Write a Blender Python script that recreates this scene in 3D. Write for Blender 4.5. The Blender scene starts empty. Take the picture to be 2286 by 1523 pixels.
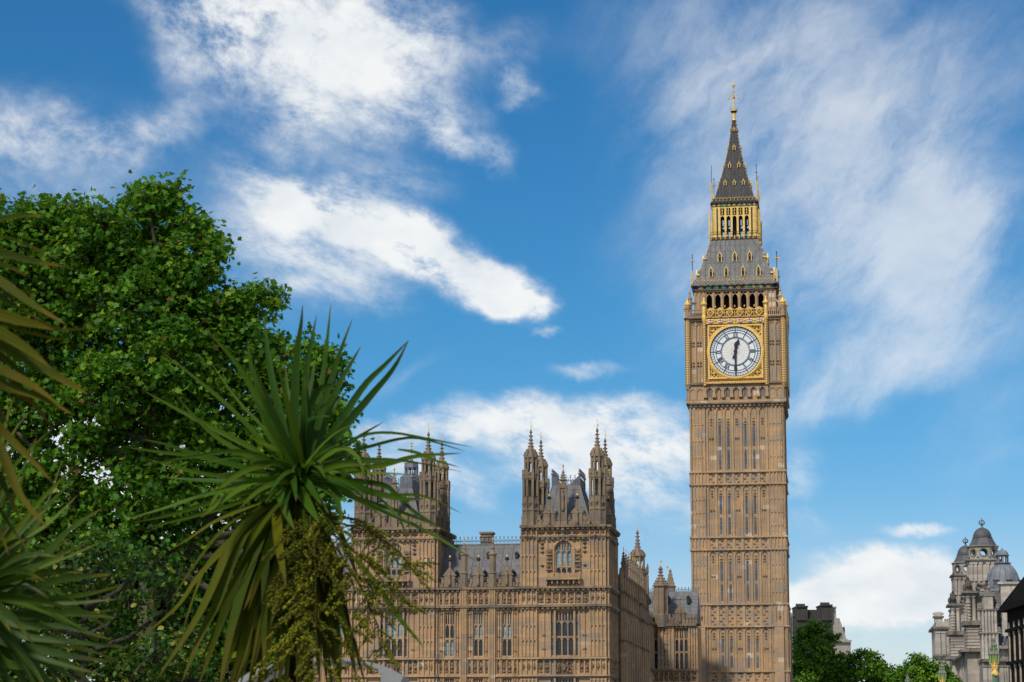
import bpy, math, random
import numpy as np
from mathutils import Vector, Matrix

random.seed(7)
rng = np.random.default_rng(11)
S = bpy.context.scene
COL = S.collection
R = math.radians

# ------------------------------------------------------------------ camera
F = 4600.0                     # focal length in photo pixels (photo is 2286 x 1523)
PITCH = R(8.0)
PPX, PPY = 1143.0, 1003.5      # foot of the optical axis in the photo
ZC = 1.7
CP, SP = math.cos(PITCH), math.sin(PITCH)
cam_d = bpy.data.cameras.new("camera")
cam = bpy.data.objects.new("camera", cam_d)
COL.objects.link(cam)
cam.location = (0, 0, ZC)
cam.rotation_euler = (R(90) + PITCH, 0, 0)
cam_d.sensor_width = 36
cam_d.lens = F / 2286 * 36
cam_d.shift_y = (PPY - 761.5) / 2286
cam_d.clip_end = 20000
cam_d.dof.use_dof = True
cam_d.dof.focus_distance = 240
cam_d.dof.aperture_fstop = 9.0
S.camera = cam

# ------------------------------------------------------------------ exposure
S.view_settings.view_transform = 'Standard'
S.view_settings.look = 'None'
S.view_settings.exposure = 0.0
S.view_settings.gamma = 1.0
try:
    S.cycles.use_denoising = True
    S.cycles.max_bounces = 8
    S.cycles.transparent_max_bounces = 8
except Exception:
    pass

# ------------------------------------------------------------------ sun and sky
SUN_AZ, SUN_EL = R(-148), R(46)        # clockwise from +Y (the view axis); behind the camera, to its left
sx = math.sin(SUN_AZ) * math.cos(SUN_EL)
sy = math.cos(SUN_AZ) * math.cos(SUN_EL)
sz = math.sin(SUN_EL)
sun_d = bpy.data.lights.new("sun", 'SUN')
sun_d.energy = 3.0
sun_d.angle = R(7)
sun_d.color = (1.0, 0.94, 0.84)
sun = bpy.data.objects.new("sun", sun_d)
COL.objects.link(sun)
sun.rotation_euler = Vector((sx, sy, sz)).to_track_quat('Z', 'Y').to_euler()
sun.location = (-200, -200, 300)


def ray(px, py):
    u = (px - PPX) / F
    v = (PPY - py) / F
    return (u, CP - v * SP, SP + v * CP)


def at(px, py, Y):
    d = ray(px, py)
    s = Y / d[1]
    return Vector((d[0] * s, Y, ZC + d[2] * s))


W = bpy.data.worlds.new("World")
S.world = W
W.use_nodes = True
try:
    W.cycles.sampling_method = 'MANUAL'
    W.cycles.sample_map_resolution = 512
except Exception:
    pass
nt = W.node_tree
nt.nodes.clear()


class G:
    """tiny node-graph helper"""
    def __init__(self, tree):
        self.t = tree

    def n(self, kind, **kw):
        nd = self.t.nodes.new(kind)
        for k, v in kw.items():
            setattr(nd, k, v)
        return nd

    def put(self, sock, val):
        if val is None:
            return
        if hasattr(val, 'is_linked') or hasattr(val, 'links'):
            self.t.links.new(val, sock)
        else:
            sock.default_value = val

    def math(self, op, a, b=None, c=None, clamp=False):
        nd = self.n('ShaderNodeMath', operation=op, use_clamp=clamp)
        self.put(nd.inputs[0], a)
        self.put(nd.inputs[1], b)
        if c is not None:
            self.put(nd.inputs[2], c)
        return nd.outputs[0]

    def vmath(self, op, a, b=None, scale=None):
        nd = self.n('ShaderNodeVectorMath', operation=op)
        self.put(nd.inputs[0], a)
        self.put(nd.inputs[1], b)
        if scale is not None:
            self.put(nd.inputs['Scale'], scale)
        return nd.outputs['Value'] if op in ('LENGTH', 'DOT_PRODUCT', 'DISTANCE') else nd.outputs[0]

    def smooth(self, x, a, b, lo=0.0, hi=1.0):
        nd = self.n('ShaderNodeMapRange', interpolation_type='SMOOTHSTEP', clamp=True)
        self.put(nd.inputs[0], x)
        self.put(nd.inputs[1], a)
        self.put(nd.inputs[2], b)
        self.put(nd.inputs[3], lo)
        self.put(nd.inputs[4], hi)
        return nd.outputs[0]

    def noise(self, vec, scale, detail=4, rough=0.55, dist=0.0, lac=2.0, color=False):
        nd = self.n('ShaderNodeTexNoise')
        self.put(nd.inputs['Vector'], vec)
        nd.inputs['Scale'].default_value = scale
        nd.inputs['Detail'].default_value = detail
        nd.inputs['Roughness'].default_value = rough
        nd.inputs['Lacunarity'].default_value = lac
        nd.inputs['Distortion'].default_value = dist
        return nd.outputs['Color'] if color else nd.outputs['Fac']

    def mapping(self, vec, loc=(0, 0, 0), rot=(0, 0, 0), sc=(1, 1, 1), kind='POINT'):
        nd = self.n('ShaderNodeMapping', vector_type=kind)
        self.put(nd.inputs[0], vec)
        nd.inputs['Location'].default_value = loc
        nd.inputs['Rotation'].default_value = rot
        nd.inputs['Scale'].default_value = sc
        return nd.outputs[0]

    def mix(self, fac, a, b, blend='MIX'):
        nd = self.n('ShaderNodeMix', data_type='RGBA', blend_type=blend)
        self.put(nd.inputs[0], fac)
        self.put(nd.inputs[6], a)
        self.put(nd.inputs[7], b)
        return nd.outputs[2]

    def ramp(self, fac, stops):
        nd = self.n('ShaderNodeValToRGB')
        self.put(nd.inputs[0], fac)
        el = nd.color_ramp.elements
        while len(el) < len(stops):
            el.new(0.5)
        for e, (p, c) in zip(el, stops):
            e.position = p
            e.color = c if len(c) == 4 else (*c, 1)
        return nd.outputs[0]


g = G(nt)
sky = g.n('ShaderNodeTexSky', sky_type='NISHITA')
sky.sun_disc = False
sky.sun_elevation = SUN_EL
sky.sun_rotation = SUN_AZ % (2 * math.pi)
sky.air_density = 1.0
sky.dust_density = 0.2
sky.ozone_density = 3.0
hs = g.n('ShaderNodeHueSaturation')
hs.inputs['Saturation'].default_value = 1.25
hs.inputs['Value'].default_value = 1.0
nt.links.new(sky.outputs[0], hs.inputs['Color'])

tc = g.n('ShaderNodeTexCoord')
sep = g.n('ShaderNodeSeparateXYZ')
nt.links.new(tc.outputs['Generated'], sep.inputs[0])
az = g.math('ARCTAN2', sep.outputs[0], sep.outputs[1])
el = g.math('ARCSINE', sep.outputs[2])
cmb = g.n('ShaderNodeCombineXYZ')
g.put(cmb.inputs[0], g.math('MULTIPLY', az, 4.6))
g.put(cmb.inputs[1], g.math('MULTIPLY', el, 4.6))
Q = cmb.outputs[0]            # sky angles; one unit is about 12.5 degrees


def sky_q(px, py):
    d = Vector(ray(px, py)).normalized()
    return math.atan2(d.x, d.y) * 4.6, math.asin(d.z) * 4.6


w1 = g.vmath('SUBTRACT', g.noise(Q, 3.2, 3, 0.5, color=True), (0.5, 0.5, 0.5))
w2 = g.vmath('SUBTRACT', g.noise(Q, 11.0, 4, 0.6, color=True), (0.5, 0.5, 0.5))
QW = g.vmath('ADD', Q, g.vmath('ADD', g.vmath('SCALE', w1, scale=0.20), g.vmath('SCALE', w2, scale=0.07)))
QS = g.vmath('ADD', Q, g.vmath('ADD', g.vmath('SCALE', w1, scale=0.07), g.vmath('SCALE', w2, scale=0.06)))


def blob(px, py, rx, ry, ang, w, inner=0.0, vec=None):
    x, y = sky_q(px, py)
    m = g.mapping(vec or QW, (x, y, 0), (0, 0, R(ang)), (rx / 1000, ry / 1000, 1), 'TEXTURE')
    return g.smooth(g.vmath('LENGTH', m), inner, 1.0, w, 0.0)


def total(blobs):
    o = None
    for b in blobs:
        o = b if o is None else g.math('ADD', o, b)
    return o


# billowing white clouds: (photo x, photo y, radii, tilt anticlockwise, weight)
thick = total([blob(*b) for b in [
    (640, 50, 430, 250, -8, 1.25), (900, 110, 330, 190, -18, .95), (480, -20, 330, 200, 0, .7),
    (720, 240, 420, 150, -12, .85), (980, 265, 190, 95, -20, .5), (620, 320, 200, 50, -12, .25),
    (1045, 345, 150, 55, -22, .75), (1150, 110, 130, 120, 0, .42), (1175, 200, 85, 45, 0, .75), (1155, 245, 75, 40, 20, .75),
    (120, 330, 500, 190, 8, .66), (330, 290, 230, 100, 15, .45), (-50, 260, 300, 110, 0, .4),
    (1110, 405, 80, 34, -40, .42), (420, 110, 150, 170, 0, .3),
]])
sharp = total([blob(*b, .1, QS) for b in [
    (1135, 650, 160, 76, -22, 1.7), (990, 570, 250, 95, -32, 1.3), (820, 500, 300, 100, -24, 1.0), (610, 425, 250, 90, -25, .62), (720, 470, 210, 80, -26, .6),
    (1195, 676, 76, 44, -15, .9),
    (870, 400, 260, 80, -6, .55), (720, 560, 330, 160, -28, .62), (760, 620, 220, 80, -10, .34), (560, 520, 220, 150, -30, .40),
    (1900, 1345, 420, 84, 4, 1.6), (1985, 1272, 250, 80, -6, 1.6), (2080, 1325, 190, 90, -15, 1.2), (1830, 1330, 170, 56, 12, .9),
    
    (2045, 1187, 120, 26, -4, .95), (1225, 739, 60, 16, 0, .5), (1320, 822, 140, 30, 3, .55),
    (1260, 920, 440, 66, 2, 1.15), (1350, 990, 380, 95, 0, 1.0), (1140, 985, 240, 54, -3, .7), (1460, 1040, 260, 120, 0, .8),
    (1250, 1065, 320, 56, 0, .6), (1080, 955, 170, 34, 10, .55), (1450, 1150, 280, 100, 0, .55), (1040, 1090, 130, 54, -25, .5),
    (880, 960, 240, 60, 0, .9), (860, 1040, 280, 70, 0, .7),
    (250, 1010, 560, 230, 0, 1.5), (150, 1250, 500, 280, 0, 1.2), (560, 1190, 420, 200, 0, 1.1),
    (1780, 1050, 110, 100, -55, .6), (1810, 1165, 90, 40, -15, .5),
]])
# thin veils of cirrus on the right
veil = total([blob(*b) for b in [
    (1850, 330, 760, 420, -35, .62, .1), (1500, 420, 330, 420, 10, .42), (1950, 640, 560, 380, -20, .50, .0), (2180, 620, 300, 330, 30, .25, .0), (1800, 880, 260, 110, 35, .3),
    (1900, 860, 400, 120, 12, .75), (2180, 120, 420, 300, 0, .42), (1640, 90, 440, 200, 20, .38), (2100, 420, 380, 430, 0, .36),
    (2200, 1010, 280, 150, 30, .36), (1600, 620, 400, 260, 0, .28), (600, 560, 350, 200, -30, .35), (930, 820, 160, 44, 30, .3),
    (1300, 60, 320, 120, 0, .14), (200, 400, 450, 170, 0, .42), (1850, 150, 200, 330, -15, .3), (1500, 780, 300, 120, 20, .15),
]])
fb = g.noise(g.mapping(Q, (3.1, 1.7, 0), (0, 0, R(-12)), (1.4, 1.0, 1), 'TEXTURE'), 6.0, 11, 0.68, 0.15)
fb2 = g.noise(g.mapping(Q, (1.3, 7.7, 0), (0, 0, R(-16)), (1.8, .9, 1), 'TEXTURE'), 8.0, 11, 0.68, 0.1)
fil = g.noise(g.mapping(QS, (5.3, 0.4, 0), (0, 0, R(48)), (1.45, .66, 1), 'TEXTURE'), 4.6, 11, 0.66, 0.25)
fil2 = g.noise(g.mapping(Q, (2.2, 9.4, 0), (0, 0, R(20)), (1.6, .8, 1), 'TEXTURE'), 2.2, 5, 0.55, 0.2)
a_thick = g.smooth(g.math('MULTIPLY', thick, g.math('MULTIPLY_ADD', fb, 3.6, -1.05)), 0.0, 1.35)
a_sharp = g.smooth(g.math('MULTIPLY', sharp, g.math('MULTIPLY_ADD', fb2, 3.2, -0.82)), 0.0, 1.2)
vm = g.math('ADD', g.math('MULTIPLY', fil, 2.3), g.math('MULTIPLY', fil2, 2.2))
a_veil = g.math('MULTIPLY', g.smooth(g.math('MULTIPLY', veil, g.math('SUBTRACT', vm, 1.35)), 0.0, 1.35), 0.64)
# cloud added over the unseen rest of the sky, for the lighting
away = g.smooth(g.math('ABSOLUTE', az), 0.36, 0.9)
up = g.smooth(el, 0.42, 0.8)
gen = g.math('MULTIPLY', g.math('MAXIMUM', away, up), g.smooth(g.noise(Q, 0.9, 6, 0.6), 0.42, 0.68))
low = g.smooth(el, 0.0, 0.12, 0.45, 0.0)
inv = None
for a in (a_thick, a_sharp, a_veil, gen, low):
    t = g.math('SUBTRACT', 1.0, a)
    inv = t if inv is None else g.math('MULTIPLY', inv, t)
alpha = g.math('MULTIPLY', g.math('SUBTRACT', 1.0, inv), 0.97)
shade = g.noise(g.mapping(Q, (0.4, 3.3, 0), (0, 0, R(20)), (1, 1.6, 1)), 6.0, 6, 0.55)
ccol = g.ramp(shade, [(0.30, (0.78, 0.845, 0.895)), (0.58, (0.97, 0.985, 0.985))])
bg1 = g.n('ShaderNodeBackground')
bg1.inputs['Strength'].default_value = 0.12
tint = g.mix(g.smooth(el, 0.0, 0.22), (0.66, 0.68, 0.84, 1), (0.365, 0.735, 0.84, 1))
skyc = g.mix(1.0, hs.outputs[0], tint, 'MULTIPLY')
nt.links.new(skyc, bg1.inputs['Color'])
bg2 = g.n('ShaderNodeBackground')
bg2.inputs['Strength'].default_value = 0.95
nt.links.new(ccol, bg2.inputs['Color'])
mx = g.n('ShaderNodeMixShader')
nt.links.new(alpha, mx.inputs[0])
nt.links.new(bg1.outputs[0], mx.inputs[1])
nt.links.new(bg2.outputs[0], mx.inputs[2])
wo = g.n('ShaderNodeOutputWorld')
nt.links.new(mx.outputs[0], wo.inputs[0])

# ------------------------------------------------------------------ materials
def new_mat(name):
    m = bpy.data.materials.new(name)
    m.use_nodes = True
    t = m.node_tree
    t.nodes.clear()
    gg = G(t)
    out = gg.n('ShaderNodeOutputMaterial')
    bs = gg.n('ShaderNodeBsdfPrincipled')
    t.links.new(bs.outputs[0], out.inputs[0])
    return m, gg, bs, out


def plain(name, col, rough=0.6, metal=0.0, var=0.15, scale=6.0, spec=0.5, bump=0.0):
    m, gg, bs, out = new_mat(name)
    c = gg.n('ShaderNodeTexCoord').outputs['Object']
    nz = gg.noise(c, scale, 5, 0.6)
    lo = tuple(x * (1 - var) for x in col)
    hi = tuple(min(1, x * (1 + var)) for x in col)
    gg.put(bs.inputs['Base Color'], gg.ramp(nz, [(0.3, lo), (0.7, hi)]))
    bs.inputs['Roughness'].default_value = rough
    bs.inputs['Metallic'].default_value = metal
    bs.inputs['Specular IOR Level'].default_value = spec
    if bump:
        b = gg.n('ShaderNodeBump')
        b.inputs['Strength'].default_value = bump
        b.inputs['Distance'].default_value = 0.05
        gg.put(b.inputs['Height'], nz)
        gg.put(bs.inputs['Normal'], b.outputs[0])
    return m


def stone_mat(name, ca, cb, grime, pale, block=(0.95, 0.42), patch=0.93, grimy=0.5, carve=0.0, streak=0.5, seed=0.0):
    """coursed ashlar: every block has its own tone, a few are fresh pale replacements, soot in soft vertical streaks"""
    m, gg, bs, out = new_mat(name)
    c = gg.n('ShaderNodeTexCoord').outputs['Object']
    sp = gg.n('ShaderNodeSeparateXYZ')
    gg.put(sp.inputs[0], c)
    u = gg.math('ADD', sp.outputs[0], sp.outputs[1])
    cv = gg.n('ShaderNodeCombineXYZ')
    gg.put(cv.inputs[0], gg.math('ADD', u, seed))
    gg.put(cv.inputs[1], sp.outputs[2])
    br = gg.n('ShaderNodeTexBrick')
    gg.put(br.inputs['Vector'], cv.outputs[0])
    br.inputs['Color1'].default_value = (0, 0, 0, 1)
    br.inputs['Color2'].default_value = (1, 1, 1, 1)
    br.inputs['Mortar'].default_value = (0.45, 0.45, 0.45, 1)
    br.inputs['Scale'].default_value = 1.0
    br.inputs['Brick Width'].default_value = block[0]
    br.inputs['Row Height'].default_value = block[1]
    br.inputs['Mortar Size'].default_value = 0.012
    br.inputs['Mortar Smooth'].default_value = 0.4
    base = gg.ramp(br.outputs['Color'], [(0.05, ca), (0.45, tuple((a + b) / 2 for a, b in zip(ca, cb))), (0.80, cb), (patch - 0.004, cb), (min(patch, 0.999), pale)])
    big = gg.noise(c, 0.16, 4, 0.6)
    st = gg.noise(gg.mapping(c, (seed, 0, 0), (0, 0, 0), (1.5, 1.5, 0.14)), 1.0, 5, 0.65)
    f = gg.math('ADD', gg.math('MULTIPLY', gg.smooth(big, 0.42, 0.72), grimy), gg.math('MULTIPLY', gg.smooth(st, 0.50, 0.72), streak), clamp=True)
    col = gg.mix(f, base, (*grime, 1))
    b2 = gg.n('ShaderNodeTexBrick')
    gg.put(b2.inputs['Vector'], cv.outputs[0])
    b2.inputs['Color1'].default_value = (0, 0, 0, 1)
    b2.inputs['Color2'].default_value = (1, 1, 1, 1)
    b2.inputs['Mortar'].default_value = (0, 0, 0, 1)
    b2.inputs['Scale'].default_value = 1.0
    b2.inputs['Brick Width'].default_value = block[0] * 1.9
    b2.inputs['Row Height'].default_value = block[1] * 2
    b2.inputs['Mortar Size'].default_value = 0.0
    grey = tuple(sum(grime) / 3 * k for k in (1.45, 1.3, 1.15))
    col = gg.mix(gg.smooth(b2.outputs['Color'], .72, .9, 0, .45), col, (*grey, 1))
    fine = gg.noise(c, 7.0, 6, 0.7)
    col = gg.mix(gg.smooth(fine, 0.35, 0.75, 0.0, 0.28), col, (*[x * 0.45 for x in ca], 1))
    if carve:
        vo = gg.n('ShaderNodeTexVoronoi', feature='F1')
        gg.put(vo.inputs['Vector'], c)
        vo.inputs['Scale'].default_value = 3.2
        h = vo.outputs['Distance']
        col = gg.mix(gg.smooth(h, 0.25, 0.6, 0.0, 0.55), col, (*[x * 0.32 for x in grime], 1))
    gg.put(bs.inputs['Base Color'], col)
    bs.inputs['Roughness'].default_value = 0.9
    bs.inputs['Specular IOR Level'].default_value = 0.2
    b = gg.n('ShaderNodeBump')
    b.inputs['Strength'].default_value = 0.6
    b.inputs['Distance'].default_value = 0.05 + 0.12 * carve
    gg.put(b.inputs['Height'], gg.math('SUBTRACT', fine, gg.math('MULTIPLY', h if carve else br.outputs['Fac'], 1.0 if carve else .3)))
    gg.put(bs.inputs['Normal'], b.outputs[0])
    return m


def slate_mat(name, a, bcol, bw=0.9, rh=0.45, rough=0.55):
    m, gg, bs, out = new_mat(name)
    c = gg.n('ShaderNodeTexCoord').outputs['Object']
    sp = gg.n('ShaderNodeSeparateXYZ')
    gg.put(sp.inputs[0], c)
    cv = gg.n('ShaderNodeCombineXYZ')
    gg.put(cv.inputs[0], gg.math('ADD', sp.outputs[0], sp.outputs[1]))
    gg.put(cv.inputs[1], sp.outputs[2])
    br = gg.n('ShaderNodeTexBrick')
    gg.put(br.inputs['Vector'], cv.outputs[0])
    br.inputs['Color1'].default_value = (*a, 1)
    br.inputs['Color2'].default_value = (*bcol, 1)
    br.inputs['Mortar'].default_value = (*[x * 0.35 for x in a], 1)
    br.inputs['Scale'].default_value = 1.0
    br.inputs['Brick Width'].default_value = bw
    br.inputs['Row Height'].default_value = rh
    br.inputs['Mortar Size'].default_value = 0.02
    nz = gg.noise(gg.mapping(c, (0, 0, 0), (0, 0, 0), (2, 2, .4)), 1.0, 5, 0.6)
    gg.put(bs.inputs['Base Color'], gg.mix(gg.smooth(nz, 0.4, 0.75, 0, 0.5), br.outputs['Color'], (*[x * 1.6 for x in bcol], 1)))
    bs.inputs['Roughness'].default_value = rough
    return m


def glass_mat(name, col, grid=(0.28, 0.42), lead=0.35, rough=0.08):
    m, gg, bs, out = new_mat(name)
    c = gg.n('ShaderNodeTexCoord').outputs['Object']
    sp = gg.n('ShaderNodeSeparateXYZ')
    gg.put(sp.inputs[0], c)
    cv = gg.n('ShaderNodeCombineXYZ')
    gg.put(cv.inputs[0], gg.math('ADD', sp.outputs[0], sp.outputs[1]))
    gg.put(cv.inputs[1], sp.outputs[2])
    br = gg.n('ShaderNodeTexBrick', offset=0.0)
    gg.put(br.inputs['Vector'], cv.outputs[0])
    br.inputs['Color1'].default_value = (*[x * 0.75 for x in col], 1)
    br.inputs['Color2'].default_value = (*[min(1, x * 1.3) for x in col], 1)
    br.inputs['Mortar'].default_value = (*[x * lead for x in col], 1)
    br.inputs['Scale'].default_value = 1.0
    br.inputs['Brick Width'].default_value = grid[0]
    br.inputs['Row Height'].default_value = grid[1]
    br.inputs['Mortar Size'].default_value = 0.025
    sky_reflect = gg.noise(gg.mapping(c, (1.7, .3, 0), (0, 0, 0), (.55, .55, .35)), 1.0, 2, .4)
    gg.put(bs.inputs['Base Color'], gg.mix(gg.smooth(sky_reflect, .50, .66, 0, .5), br.outputs['Color'], (*[x * 1.2 + .06 for x in col], 1)))  # lighter patches mixed into the glass colour as sky reflections
    bs.inputs['Roughness'].default_value = rough
    nz = gg.noise(c, 2.0, 2)
    b = gg.n('ShaderNodeBump')
    b.inputs['Strength'].default_value = 0.3
    b.inputs['Distance'].default_value = 0.02
    gg.put(b.inputs['Height'], nz)
    gg.put(bs.inputs['Normal'], b.outputs[0])
    return m


def leaf_mat(name, stops, trans=(0.25, 0.45, 0.03), tfac=0.35, rough=0.4, attr='tint', tip=None, vein=None, spec=.2):
    m, gg, bs, out = new_mat(name)
    at_ = gg.n('ShaderNodeAttribute', attribute_name=attr)
    col = gg.ramp(at_.outputs['Fac'], stops)
    if tip:
        al = gg.n('ShaderNodeAttribute', attribute_name='along')
        c = gg.n('ShaderNodeTexCoord').outputs['Object']
        nz = gg.noise(c, 9.0, 3)
        t = gg.smooth(gg.math('ADD', al.outputs['Fac'], gg.math('MULTIPLY_ADD', nz, 0.3, -0.15)), tip[0], tip[1])
        col = gg.mix(t, col, (*tip[2], 1))
        t2 = gg.smooth(gg.math('ADD', al.outputs['Fac'], gg.math('MULTIPLY_ADD', nz, 0.2, -0.1)), tip[1] - .02, tip[1] + 0.10)
        col = gg.mix(t2, col, (*tip[3], 1))
    if vein:
        ac = gg.n('ShaderNodeAttribute', attribute_name='across')
        wv = gg.math('SINE', gg.math('MULTIPLY', ac.outputs['Fac'], vein[0]))
        col = gg.mix(gg.smooth(wv, -0.2, 1.0, 0.0, vein[1]), col, (*vein[2], 1))
        edge = gg.smooth(gg.math('ABSOLUTE', gg.math('SUBTRACT', ac.outputs['Fac'], 0.5)), 0.40, 0.49, 0, 0.6)
        col = gg.mix(edge, col, (*vein[2], 1))
    gg.put(bs.inputs['Base Color'], col)
    bs.inputs['Roughness'].default_value = rough
    bs.inputs['Specular IOR Level'].default_value = spec
    tr = gg.n('ShaderNodeBsdfTranslucent')
    gg.put(tr.inputs['Color'], gg.mix(0.5, col, (*trans, 1)))
    mxs = gg.n('ShaderNodeMixShader')
    mxs.inputs[0].default_value = tfac
    gg.t.links.new(bs.outputs[0], mxs.inputs[1])
    gg.t.links.new(tr.outputs[0], mxs.inputs[2])
    gg.t.links.new(mxs.outputs[0], out.inputs[0])
    return m


M = {}
M['stone'] = stone_mat('honey_stone', (.585, .36, .18), (.46, .305, .18), (.25, .175, .11), (.66, .50, .33), patch=.985, grimy=.55, streak=.65)
M['tower_stone'] = stone_mat('tower_stone', (.585, .365, .185), (.465, .325, .205), (.27, .195, .13), (.72, .58, .42), block=(.82, .62), patch=.970, grimy=.50, streak=.6, seed=3.3)
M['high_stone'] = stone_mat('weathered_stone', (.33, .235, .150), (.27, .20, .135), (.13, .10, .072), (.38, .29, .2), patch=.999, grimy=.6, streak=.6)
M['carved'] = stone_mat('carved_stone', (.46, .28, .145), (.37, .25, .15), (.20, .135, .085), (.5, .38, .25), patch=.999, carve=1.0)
M['cornice'] = stone_mat('sooty_cornice', (.36, .25, .15), (.26, .185, .12), (.085, .065, .05), (.4, .3, .2), patch=.999, grimy=.75, streak=.8)
M['roof'] = slate_mat('slate_plates', (.135, .13, .128), (.155, .15, .148), 1.5, 1.0, .75)
M['iron_roof'] = slate_mat('iron_tiles', (.165, .158, .15), (.19, .183, .175), .85, .9, .8)
M['spire_roof'] = slate_mat('spire_tiles', (.055, .05, .046), (.07, .064, .06), .6, .8, .8)
M['gold'] = plain('gold_leaf', (.95, .56, .15), .42, .22, .22, 3.0)
M['gold_dull'] = plain('gilded_carving', (.82, .46, .12), .5, .25, .4, 4.5, bump=.5)
M['iron'] = plain('dark_iron', (.035, .036, .04), .5, .3)
M['dark'] = plain('void_shade_paint', (.012, .011, .012), .8)  # near-black colour standing in for shade inside openings
M['cresting'] = plain('grey_cresting', (.16, .17, .19), .5, .2)
M['glass_dark'] = glass_mat('dark_glass', (.020, .024, .030))
M['glass_pale'] = glass_mat('pale_glass', (.25, .31, .31))
M['glass_slit'] = glass_mat('slit_glass', (.10, .115, .135), (.2, .5))
M['opal'] = plain('opal_glass', (.80, .82, .80), .35, 0, .04, 1.5)
M['navy'] = plain('navy_iron', (.018, .024, .05), .4, .2)
M['white'] = plain('white_enamel', (.80, .78, .74), .5)
M['red'] = plain('red_enamel', (.45, .03, .03), .5)
M['green'] = plain('green_enamel', (.015, .17, .05), .4)


# ------------------------------------------------------------------ mesh building
class MB:
    def __init__(self, mat=None):
        self.v, self.f = [], []
        self.M = mat or Matrix.Identity(4)

    def add(self, vs, fs):
        o = len(self.v)
        m = self.M
        self.v += [tuple(m @ Vector(p)) for p in vs]
        self.f += [tuple(i + o for i in f) for f in fs]

    def box(self, x0, x1, y0, y1, z0, z1):
        self.add([(x0, y0, z0), (x1, y0, z0), (x1, y1, z0), (x0, y1, z0), (x0, y0, z1), (x1, y0, z1), (x1, y1, z1), (x0, y1, z1)],
                 [(0, 3, 2, 1), (4, 5, 6, 7), (0, 1, 5, 4), (1, 2, 6, 5), (2, 3, 7, 6), (3, 0, 4, 7)])

    def taper(self, x0, x1, y0, y1, z0, z1, tx, ty):
        """box whose top is scaled by tx, ty about its centre"""
        cx, cy = (x0 + x1) / 2, (y0 + y1) / 2
        q = lambda x, y: (cx + (x - cx) * tx, cy + (y - cy) * ty, z1)
        self.add([(x0, y0, z0), (x1, y0, z0), (x1, y1, z0), (x0, y1, z0), q(x0, y0), q(x1, y0), q(x1, y1), q(x0, y1)],
                 [(0, 3, 2, 1), (4, 5, 6, 7), (0, 1, 5, 4), (1, 2, 6, 5), (2, 3, 7, 6), (3, 0, 4, 7)])

    def quad(self, a, b, c, d):
        self.add([a, b, c, d], [(0, 1, 2, 3)])

    def prism(self, poly, y0, y1):
        """polygon in x,z given anticlockwise seen from -y; runs from y0 (front) to y1"""
        n = len(poly)
        vs = [(x, y0, z) for x, z in poly] + [(x, y1, z) for x, z in poly]
        fs = [tuple(range(n)), tuple(range(2 * n - 1, n - 1, -1))]
        fs += [(i, i + n, (i + 1) % n + n, (i + 1) % n) for i in range(n)]
        self.add(vs, fs)

    def lathe(self, cx, cy, prof, n=8, ph=None, sq=1.0):
        """rings of n points; ph turns the ring (default puts a flat side to the front)"""
        ph = math.pi / n if ph is None else ph
        vs, fs = [], []
        for r, z in prof:
            for k in range(n):
                a = ph + 2 * math.pi * k / n - math.pi / 2
                vs.append((cx + r * math.cos(a), cy + r * math.sin(a) * sq, z))
        for i in range(len(prof) - 1):
            for k in range(n):
                a, b = i * n + k, i * n + (k + 1) % n
                fs.append((a, b, b + n, a + n))
        fs.append(tuple(range(n - 1, -1, -1)))
        t = (len(prof) - 1) * n
        fs.append(tuple(range(t, t + n)))
        self.add(vs, fs)

    def tube(self, pts, rad, n=6):
        pts = [Vector(p) for p in pts]
        rs = rad if isinstance(rad, (list, tuple)) else [rad] * len(pts)
        vs, fs = [], []
        for i, p in enumerate(pts):
            t = (pts[min(i + 1, len(pts) - 1)] - pts[max(i - 1, 0)]).normalized()
            a = t.orthogonal().normalized() if abs(t.z) > .95 else Vector((0, 0, 1)).cross(t).normalized()
            b = t.cross(a)
            for k in range(n):
                an = 2 * math.pi * k / n
                vs.append(p + (a * math.cos(an) + b * math.sin(an)) * rs[i])
        for i in range(len(pts) - 1):
            for k in range(n):
                q, w = i * n + k, i * n + (k + 1) % n
                fs.append((q, w, w + n, q + n))
        fs.append(tuple(range(n - 1, -1, -1)))
        t = (len(pts) - 1) * n
        fs.append(tuple(range(t, t + n)))
        self.add([tuple(v) for v in vs], fs)

    def blob(self, x, y, z, r, rz=None):
        rz = rz or r
        self.add([(x - r, y, z), (x, y - r, z), (x + r, y, z), (x, y + r, z), (x, y, z + rz), (x, y, z - rz)],
                 [(0, 1, 4), (1, 2, 4), (2, 3, 4), (3, 0, 4), (1, 0, 5), (2, 1, 5), (3, 2, 5), (0, 3, 5)])

    def boss(self, x, z, w, h, y, d):
        """low pyramid standing d proud of the plane y, towards -y"""
        self.add([(x - w, y, z), (x, y, z - h), (x + w, y, z), (x, y, z + h), (x, y - d, z)], [(0, 1, 4), (1, 2, 4), (2, 3, 4), (3, 0, 4)])

    # -- gothic pieces; the face looks towards -y, y is the wall plane, pieces stand proud of it
    def arch(self, x0, x1, z0, z1, y0, y1, n=5, point=1.0):
        """two spandrels closing a rectangle into a pointed arch whose springing is z0 and apex z1"""
        xm, w, h = (x0 + x1) / 2, (x1 - x0) / 2, (z1 - z0)
        pl, pr = [], []
        for i in range(n + 1):
            t = i / n
            a = t * math.pi / 2
            x = (1 - math.cos(a)) * w
            z = h * math.sin(a) * 0.9 if i < n else h
            pl.append((x0 + x, z0 + z))
            pr.append((x1 - x, z0 + z))
        self.prism([(x0, z1)] + pl, y0, y1)
        self.prism([(x1, z1)] + pr[::-1], y0, y1)

    def ribs(self, x0, x1, z0, z1, n, w, y, d):
        for i in range(n + 1):
            x = x0 + (x1 - x0) * i / n
            self.box(x - w / 2, x + w / 2, y - d, y + .02, z0, z1)

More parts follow.
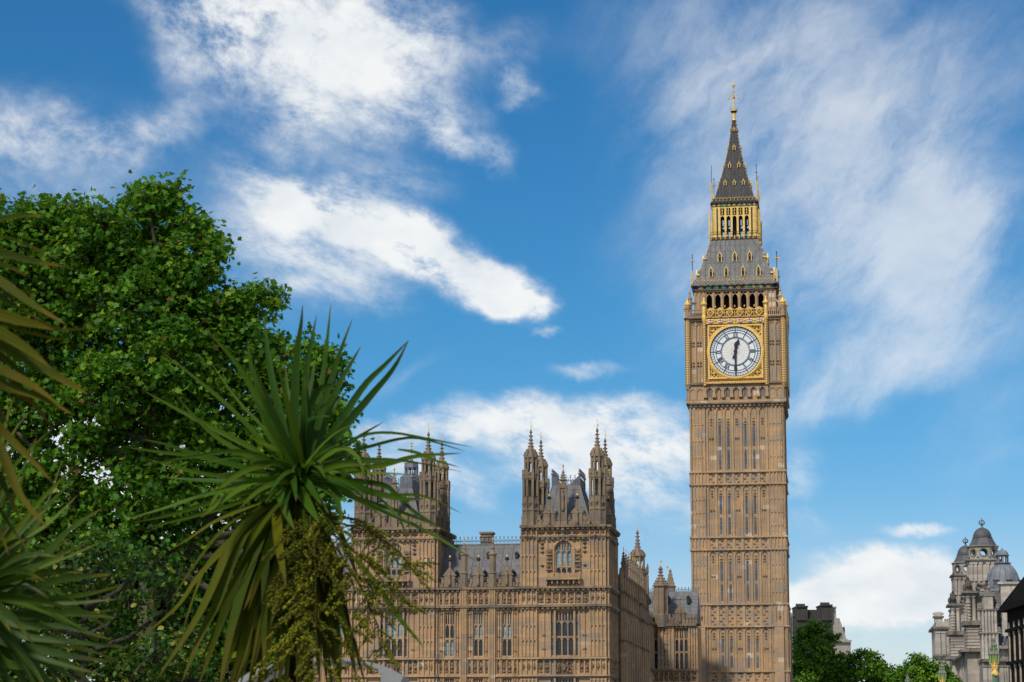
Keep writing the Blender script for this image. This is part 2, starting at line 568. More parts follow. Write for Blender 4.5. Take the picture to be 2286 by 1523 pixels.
    def panels(self, x0, x1, z0, z1, n, w, y, d, heads=0.0, top=0.0):
        """blind tracery: ribs with small pointed heads"""
        self.ribs(x0, x1, z0, z1, n, w, y, d)
        if heads:
            s = (x1 - x0) / n
            for i in range(n):
                self.arch(x0 + s * i + w / 2, x0 + s * (i + 1) - w / 2, z1 - heads - top, z1 - top, y - d * .7, y + .02, 3)

    def dentils(self, x0, x1, z0, z1, step, y, d):
        n = max(1, int(round((x1 - x0) / step)))
        s = (x1 - x0) / n
        for i in range(n):
            self.box(x0 + s * (i + .22), x0 + s * (i + .78), y - d, y + .02, z0, z1)

    def wall(self, x0, x1, z0, z1, holes, y, reveal=.4):
        """front skin with rectangular holes and their reveals"""
        xs = sorted({x0, x1, *[h[0] for h in holes], *[h[1] for h in holes]})
        zs = sorted({z0, z1, *[h[2] for h in holes], *[h[3] for h in holes]})
        for i in range(len(xs) - 1):
            for j in range(len(zs) - 1):
                cx, cz = (xs[i] + xs[i + 1]) / 2, (zs[j] + zs[j + 1]) / 2
                if any(h[0] < cx < h[1] and h[2] < cz < h[3] for h in holes):
                    continue
                self.quad((xs[i], y, zs[j]), (xs[i + 1], y, zs[j]), (xs[i + 1], y, zs[j + 1]), (xs[i], y, zs[j + 1]))
        for a, b, c, d in holes:
            e = y + reveal
            self.quad((a, y, c), (a, e, c), (a, e, d), (a, y, d))
            self.quad((b, e, c), (b, y, c), (b, y, d), (b, e, d))
            self.quad((a, y, c), (b, y, c), (b, e, c), (a, e, c))
            self.quad((a, e, d), (b, e, d), (b, y, d), (a, y, d))

    def build(self, name, mat, parent=None, smooth=False):
        me = bpy.data.meshes.new(name)
        me.from_pydata(self.v, [], self.f)
        mats = mat if isinstance(mat, (list, tuple)) else [mat]
        for k in mats:
            me.materials.append(M[k] if isinstance(k, str) else k)
        if smooth:
            me.polygons.foreach_set('use_smooth', [True] * len(me.polygons))
        o = bpy.data.objects.new(name, me)
        COL.objects.link(o)
        if parent:
            o.parent = parent
        return o


def tag(o, label=None, cat=None, group=None, kind=None):
    if label:
        o['label'] = label
    if cat:
        o['category'] = cat
    if group:
        o['group'] = group
    if kind:
        o['kind'] = kind
    return o


def thing(name, label, cat, loc=(0, 0, 0), rz=0.0, group=None):
    o = bpy.data.objects.new(name, None)
    COL.objects.link(o)
    o.location = loc
    o.rotation_euler = (0, 0, rz)
    o.empty_display_size = .5
    return tag(o, label, cat, group)


def copy_tree(o, parent=None):
    c = o.copy()
    COL.objects.link(c)
    c.parent = parent
    for ch in list(o.children):
        copy_tree(ch, c)
    return c


ROT = R(-8.8)
EX = Vector((math.cos(ROT), math.sin(ROT), 0))
EY = Vector((-math.sin(ROT), math.cos(ROT), 0))


class Frame:
    """the street grid is turned 8.8 degrees to the view; x runs right along a front, y away from the viewer"""
    def __init__(self, origin):
        self.o = Vector((origin[0], origin[1], 0))

    def loc(self, px, py, c=0.0):
        d = Vector(ray(px, py))
        k = (c + self.o.dot(EY)) / d.dot(EY)
        p = Vector((d.x * k, d.y * k, 0)) - self.o
        return p.dot(EX), ZC + d.z * k

    def x(self, px, py, c=0.0):
        return self.loc(px, py, c)[0]

    def z(self, py, px, c=0.0):
        return self.loc(px, py, c)[1]


def RZ(deg):
    return Matrix.Rotation(R(deg), 4, 'Z')

# ------------------------------------------------------------------ ground, river, bridge
def slab(name, x0, x1, y0, y1, z0, z1, mat):
    b = MB()
    b.box(x0, x1, y0, y1, z0, z1)
    return tag(b.build(name, mat), kind='structure')


M['paving'] = plain('paving', (.23, .215, .195), .85, 0, .25, 1.2, bump=.3)
M['grass_m'] = plain('lawn', (.05, .10, .02), .9, 0, .4, 2.0)
M['asphalt'] = plain('asphalt', (.05, .05, .052), .85, 0, .2, 3.0)
M['water_m'] = plain('river_water', (.045, .05, .035), .06, 0, .2, .3, bump=.25)
M['parapet'] = plain('green_parapet', (.05, .13, .07), .5)
slab('ground', -6000, 6000, 206, 9000, -7, 0, 'paving')
slab('embankment', -6000, 6000, -6000, 34, -7, 0, 'paving')
slab('river_water', -6000, 6000, 34, 206, -7, -4, 'water_m')
bd = MB(Matrix.Translation((19.5, 20, 0)) @ Matrix.Rotation(math.atan(-.107), 4, 'Z'))
bd.box(0, 26, 0, 190, -1.6, .004)
tag(bd.build('bridge_road', 'asphalt'), kind='structure')
pv = MB(Matrix.Translation((19.5, 20, 0)) @ Matrix.Rotation(math.atan(-.107), 4, 'Z'))
pv.box(.5, 4.5, 0, 190, -1.2, .13)
tag(pv.build('bridge_pavement', 'paving'), kind='structure')

# ------------------------------------------------------------------ the clock tower
fc = at(1650, 1300, 275.5)
HW = 6.3
tc_ = Vector((fc.x, fc.y, 0)) + EY * HW
TF = Frame(tc_)
tower = thing('clock_tower', 'tall honey stone clock tower with gilded clock and dark iron spire', 'clock tower', tc_, ROT)


def T(row, c=-HW):
    return TF.z(row, 1645, c)


def T0(row):
    return TF.z(row, 1640, 0.0)


def TR(row, r):
    return TF.z(row, 1640, -r)


FACES = (0, 90, 180, 270)
y0 = -6.12
b = MB()
cb = MB()      # carved bands
co = MB()      # string courses
SEC = [(905, 1052), (1080, 1198), (1226, 1348), (1398, 1498), (1530, 1640)]
BANDS = [(1052, 1080), (1198, 1226), (1348, 1398), (1498, 1530)]
PX = 4.02      # half width of the middle panel
bay = 2 * PX / 7
b.box(-6.12, 6.12, -6.12, 6.12, 0, T(903))
for a in FACES:
    b.M = cb.M = co.M = RZ(a)
    for (r1, r0) in SEC:
        z1, z0 = T(r1), max(0.05, T(r0))
        # middle panel: seven bays between ribs, small ribs within
        b.ribs(-PX, PX, z0, z1, 7, .26, y0, .16)
        for i in range(7):
            xa = -PX + bay * i
            if i in (1, 2, 4, 5):
                for q in (.26, .74):
                    b.box(xa + bay * q - .05, xa + bay * q + .05, y0 - .08, y0, z0, z1)
                zt = z1 - (2.3 if r1 == 905 else 1.3)
                b.box(xa + bay * .26 + .05, xa + bay * .74 - .05, y0 - .06, y0, zt, z1 - .4)
            else:
                for q in (.3, .5, .7):
                    b.box(xa + bay * q - .045, xa + bay * q + .045, y0 - .07, y0, z0, z1)
            hh = 1.0 if r1 == 905 else .55
            b.arch(xa + .15, xa + bay - .15, z1 - hh - .25, z1 - .25, y0 - .2, y0, 4)
            zm = z0 + (z1 - z0) * .5
            for q in range(3):
                cb.boss(xa + bay / 2, z1 - .95 - .36 * q - (.9 if r1 == 905 else 0), .2, .16, y0 - .08, .08)
            if i in (0, 3, 6):
                cb.boss(xa + bay * .35, zm, .16, .2, y0 - .11, .1)
                cb.boss(xa + bay * .65, zm, .16, .2, y0 - .11, .1)
        # corner piers
        for s in (-1, 1):
            xa, xb = (4.22, 6.3) if s > 0 else (-6.3, -4.22)
            b.box(xa, xb, -6.3, -6.0, z0, z1)
            b.ribs(xa + .09, xb - .09, z0, z1, 4, .12, -6.3, .07)
            n = 4
            for q in range(1, n + 1):
                zz = z0 + (z1 - z0) * (q / (n + .0)) - .3
                st = (xb - xa - .18) / 4
                for i in range(4):
                    b.arch(xa + .09 + st * i + .06, xa + .09 + st * (i + 1) - .06, zz - .28, zz, -6.38, -6.3, 3)
    for (r1, r0) in BANDS:
        z1, z0 = T(r1), T(r0)
        b.box(-PX, PX, y0 - .10, y0, z0, z1)
        b.ribs(-PX, PX, z0, z1, 7, .34, y0 - .1, .14)
        for i in range(7):
            xa = -PX + bay * i
            nb = max(2, int((z1 - z0) / .42))
            for q in range(nb):
                zz = z0 + (z1 - z0) * (q + .5) / nb
                cb.boss(xa + bay * (.38 if q % 2 else .62), zz, .27, .21, y0 - .10, .08)
        for s in (-1, 1):
            xa, xb = (4.22, 6.3) if s > 0 else (-6.3, -4.22)
            b.box(xa, xb, -6.32, -6.0, z0, z1)
            b.ribs(xa + .09, xb - .09, z0, z1, 4, .14, -6.32, .13)
            st = (xb - xa - .18) / 4
            for i in range(4):
                b.arch(xa + .09 + st * i + .06, xa + .09 + st * (i + 1) - .06, z0 + (z1 - z0) * .45, z1 - .1, -6.4, -6.3, 3)
        for zz, hh in ((z1, .17), (z0, .15)):
            co.box(-6.55, 6.55, -6.53, -6.25, zz - hh, zz + hh * .4)
            co.dentils(-6.3, 6.3, zz - hh - .12, zz - hh, .58, -6.3, .12)
    # gabled buttress heads on the lowest stage
    for s in (-1, 1):
        xc = 5.2 * s
        zt = T(1383)
        b.box(xc - .62, xc + .62, -6.62, -6.3, 0, T(1400))
        b.prism([(xc - .8, T(1400)), (xc + .8, T(1400)), (xc, zt)], -6.66, -6.3)
        b.box(xc - .07, xc + .07, -6.66, -6.52, zt, zt + .9)
        b.box(xc - .22, xc + .22, -6.64, -6.54, zt + .45, zt + .6)
b.build('shaft', 'tower_stone', tower)
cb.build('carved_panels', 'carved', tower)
co.build('string_courses', 'tower_stone', tower)

# slit windows on the front (each a part)
for rows in ([(947, 996), (1001, 1047)], [(1105, 1147), (1152, 1192)], [(1253, 1297), (1301, 1341)], [(1408, 1418), (1420, 1456), (1461, 1491)]):
    for i in (1, 2, 4, 5):
        w = MB()
        xc = -PX + bay * (i + .5)
        for (ra, rb) in rows:
            za, zb = T(ra), T(rb)
            w.prism([(xc - .14, zb), (xc + .14, zb), (xc + .14, za - .3), (xc, za), (xc - .14, za - .3)], y0 - .03, y0 - .005)
            if za - zb > 1.5:
                for q in (.33, .66):
                    w.box(xc - .14, xc + .14, y0 - .06, y0 - .03, zb + (za - zb) * q - .04, zb + (za - zb) * q + .04)
        w.build('slit_window', 'glass_slit', tower)

# --- corbelled stage, clock stage
b, cb, co, gd = MB(), MB(), MB(), MB()
zc0, zc1 = T(905), T(862)
b.taper(-6.2, 6.2, -6.2, 6.2, T(906), T(893), 1.06, 1.06)
b.box(-6.45, 6.45, -6.45, 6.45, T(893), T(860))
b.box(-6.4, 6.4, -6.4, 6.4, T(860), T(697))
for a in FACES:
    b.M = cb.M = co.M = gd.M = RZ(a)
    co.box(-6.75, 6.75, -6.75, -6.4, T(902), T(899))
    co.dentils(-6.4, 6.4, T(908), T(902), .6, -6.3, .3)
    b.box(-6.7, 6.7, -6.72, -6.4, T(899), T(893.5))
    b.ribs(-6.4, 6.4, T(893), T(889), 28, .16, -6.45, .2)
    # arcade of seven with windows in alternate bays
    xa, xb = -4.15, 4.15
    st = (xb - xa) / 7
    za, zb = T(888), T(865)
    for i in range(8):
        x = xa + st * i
        b.box(x - .16, x + .16, -6.85, -6.4, za, zb)
        b.box(x - .24, x + .24, -6.95, -6.4, za, za + .45)
    for i in range(7):
        b.arch(xa + st * i + .16, xa + st * (i + 1) - .16, zb - .75, zb, -6.75, -6.44, 4)
        b.ribs(xa + st * i + .38, xa + st * (i + 1) - .38, za, zb - .3, 1, .07, -6.45, .12)
    for s in (-1, 1):
        q0, q1 = (4.4, 6.35) if s > 0 else (-6.35, -4.4)
        b.panels(q0, q1, T(893), T(864), 2, .14, -6.45, .16, .5, .2)
        # sides of the clock stage: tall panels with carved quatrefoils
        b.panels(q0, q1, T(853), T(716), 2, .16, -6.4, .18, .6, .3)
        for zr in (767, 812):
            for i in range(2):
                xx = q0 + (q1 - q0) * (.26 + .48 * i)
                for dx, dz in ((-.17, .22), (.17, .22), (-.17, -.22), (.17, -.22)):
                    cb.boss(xx + dx, T(zr) + dz, .17, .2, -6.42, .2)
        b.ribs(q0, q1, T(856), T(716), 4, .08, -6.4, .09)
        co.box(q0 - .1, q1 + .3, -6.7, -6.38, T(858), T(853))
        co.box(q0 - .1, q1 + .3, -6.7, -6.38, T(716), T(709))
        # balcony rail beyond the gilded middle
        b.box(q0 - .1, q1 + .35, -6.85, -6.6, T(692), T(690.5))
        b.box(q0 - .1, q1 + .35, -6.85, -6.6, T(709), T(706))
        b.ribs(q0, q1 + .2, T(706), T(692), 8, .11, -6.66, .14)
    co.box(-6.9, 6.9, -6.9, -6.4, T(711), T(708.5))
    co.box(-4.3, 4.3, -6.95, -6.4, T(858.5), T(857))
# octagonal corner shafts with gold netting, and those beside the clock
COLS = []
for a in FACES:
    b.M = RZ(a)
    cx = 6.45
    b.lathe(cx, -cx, [(.20, T(868)), (.36, T(860)), (.36, T(690)), (.44, T(688)), (.5, T(684)), (.3, T(683)), (.3, T(676))], 8)
    COLS.append((a, cx, -cx, [(.43, T(858)), (.43, T(716))], [(.30, T(690)), (.34, T(682)), (.48, T(679)), (.48, T(677)), (.2, T(671)), (.1, T(668)), (.14, T(666)), (.02, T(663))]))
    for s in (-1, 1):
        COLS.append((a, 4.18 * s, -6.78, [(.25, T(862)), (.25, T(717))], [(.27, T(717)), (.33, T(712)), (.33, T(706)), (.27, T(704)), (.27, T(688)), (.22, T(686)), (.26, T(682)), (.44, T(680)), (.44, T(678)), (.2, T(673)), (.1, T(670)), (.14, T(668)), (.02, T(664))]))
b.M = Matrix.Identity(4)
b.build('clock_stage', 'tower_stone', tower)
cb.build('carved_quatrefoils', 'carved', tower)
co.build('cornice', 'cornice', tower)


def net_mat():
    m, gg, bs, out = new_mat('gold_netting')
    c = gg.n('ShaderNodeTexCoord').outputs['Object']
    sp = gg.n('ShaderNodeSeparateXYZ')
    gg.put(sp.inputs[0], c)
    u = gg.math('ADD', sp.outputs[0], gg.math('MULTIPLY', sp.outputs[1], .37))
    a1 = gg.math('SINE', gg.math('MULTIPLY', gg.math('ADD', u, sp.outputs[2]), 9.5))
    a2 = gg.math('SINE', gg.math('MULTIPLY', gg.math('SUBTRACT', u, sp.outputs[2]), 9.5))
    f = gg.smooth(gg.math('MULTIPLY', a1, a2), .05, .35)
    gg.put(bs.inputs['Base Color'], gg.mix(f, (.36, .23, .11, 1), (.95, .56, .15, 1)))
    bs.inputs['Metallic'].default_value = .4
    bs.inputs['Roughness'].default_value = .42
    return m


M['net'] = net_mat()
for a, x, y, pr, cp_ in COLS:
    q = MB(RZ(a))
    q.lathe(x, y, pr, 8)
    q_ = q.build('column', 'net', tower)
    q = MB(RZ(a))
    q.lathe(x, y, cp_, 8)
    q.build('finial', 'gold', q_)
for k in (0, 2, 4, 6):
    w = MB()
    xa = -4.15 + 8.3 / 7 * k
    for q in (0, 1):
        w.prism([(xa + .3 + .34 * q, T(885.5)), (xa + .59 + .34 * q, T(885.5)), (xa + .59 + .34 * q, T(872)), (xa + .445 + .34 * q, T(870)), (xa + .3 + .34 * q, T(872))], -6.475, -6.455)
    w.build('corbel_window', 'glass_slit', tower)

# --- the gilded balcony, shields and clock of each side
CZ, CR = TR(785, 6.6), 3.46


def T7(row):
    return TR(row, 6.95)


bal = MB()
for a in FACES:
    bal.M = RZ(a)
    bal.box(-4.0, 4.0, -7.0, -6.75, T7(692), T7(690.4))
    bal.box(-4.0, 4.0, -7.0, -6.75, T7(708), T7(706.4))
    bal.ribs(-4.0, 4.0, T7(706.4), T7(692), 28, .09, -6.82, .1)
    for k in range(6):
        x = -3.3 + 1.32 * k
        z = T7(698)
        for (d0, d1) in ((.50, .34), (.22, 0)):
            if d1:
                for s1, s2 in ((1, 1), (1, -1), (-1, -1), (-1, 1)):
                    pts = [(x + s1 * d0, z), (x, z + s2 * d0 * 1.25), (x, z + s2 * d1 * 1.25), (x + s1 * d1, z)]
                    if s1 * s2 < 0:
                        pts = pts[::-1]
                    bal.prism(pts, -7.12, -6.98)
            else:
                bal.boss(x, z, d0, d0 * 1.2, -6.98, .2)
        bal.prism([(x - .66, T7(691)), (x + .66, T7(691)), (x, T7(685.5))], -7.02, -6.8)
        pass
        bal.blob(x + .66, -6.9, T7(683.5), .13, .22)
        # shields with a red cross
        z1, z0 = T7(712), T7(720)
        xm = x
        sw, sr = MB(RZ(a)), MB(RZ(a))
        sw.prism([(xm, z0), (xm + .33, z0 + .17), (xm + .33, z1), (xm - .33, z1), (xm - .33, z0 + .17)], -7.06, -6.9)
        sr.box(xm - .055, xm + .055, -7.075, -7.06, z0 + .05, z1)
        sr.box(xm - .33, xm - .055, -7.074, -7.06, (z0 + z1) / 2 + .02, (z0 + z1) / 2 + .13)
        sr.box(xm + .055, xm + .33, -7.074, -7.06, (z0 + z1) / 2 + .02, (z0 + z1) / 2 + .13)
        so = sw.build('shield', 'white', tower)
        sr.build('red_cross', 'red', so)
    bal.box(-4.0, 4.0, -6.9, -6.4, T7(721.5), T7(710.5))
    for k in range(7):
        bal.boss(-3.96 + 1.32 * k, T7(716), .3, .16, -6.9, .14)
    bal.box(-4.15, 4.15, -6.85, -6.4, T7(856), T7(850.5))
    bal.dentils(-4.1, 4.1, T7(855.5), T7(852), .32, -6.85, .14)
bal.build('gilded_balcony', 'gold_dull', tower)

CLK = []


def ring(mb, r0, r1, z, y_0, y_1, n=64, a0=0.0, a1=360.0):
    st = (a1 - a0) / n
    for i in range(n):
        p, q = R(a0 + st * i), R(a0 + st * (i + 1))
        P = lambda r, a: (r * math.sin(a), z + r * math.cos(a))
        mb.prism([P(r0, p), P(r0, q), P(r1, q), P(r1, p)], y_0, y_1)


def bar(mb, ang, r0, r1, w0, w1, y_0, y_1, off=0.0, z=None):
    a = R(ang)
    d = (math.sin(a), math.cos(a))
    n = (math.cos(a), -math.sin(a))
    z = CZ if z is None else z
    P = lambda r, o: (d[0] * r + n[0] * o, z + d[1] * r + n[1] * o)
    mb.prism([P(r0, off - w0), P(r0, off + w0), P(r1, off + w1), P(r1, off - w1)], y_0, y_1)


for a in FACES:
    fr, dial, trac, hh, mh, orn, stn = (MB(RZ(a)) for _ in range(7))
    # stone moulding, then gold square with a round opening
    stn.box(-4.0, 4.0, -6.52, -6.4, T(850), T(722))
    X = 3.72
    for x0, x1, z0, z1 in ((-X, X, CZ + X - .22, CZ + X), (-X, X, CZ - X, CZ - X + .22), (-X, -X + .22, CZ - X + .22, CZ + X - .22), (X - .22, X, CZ - X + .22, CZ + X - .22)):
        fr.box(x0, x1, -6.78, -6.5, z0, z1)
    ring(fr, CR, CR + .26, CZ, -6.84, -6.5)
    ring(fr, CR + .26, CR + .40, CZ, -6.72, -6.5, 64)
    for sx_ in (-1, 1):
        for sz_ in (-1, 1):
            fx, fz = sx_ * 2.92, CZ + sz_ * 2.92
            orn.boss(fx, fz, .62, .62, -6.531, .03)
            fr.boss(fx, fz, .34, .34, -6.53, .22)
            for dx, dz in ((.34, 0), (-.34, 0), (0, .34), (0, -.34)):
                fr.boss(fx + dx, fz + dz, .2, .2, -6.53, .18)
            for dx, dz in ((.75, .45), (.45, .75), (-1.0, .38), (.38, -1.0), (-.7, .45), (.45, -.7), (-1.35, .45), (.45, -1.35)):
                fr.boss(fx + sx_ * dx * .75, fz + sz_ * dz * .75, .16, .16, -6.53, .16)
            for dx, dz in ((-.55, .5), (.5, -.55), (-.2, .2), (-1.15, .2), (.2, -1.15)):
                orn.boss(fx + sx_ * dx, fz + sz_ * dz, .15, .15, -6.54, .12)
    bk = MB(RZ(a))
    bk.box(-X + .2, X - .2, -6.53, -6.5, CZ - X + .2, CZ + X - .2)
    frame = stn.build('clock_face', 'tower_stone', tower)
    fr.build('gilt_frame', 'gold', frame)
    bk.build('gilt_spandrels', 'gold_dull', frame)
    orn.build('blue_spandrel_ornament', 'navy', frame)
    ring(dial, 0.0001, CR, CZ, -6.60, -6.54, 48)
    dial.build('dial', 'opal', frame)
    for r0, r1 in ((CR - .12, CR), (2.92, 3.0), (2.62, 2.70), (1.84, 1.92), (1.98, 2.02)):
        ring(trac, r0, r1, CZ, -6.64, -6.60)
    for m in range(60):
        if m % 5:
            bar(trac, m * 6, 2.98, CR - .1, .022, .022, -6.632, -6.60)
    for m in range(120):
        bar(trac, m * 3, 3.12 if m % 2 else 3.0, 3.2 if m % 2 else 3.05, .02, .02, -6.63, -6.60)
    num = ['XII', 'I', 'II', 'III', 'IV', 'V', 'VI', 'VII', 'VIII', 'IX', 'X', 'XI']
    for h in range(12):
        bar(trac, h * 30, 2.66, CR - .05, .05, .05, -6.65, -6.60)
        s = num[h]
        wd = {'I': .17, 'V': .34, 'X': .36}
        tot = sum(wd[q] for q in s)
        o = -tot / 2
        sc = min(1.0, .82 / tot)
        for q in s:
            w_ = wd[q]
            cxx = (o + w_ / 2) * sc
            if q == 'I':
                bar(trac, h * 30, 2.0, 2.62, .05, .05, -6.64, -6.60, cxx)
            else:
                al = R(h * 30)
                d = (math.sin(al), math.cos(al))
                n = (math.cos(al), -math.sin(al))
                P = lambda r, oo: (d[0] * r + n[0] * oo, CZ + d[1] * r + n[1] * oo)
                for sg in (-1, 1):
                    top = cxx + sg * .13
                    bot = cxx if q == 'V' else cxx - sg * .13
                    tw = .05 if sg < 0 else .028
                    pts = [P(2.0, bot - tw), P(2.0, bot + tw), P(2.62, top + tw), P(2.62, top - tw)]
                    trac.prism(pts, -6.642 - .002 * sg, -6.60)
            o += w_
    trac.build('dial_ironwork', 'navy', frame)
    inn = MB(RZ(a))
    for m in range(24):
        a0 = m * 15
        for q in range(5):
            r_ = .3 + .3 * q
            bar(inn, a0 + (7.5 if q % 2 else 0), r_, r_ + .33, .012, .012, -6.615, -6.60, .06 if q % 2 else -.06)
    for r_ in (.6, 1.2, 1.72):
        ring(inn, r_, r_ + .025, CZ, -6.612, -6.60, 48)
    inn.build('dial_tracery', 'gold_dull', frame)
    # hour hand, about half past twelve
    HA = 15
    bar(hh, HA, -.75, 1.0, .13, .11, -6.74, -6.70)
    bar(hh, HA, .85, 1.2, .11, .30, -6.7405, -6.70)
    bar(hh, HA, 1.2, 1.78, .30, .02, -6.7402, -6.70)
    bar(hh, HA, .55, .7, .16, .26, -6.7407, -6.70)
    bar(hh, HA, -1.0, -.6, .22, .16, -6.7403, -6.70)
    ring(hh, 0.0001, .26, CZ, -6.76, -6.70, 24)
    hh.build('hour_hand', 'navy', frame)
    bar(mh, 180, -.95, 0, .14, .12, -6.80, -6.77)
    bar(mh, 180, 0, 3.35, .15, .07, -6.80, -6.77)
    bar(mh, 180, -1.25, -.8, .05, .22, -6.8003, -6.77)
    mh.build('minute_hand', 'navy', frame)

# --- belfry
def TB(row):
    return TR(row, 5.5)


b, dk, cr, fz_g, fz_n = MB(), MB(), MB(), MB(), MB()
dk.box(-3.6, 3.6, -3.6, 3.6, TB(712), TB(646))  # solid core, coloured near black as the shade inside the belfry
zs0, zs1 = TB(707), TB(646)
ZB = TR(646, 5.45)
HB = 5.45
for a in FACES:
    b.M = cr.M = fz_g.M = fz_n.M = RZ(a)
    xa, xb = -4.1, 4.1
    st = (xb - xa) / 7
    for i in range(8):
        x = xa + st * i
        b.box(x - .2, x + .2, -HB, -HB + .7, TB(708), ZB - .2)
        b.box(x - .09, x + .09, -HB - .15, -HB, TB(700), ZB - .5)
    for i in range(7):
        b.arch(xa + st * i + .2, xa + st * (i + 1) - .2, TB(667), TB(655), -HB + .05, -HB + .6, 5)
        x0_, x1_ = xa + st * i + .2, xa + st * (i + 1) - .2
        xm = (x0_ + x1_) / 2
        b.box(xm - .05, xm + .05, -HB + .1, -HB + .3, TB(655), ZB - .2)
        b.arch(x0_, xm - .05, TB(655) + .05, TB(650), -HB + .1, -HB + .3, 3)
        b.arch(xm + .05, x1_, TB(655) + .05, TB(650), -HB + .1, -HB + .3, 3)
    b.box(-5.4, 5.4, -HB, -HB + .6, TB(650), ZB)
    for s in (-1, 1):
        q0, q1 = (4.3, 5.44) if s > 0 else (-5.44, -4.3)
        b.box(q0, q1, -HB + .03, -HB + 1.0, TB(708), ZB - .1)
        b.panels(q0, q1, TB(708), TB(650), 2, .13, -HB + .03, .15, .7, .2)
    # corner pinnacle and its flying arch
    b.lathe(6.15, -6.15, [(.30, TB(708)), (.30, TB(668)), (.38, TB(667)), (.38, TB(665)), (.22, TB(664)), (.12, TB(655)), (.2, TB(654)), (.02, TB(644))], 8)
    b.tube([(6.1, -6.1, TB(684)), (5.8, -5.8, TB(676)), (5.3, -5.3, TB(672))], .16, 5)
    # painted and gilded frieze under the roof
    fz_n.box(-5.62, 5.62, -5.62, -5.2, TB(645.5), TB(637.5))
    n = 10
    for i in range(n):
        x = -5.1 + 10.2 * (i + .5) / n
        fz_g.boss(x, TB(641.5), .36, .28, -5.62, .16)
        fz_g.blob(x - .25, -5.66, TB(642.5), .13)
        fz_g.blob(x + .25, -5.66, TB(642.5), .13)
    cr.box(-5.8, 5.8, -5.8, -5.2, TB(646.8), TB(645.4))
    cr.box(-5.9, 5.9, -5.9, -5.2, TB(637.6), TB(633))
    cr.dentils(-5.8, 5.8, TB(636.8), TB(634.5), .8, -5.9, .12)
b.build('belfry', 'tower_stone', tower)
dk.build('belfry_shade_core', 'dark', tower)
fz_n.build('painted_frieze', 'navy', tower)
gsh = MB()
for a in FACES:
    gsh.M = RZ(a)
    for x in (-3.6, -2.55, -1.55, 2.05, 3.05):
        gsh.box(x - .24, x + .24, -5.78, -5.6, TB(644.5), TB(638.5))
gsh.build('green_shields', 'green', tower)

# --- lower roof
gold = MB()
rf = MB()
slope = [(r, TR(q, r)) for r, q in ((5.75, 633), (5.35, 622), (4.62, 596), (3.97, 570), (3.47, 545), (3.28, 534))]
rf.lathe(0, 0, [(r * math.sqrt(2), z) for r, z in slope], 4)


def roof_y(z, prof):
    for (r0, z0_), (r1, z1_) in zip(prof, prof[1:]):
        if z0_ <= z <= z1_:
            return r0 + (r1 - r0) * (z - z0_) / (z1_ - z0_)
    return prof[-1][0]


seam = MB()


def roof_seams(mb, prof, n, w, d):
    """standing seams following the slope, on the four sides"""
    for a in FACES:
        mb.M = RZ(a)
        for i in range(-n, n + 1):
            f = i / (n + .5)
            for (r0, z0_), (r1, z1_) in zip(prof, prof[1:]):
                xa, xb = f * prof[0][0], f * prof[0][0]
                if abs(xa) > r1:
                    if abs(xa) >= r0:
                        continue
                    t = (r0 - abs(xa)) / (r0 - r1)
                    r1, z1_ = r0 + (r1 - r0) * t, z0_ + (z1_ - z0_) * t
                mb.add([(xa - w, -r0 - .0, z0_), (xa + w, -r0, z0_), (xa + w, -r1, z1_), (xa - w, -r1, z1_),
                        (xa - w, -r0 - d, z0_), (xa + w, -r0 - d, z0_), (xa + w, -r1 - d, z1_), (xa - w, -r1 - d, z1_)],
                       [(4, 5, 6, 7), (0, 4, 7, 3), (5, 1, 2, 6)])
    mb.M = Matrix.Identity(4)


roof_seams(seam, slope, 8, .045, .09)
seam.build('roof_seams', 'iron_roof', tower)
rf.build('lower_roof', 'iron_roof', tower)
dv = MB()
dr = MB()


def dormer(x, z0_, h, w, prof, a):
    yy = -roof_y(z0_, prof)
    yt = -roof_y(z0_ + h, prof)
    dr, dv, gold = MB(RZ(a)), MB(RZ(a)), MB(RZ(a))
    y = yy - .14
    dr.box(x - w, x + w, y, yt + .1, z0_, z0_ + h * .55)
    dr.prism([(x - w - .05, z0_ + h * .55), (x + w + .05, z0_ + h * .55), (x, z0_ + h)], y, yt + .3)
    dv.box(x - w * .6, x + w * .6, y - .02, y, z0_ + .12, z0_ + h * .5)  # flat plates on the face; the shade of the opening is painted
    dv.prism([(x - w * .4, z0_ + h * .6), (x + w * .4, z0_ + h * .6), (x, z0_ + h * .85)], y - .02, y - .002)
    gold.box(x - w - .03, x - w * .72, y - .06, y + .1, z0_ - .08, z0_ + h * .55)
    gold.box(x + w * .72, x + w + .03, y - .06, y + .1, z0_ - .08, z0_ + h * .55)
    t = .10
    gold.prism([(x - w - .12, z0_ + h * .55), (x - w + .02, z0_ + h * .55), (x, z0_ + h * .96), (x, z0_ + h * 1.1)], y - .08, y + .1)
    gold.prism([(x, z0_ + h * .96), (x + w - .02, z0_ + h * .55), (x + w + .12, z0_ + h * .55), (x, z0_ + h * 1.12)], y - .08, y + .1)
    gold.blob(x, y, z0_ + h * 1.2, .06, .16)
    d_ = dr.build('dormer', 'iron_roof', tower)
    dv.build('opening', 'dark', d_)
    gold.build('gilt_frame', 'gold', d_)


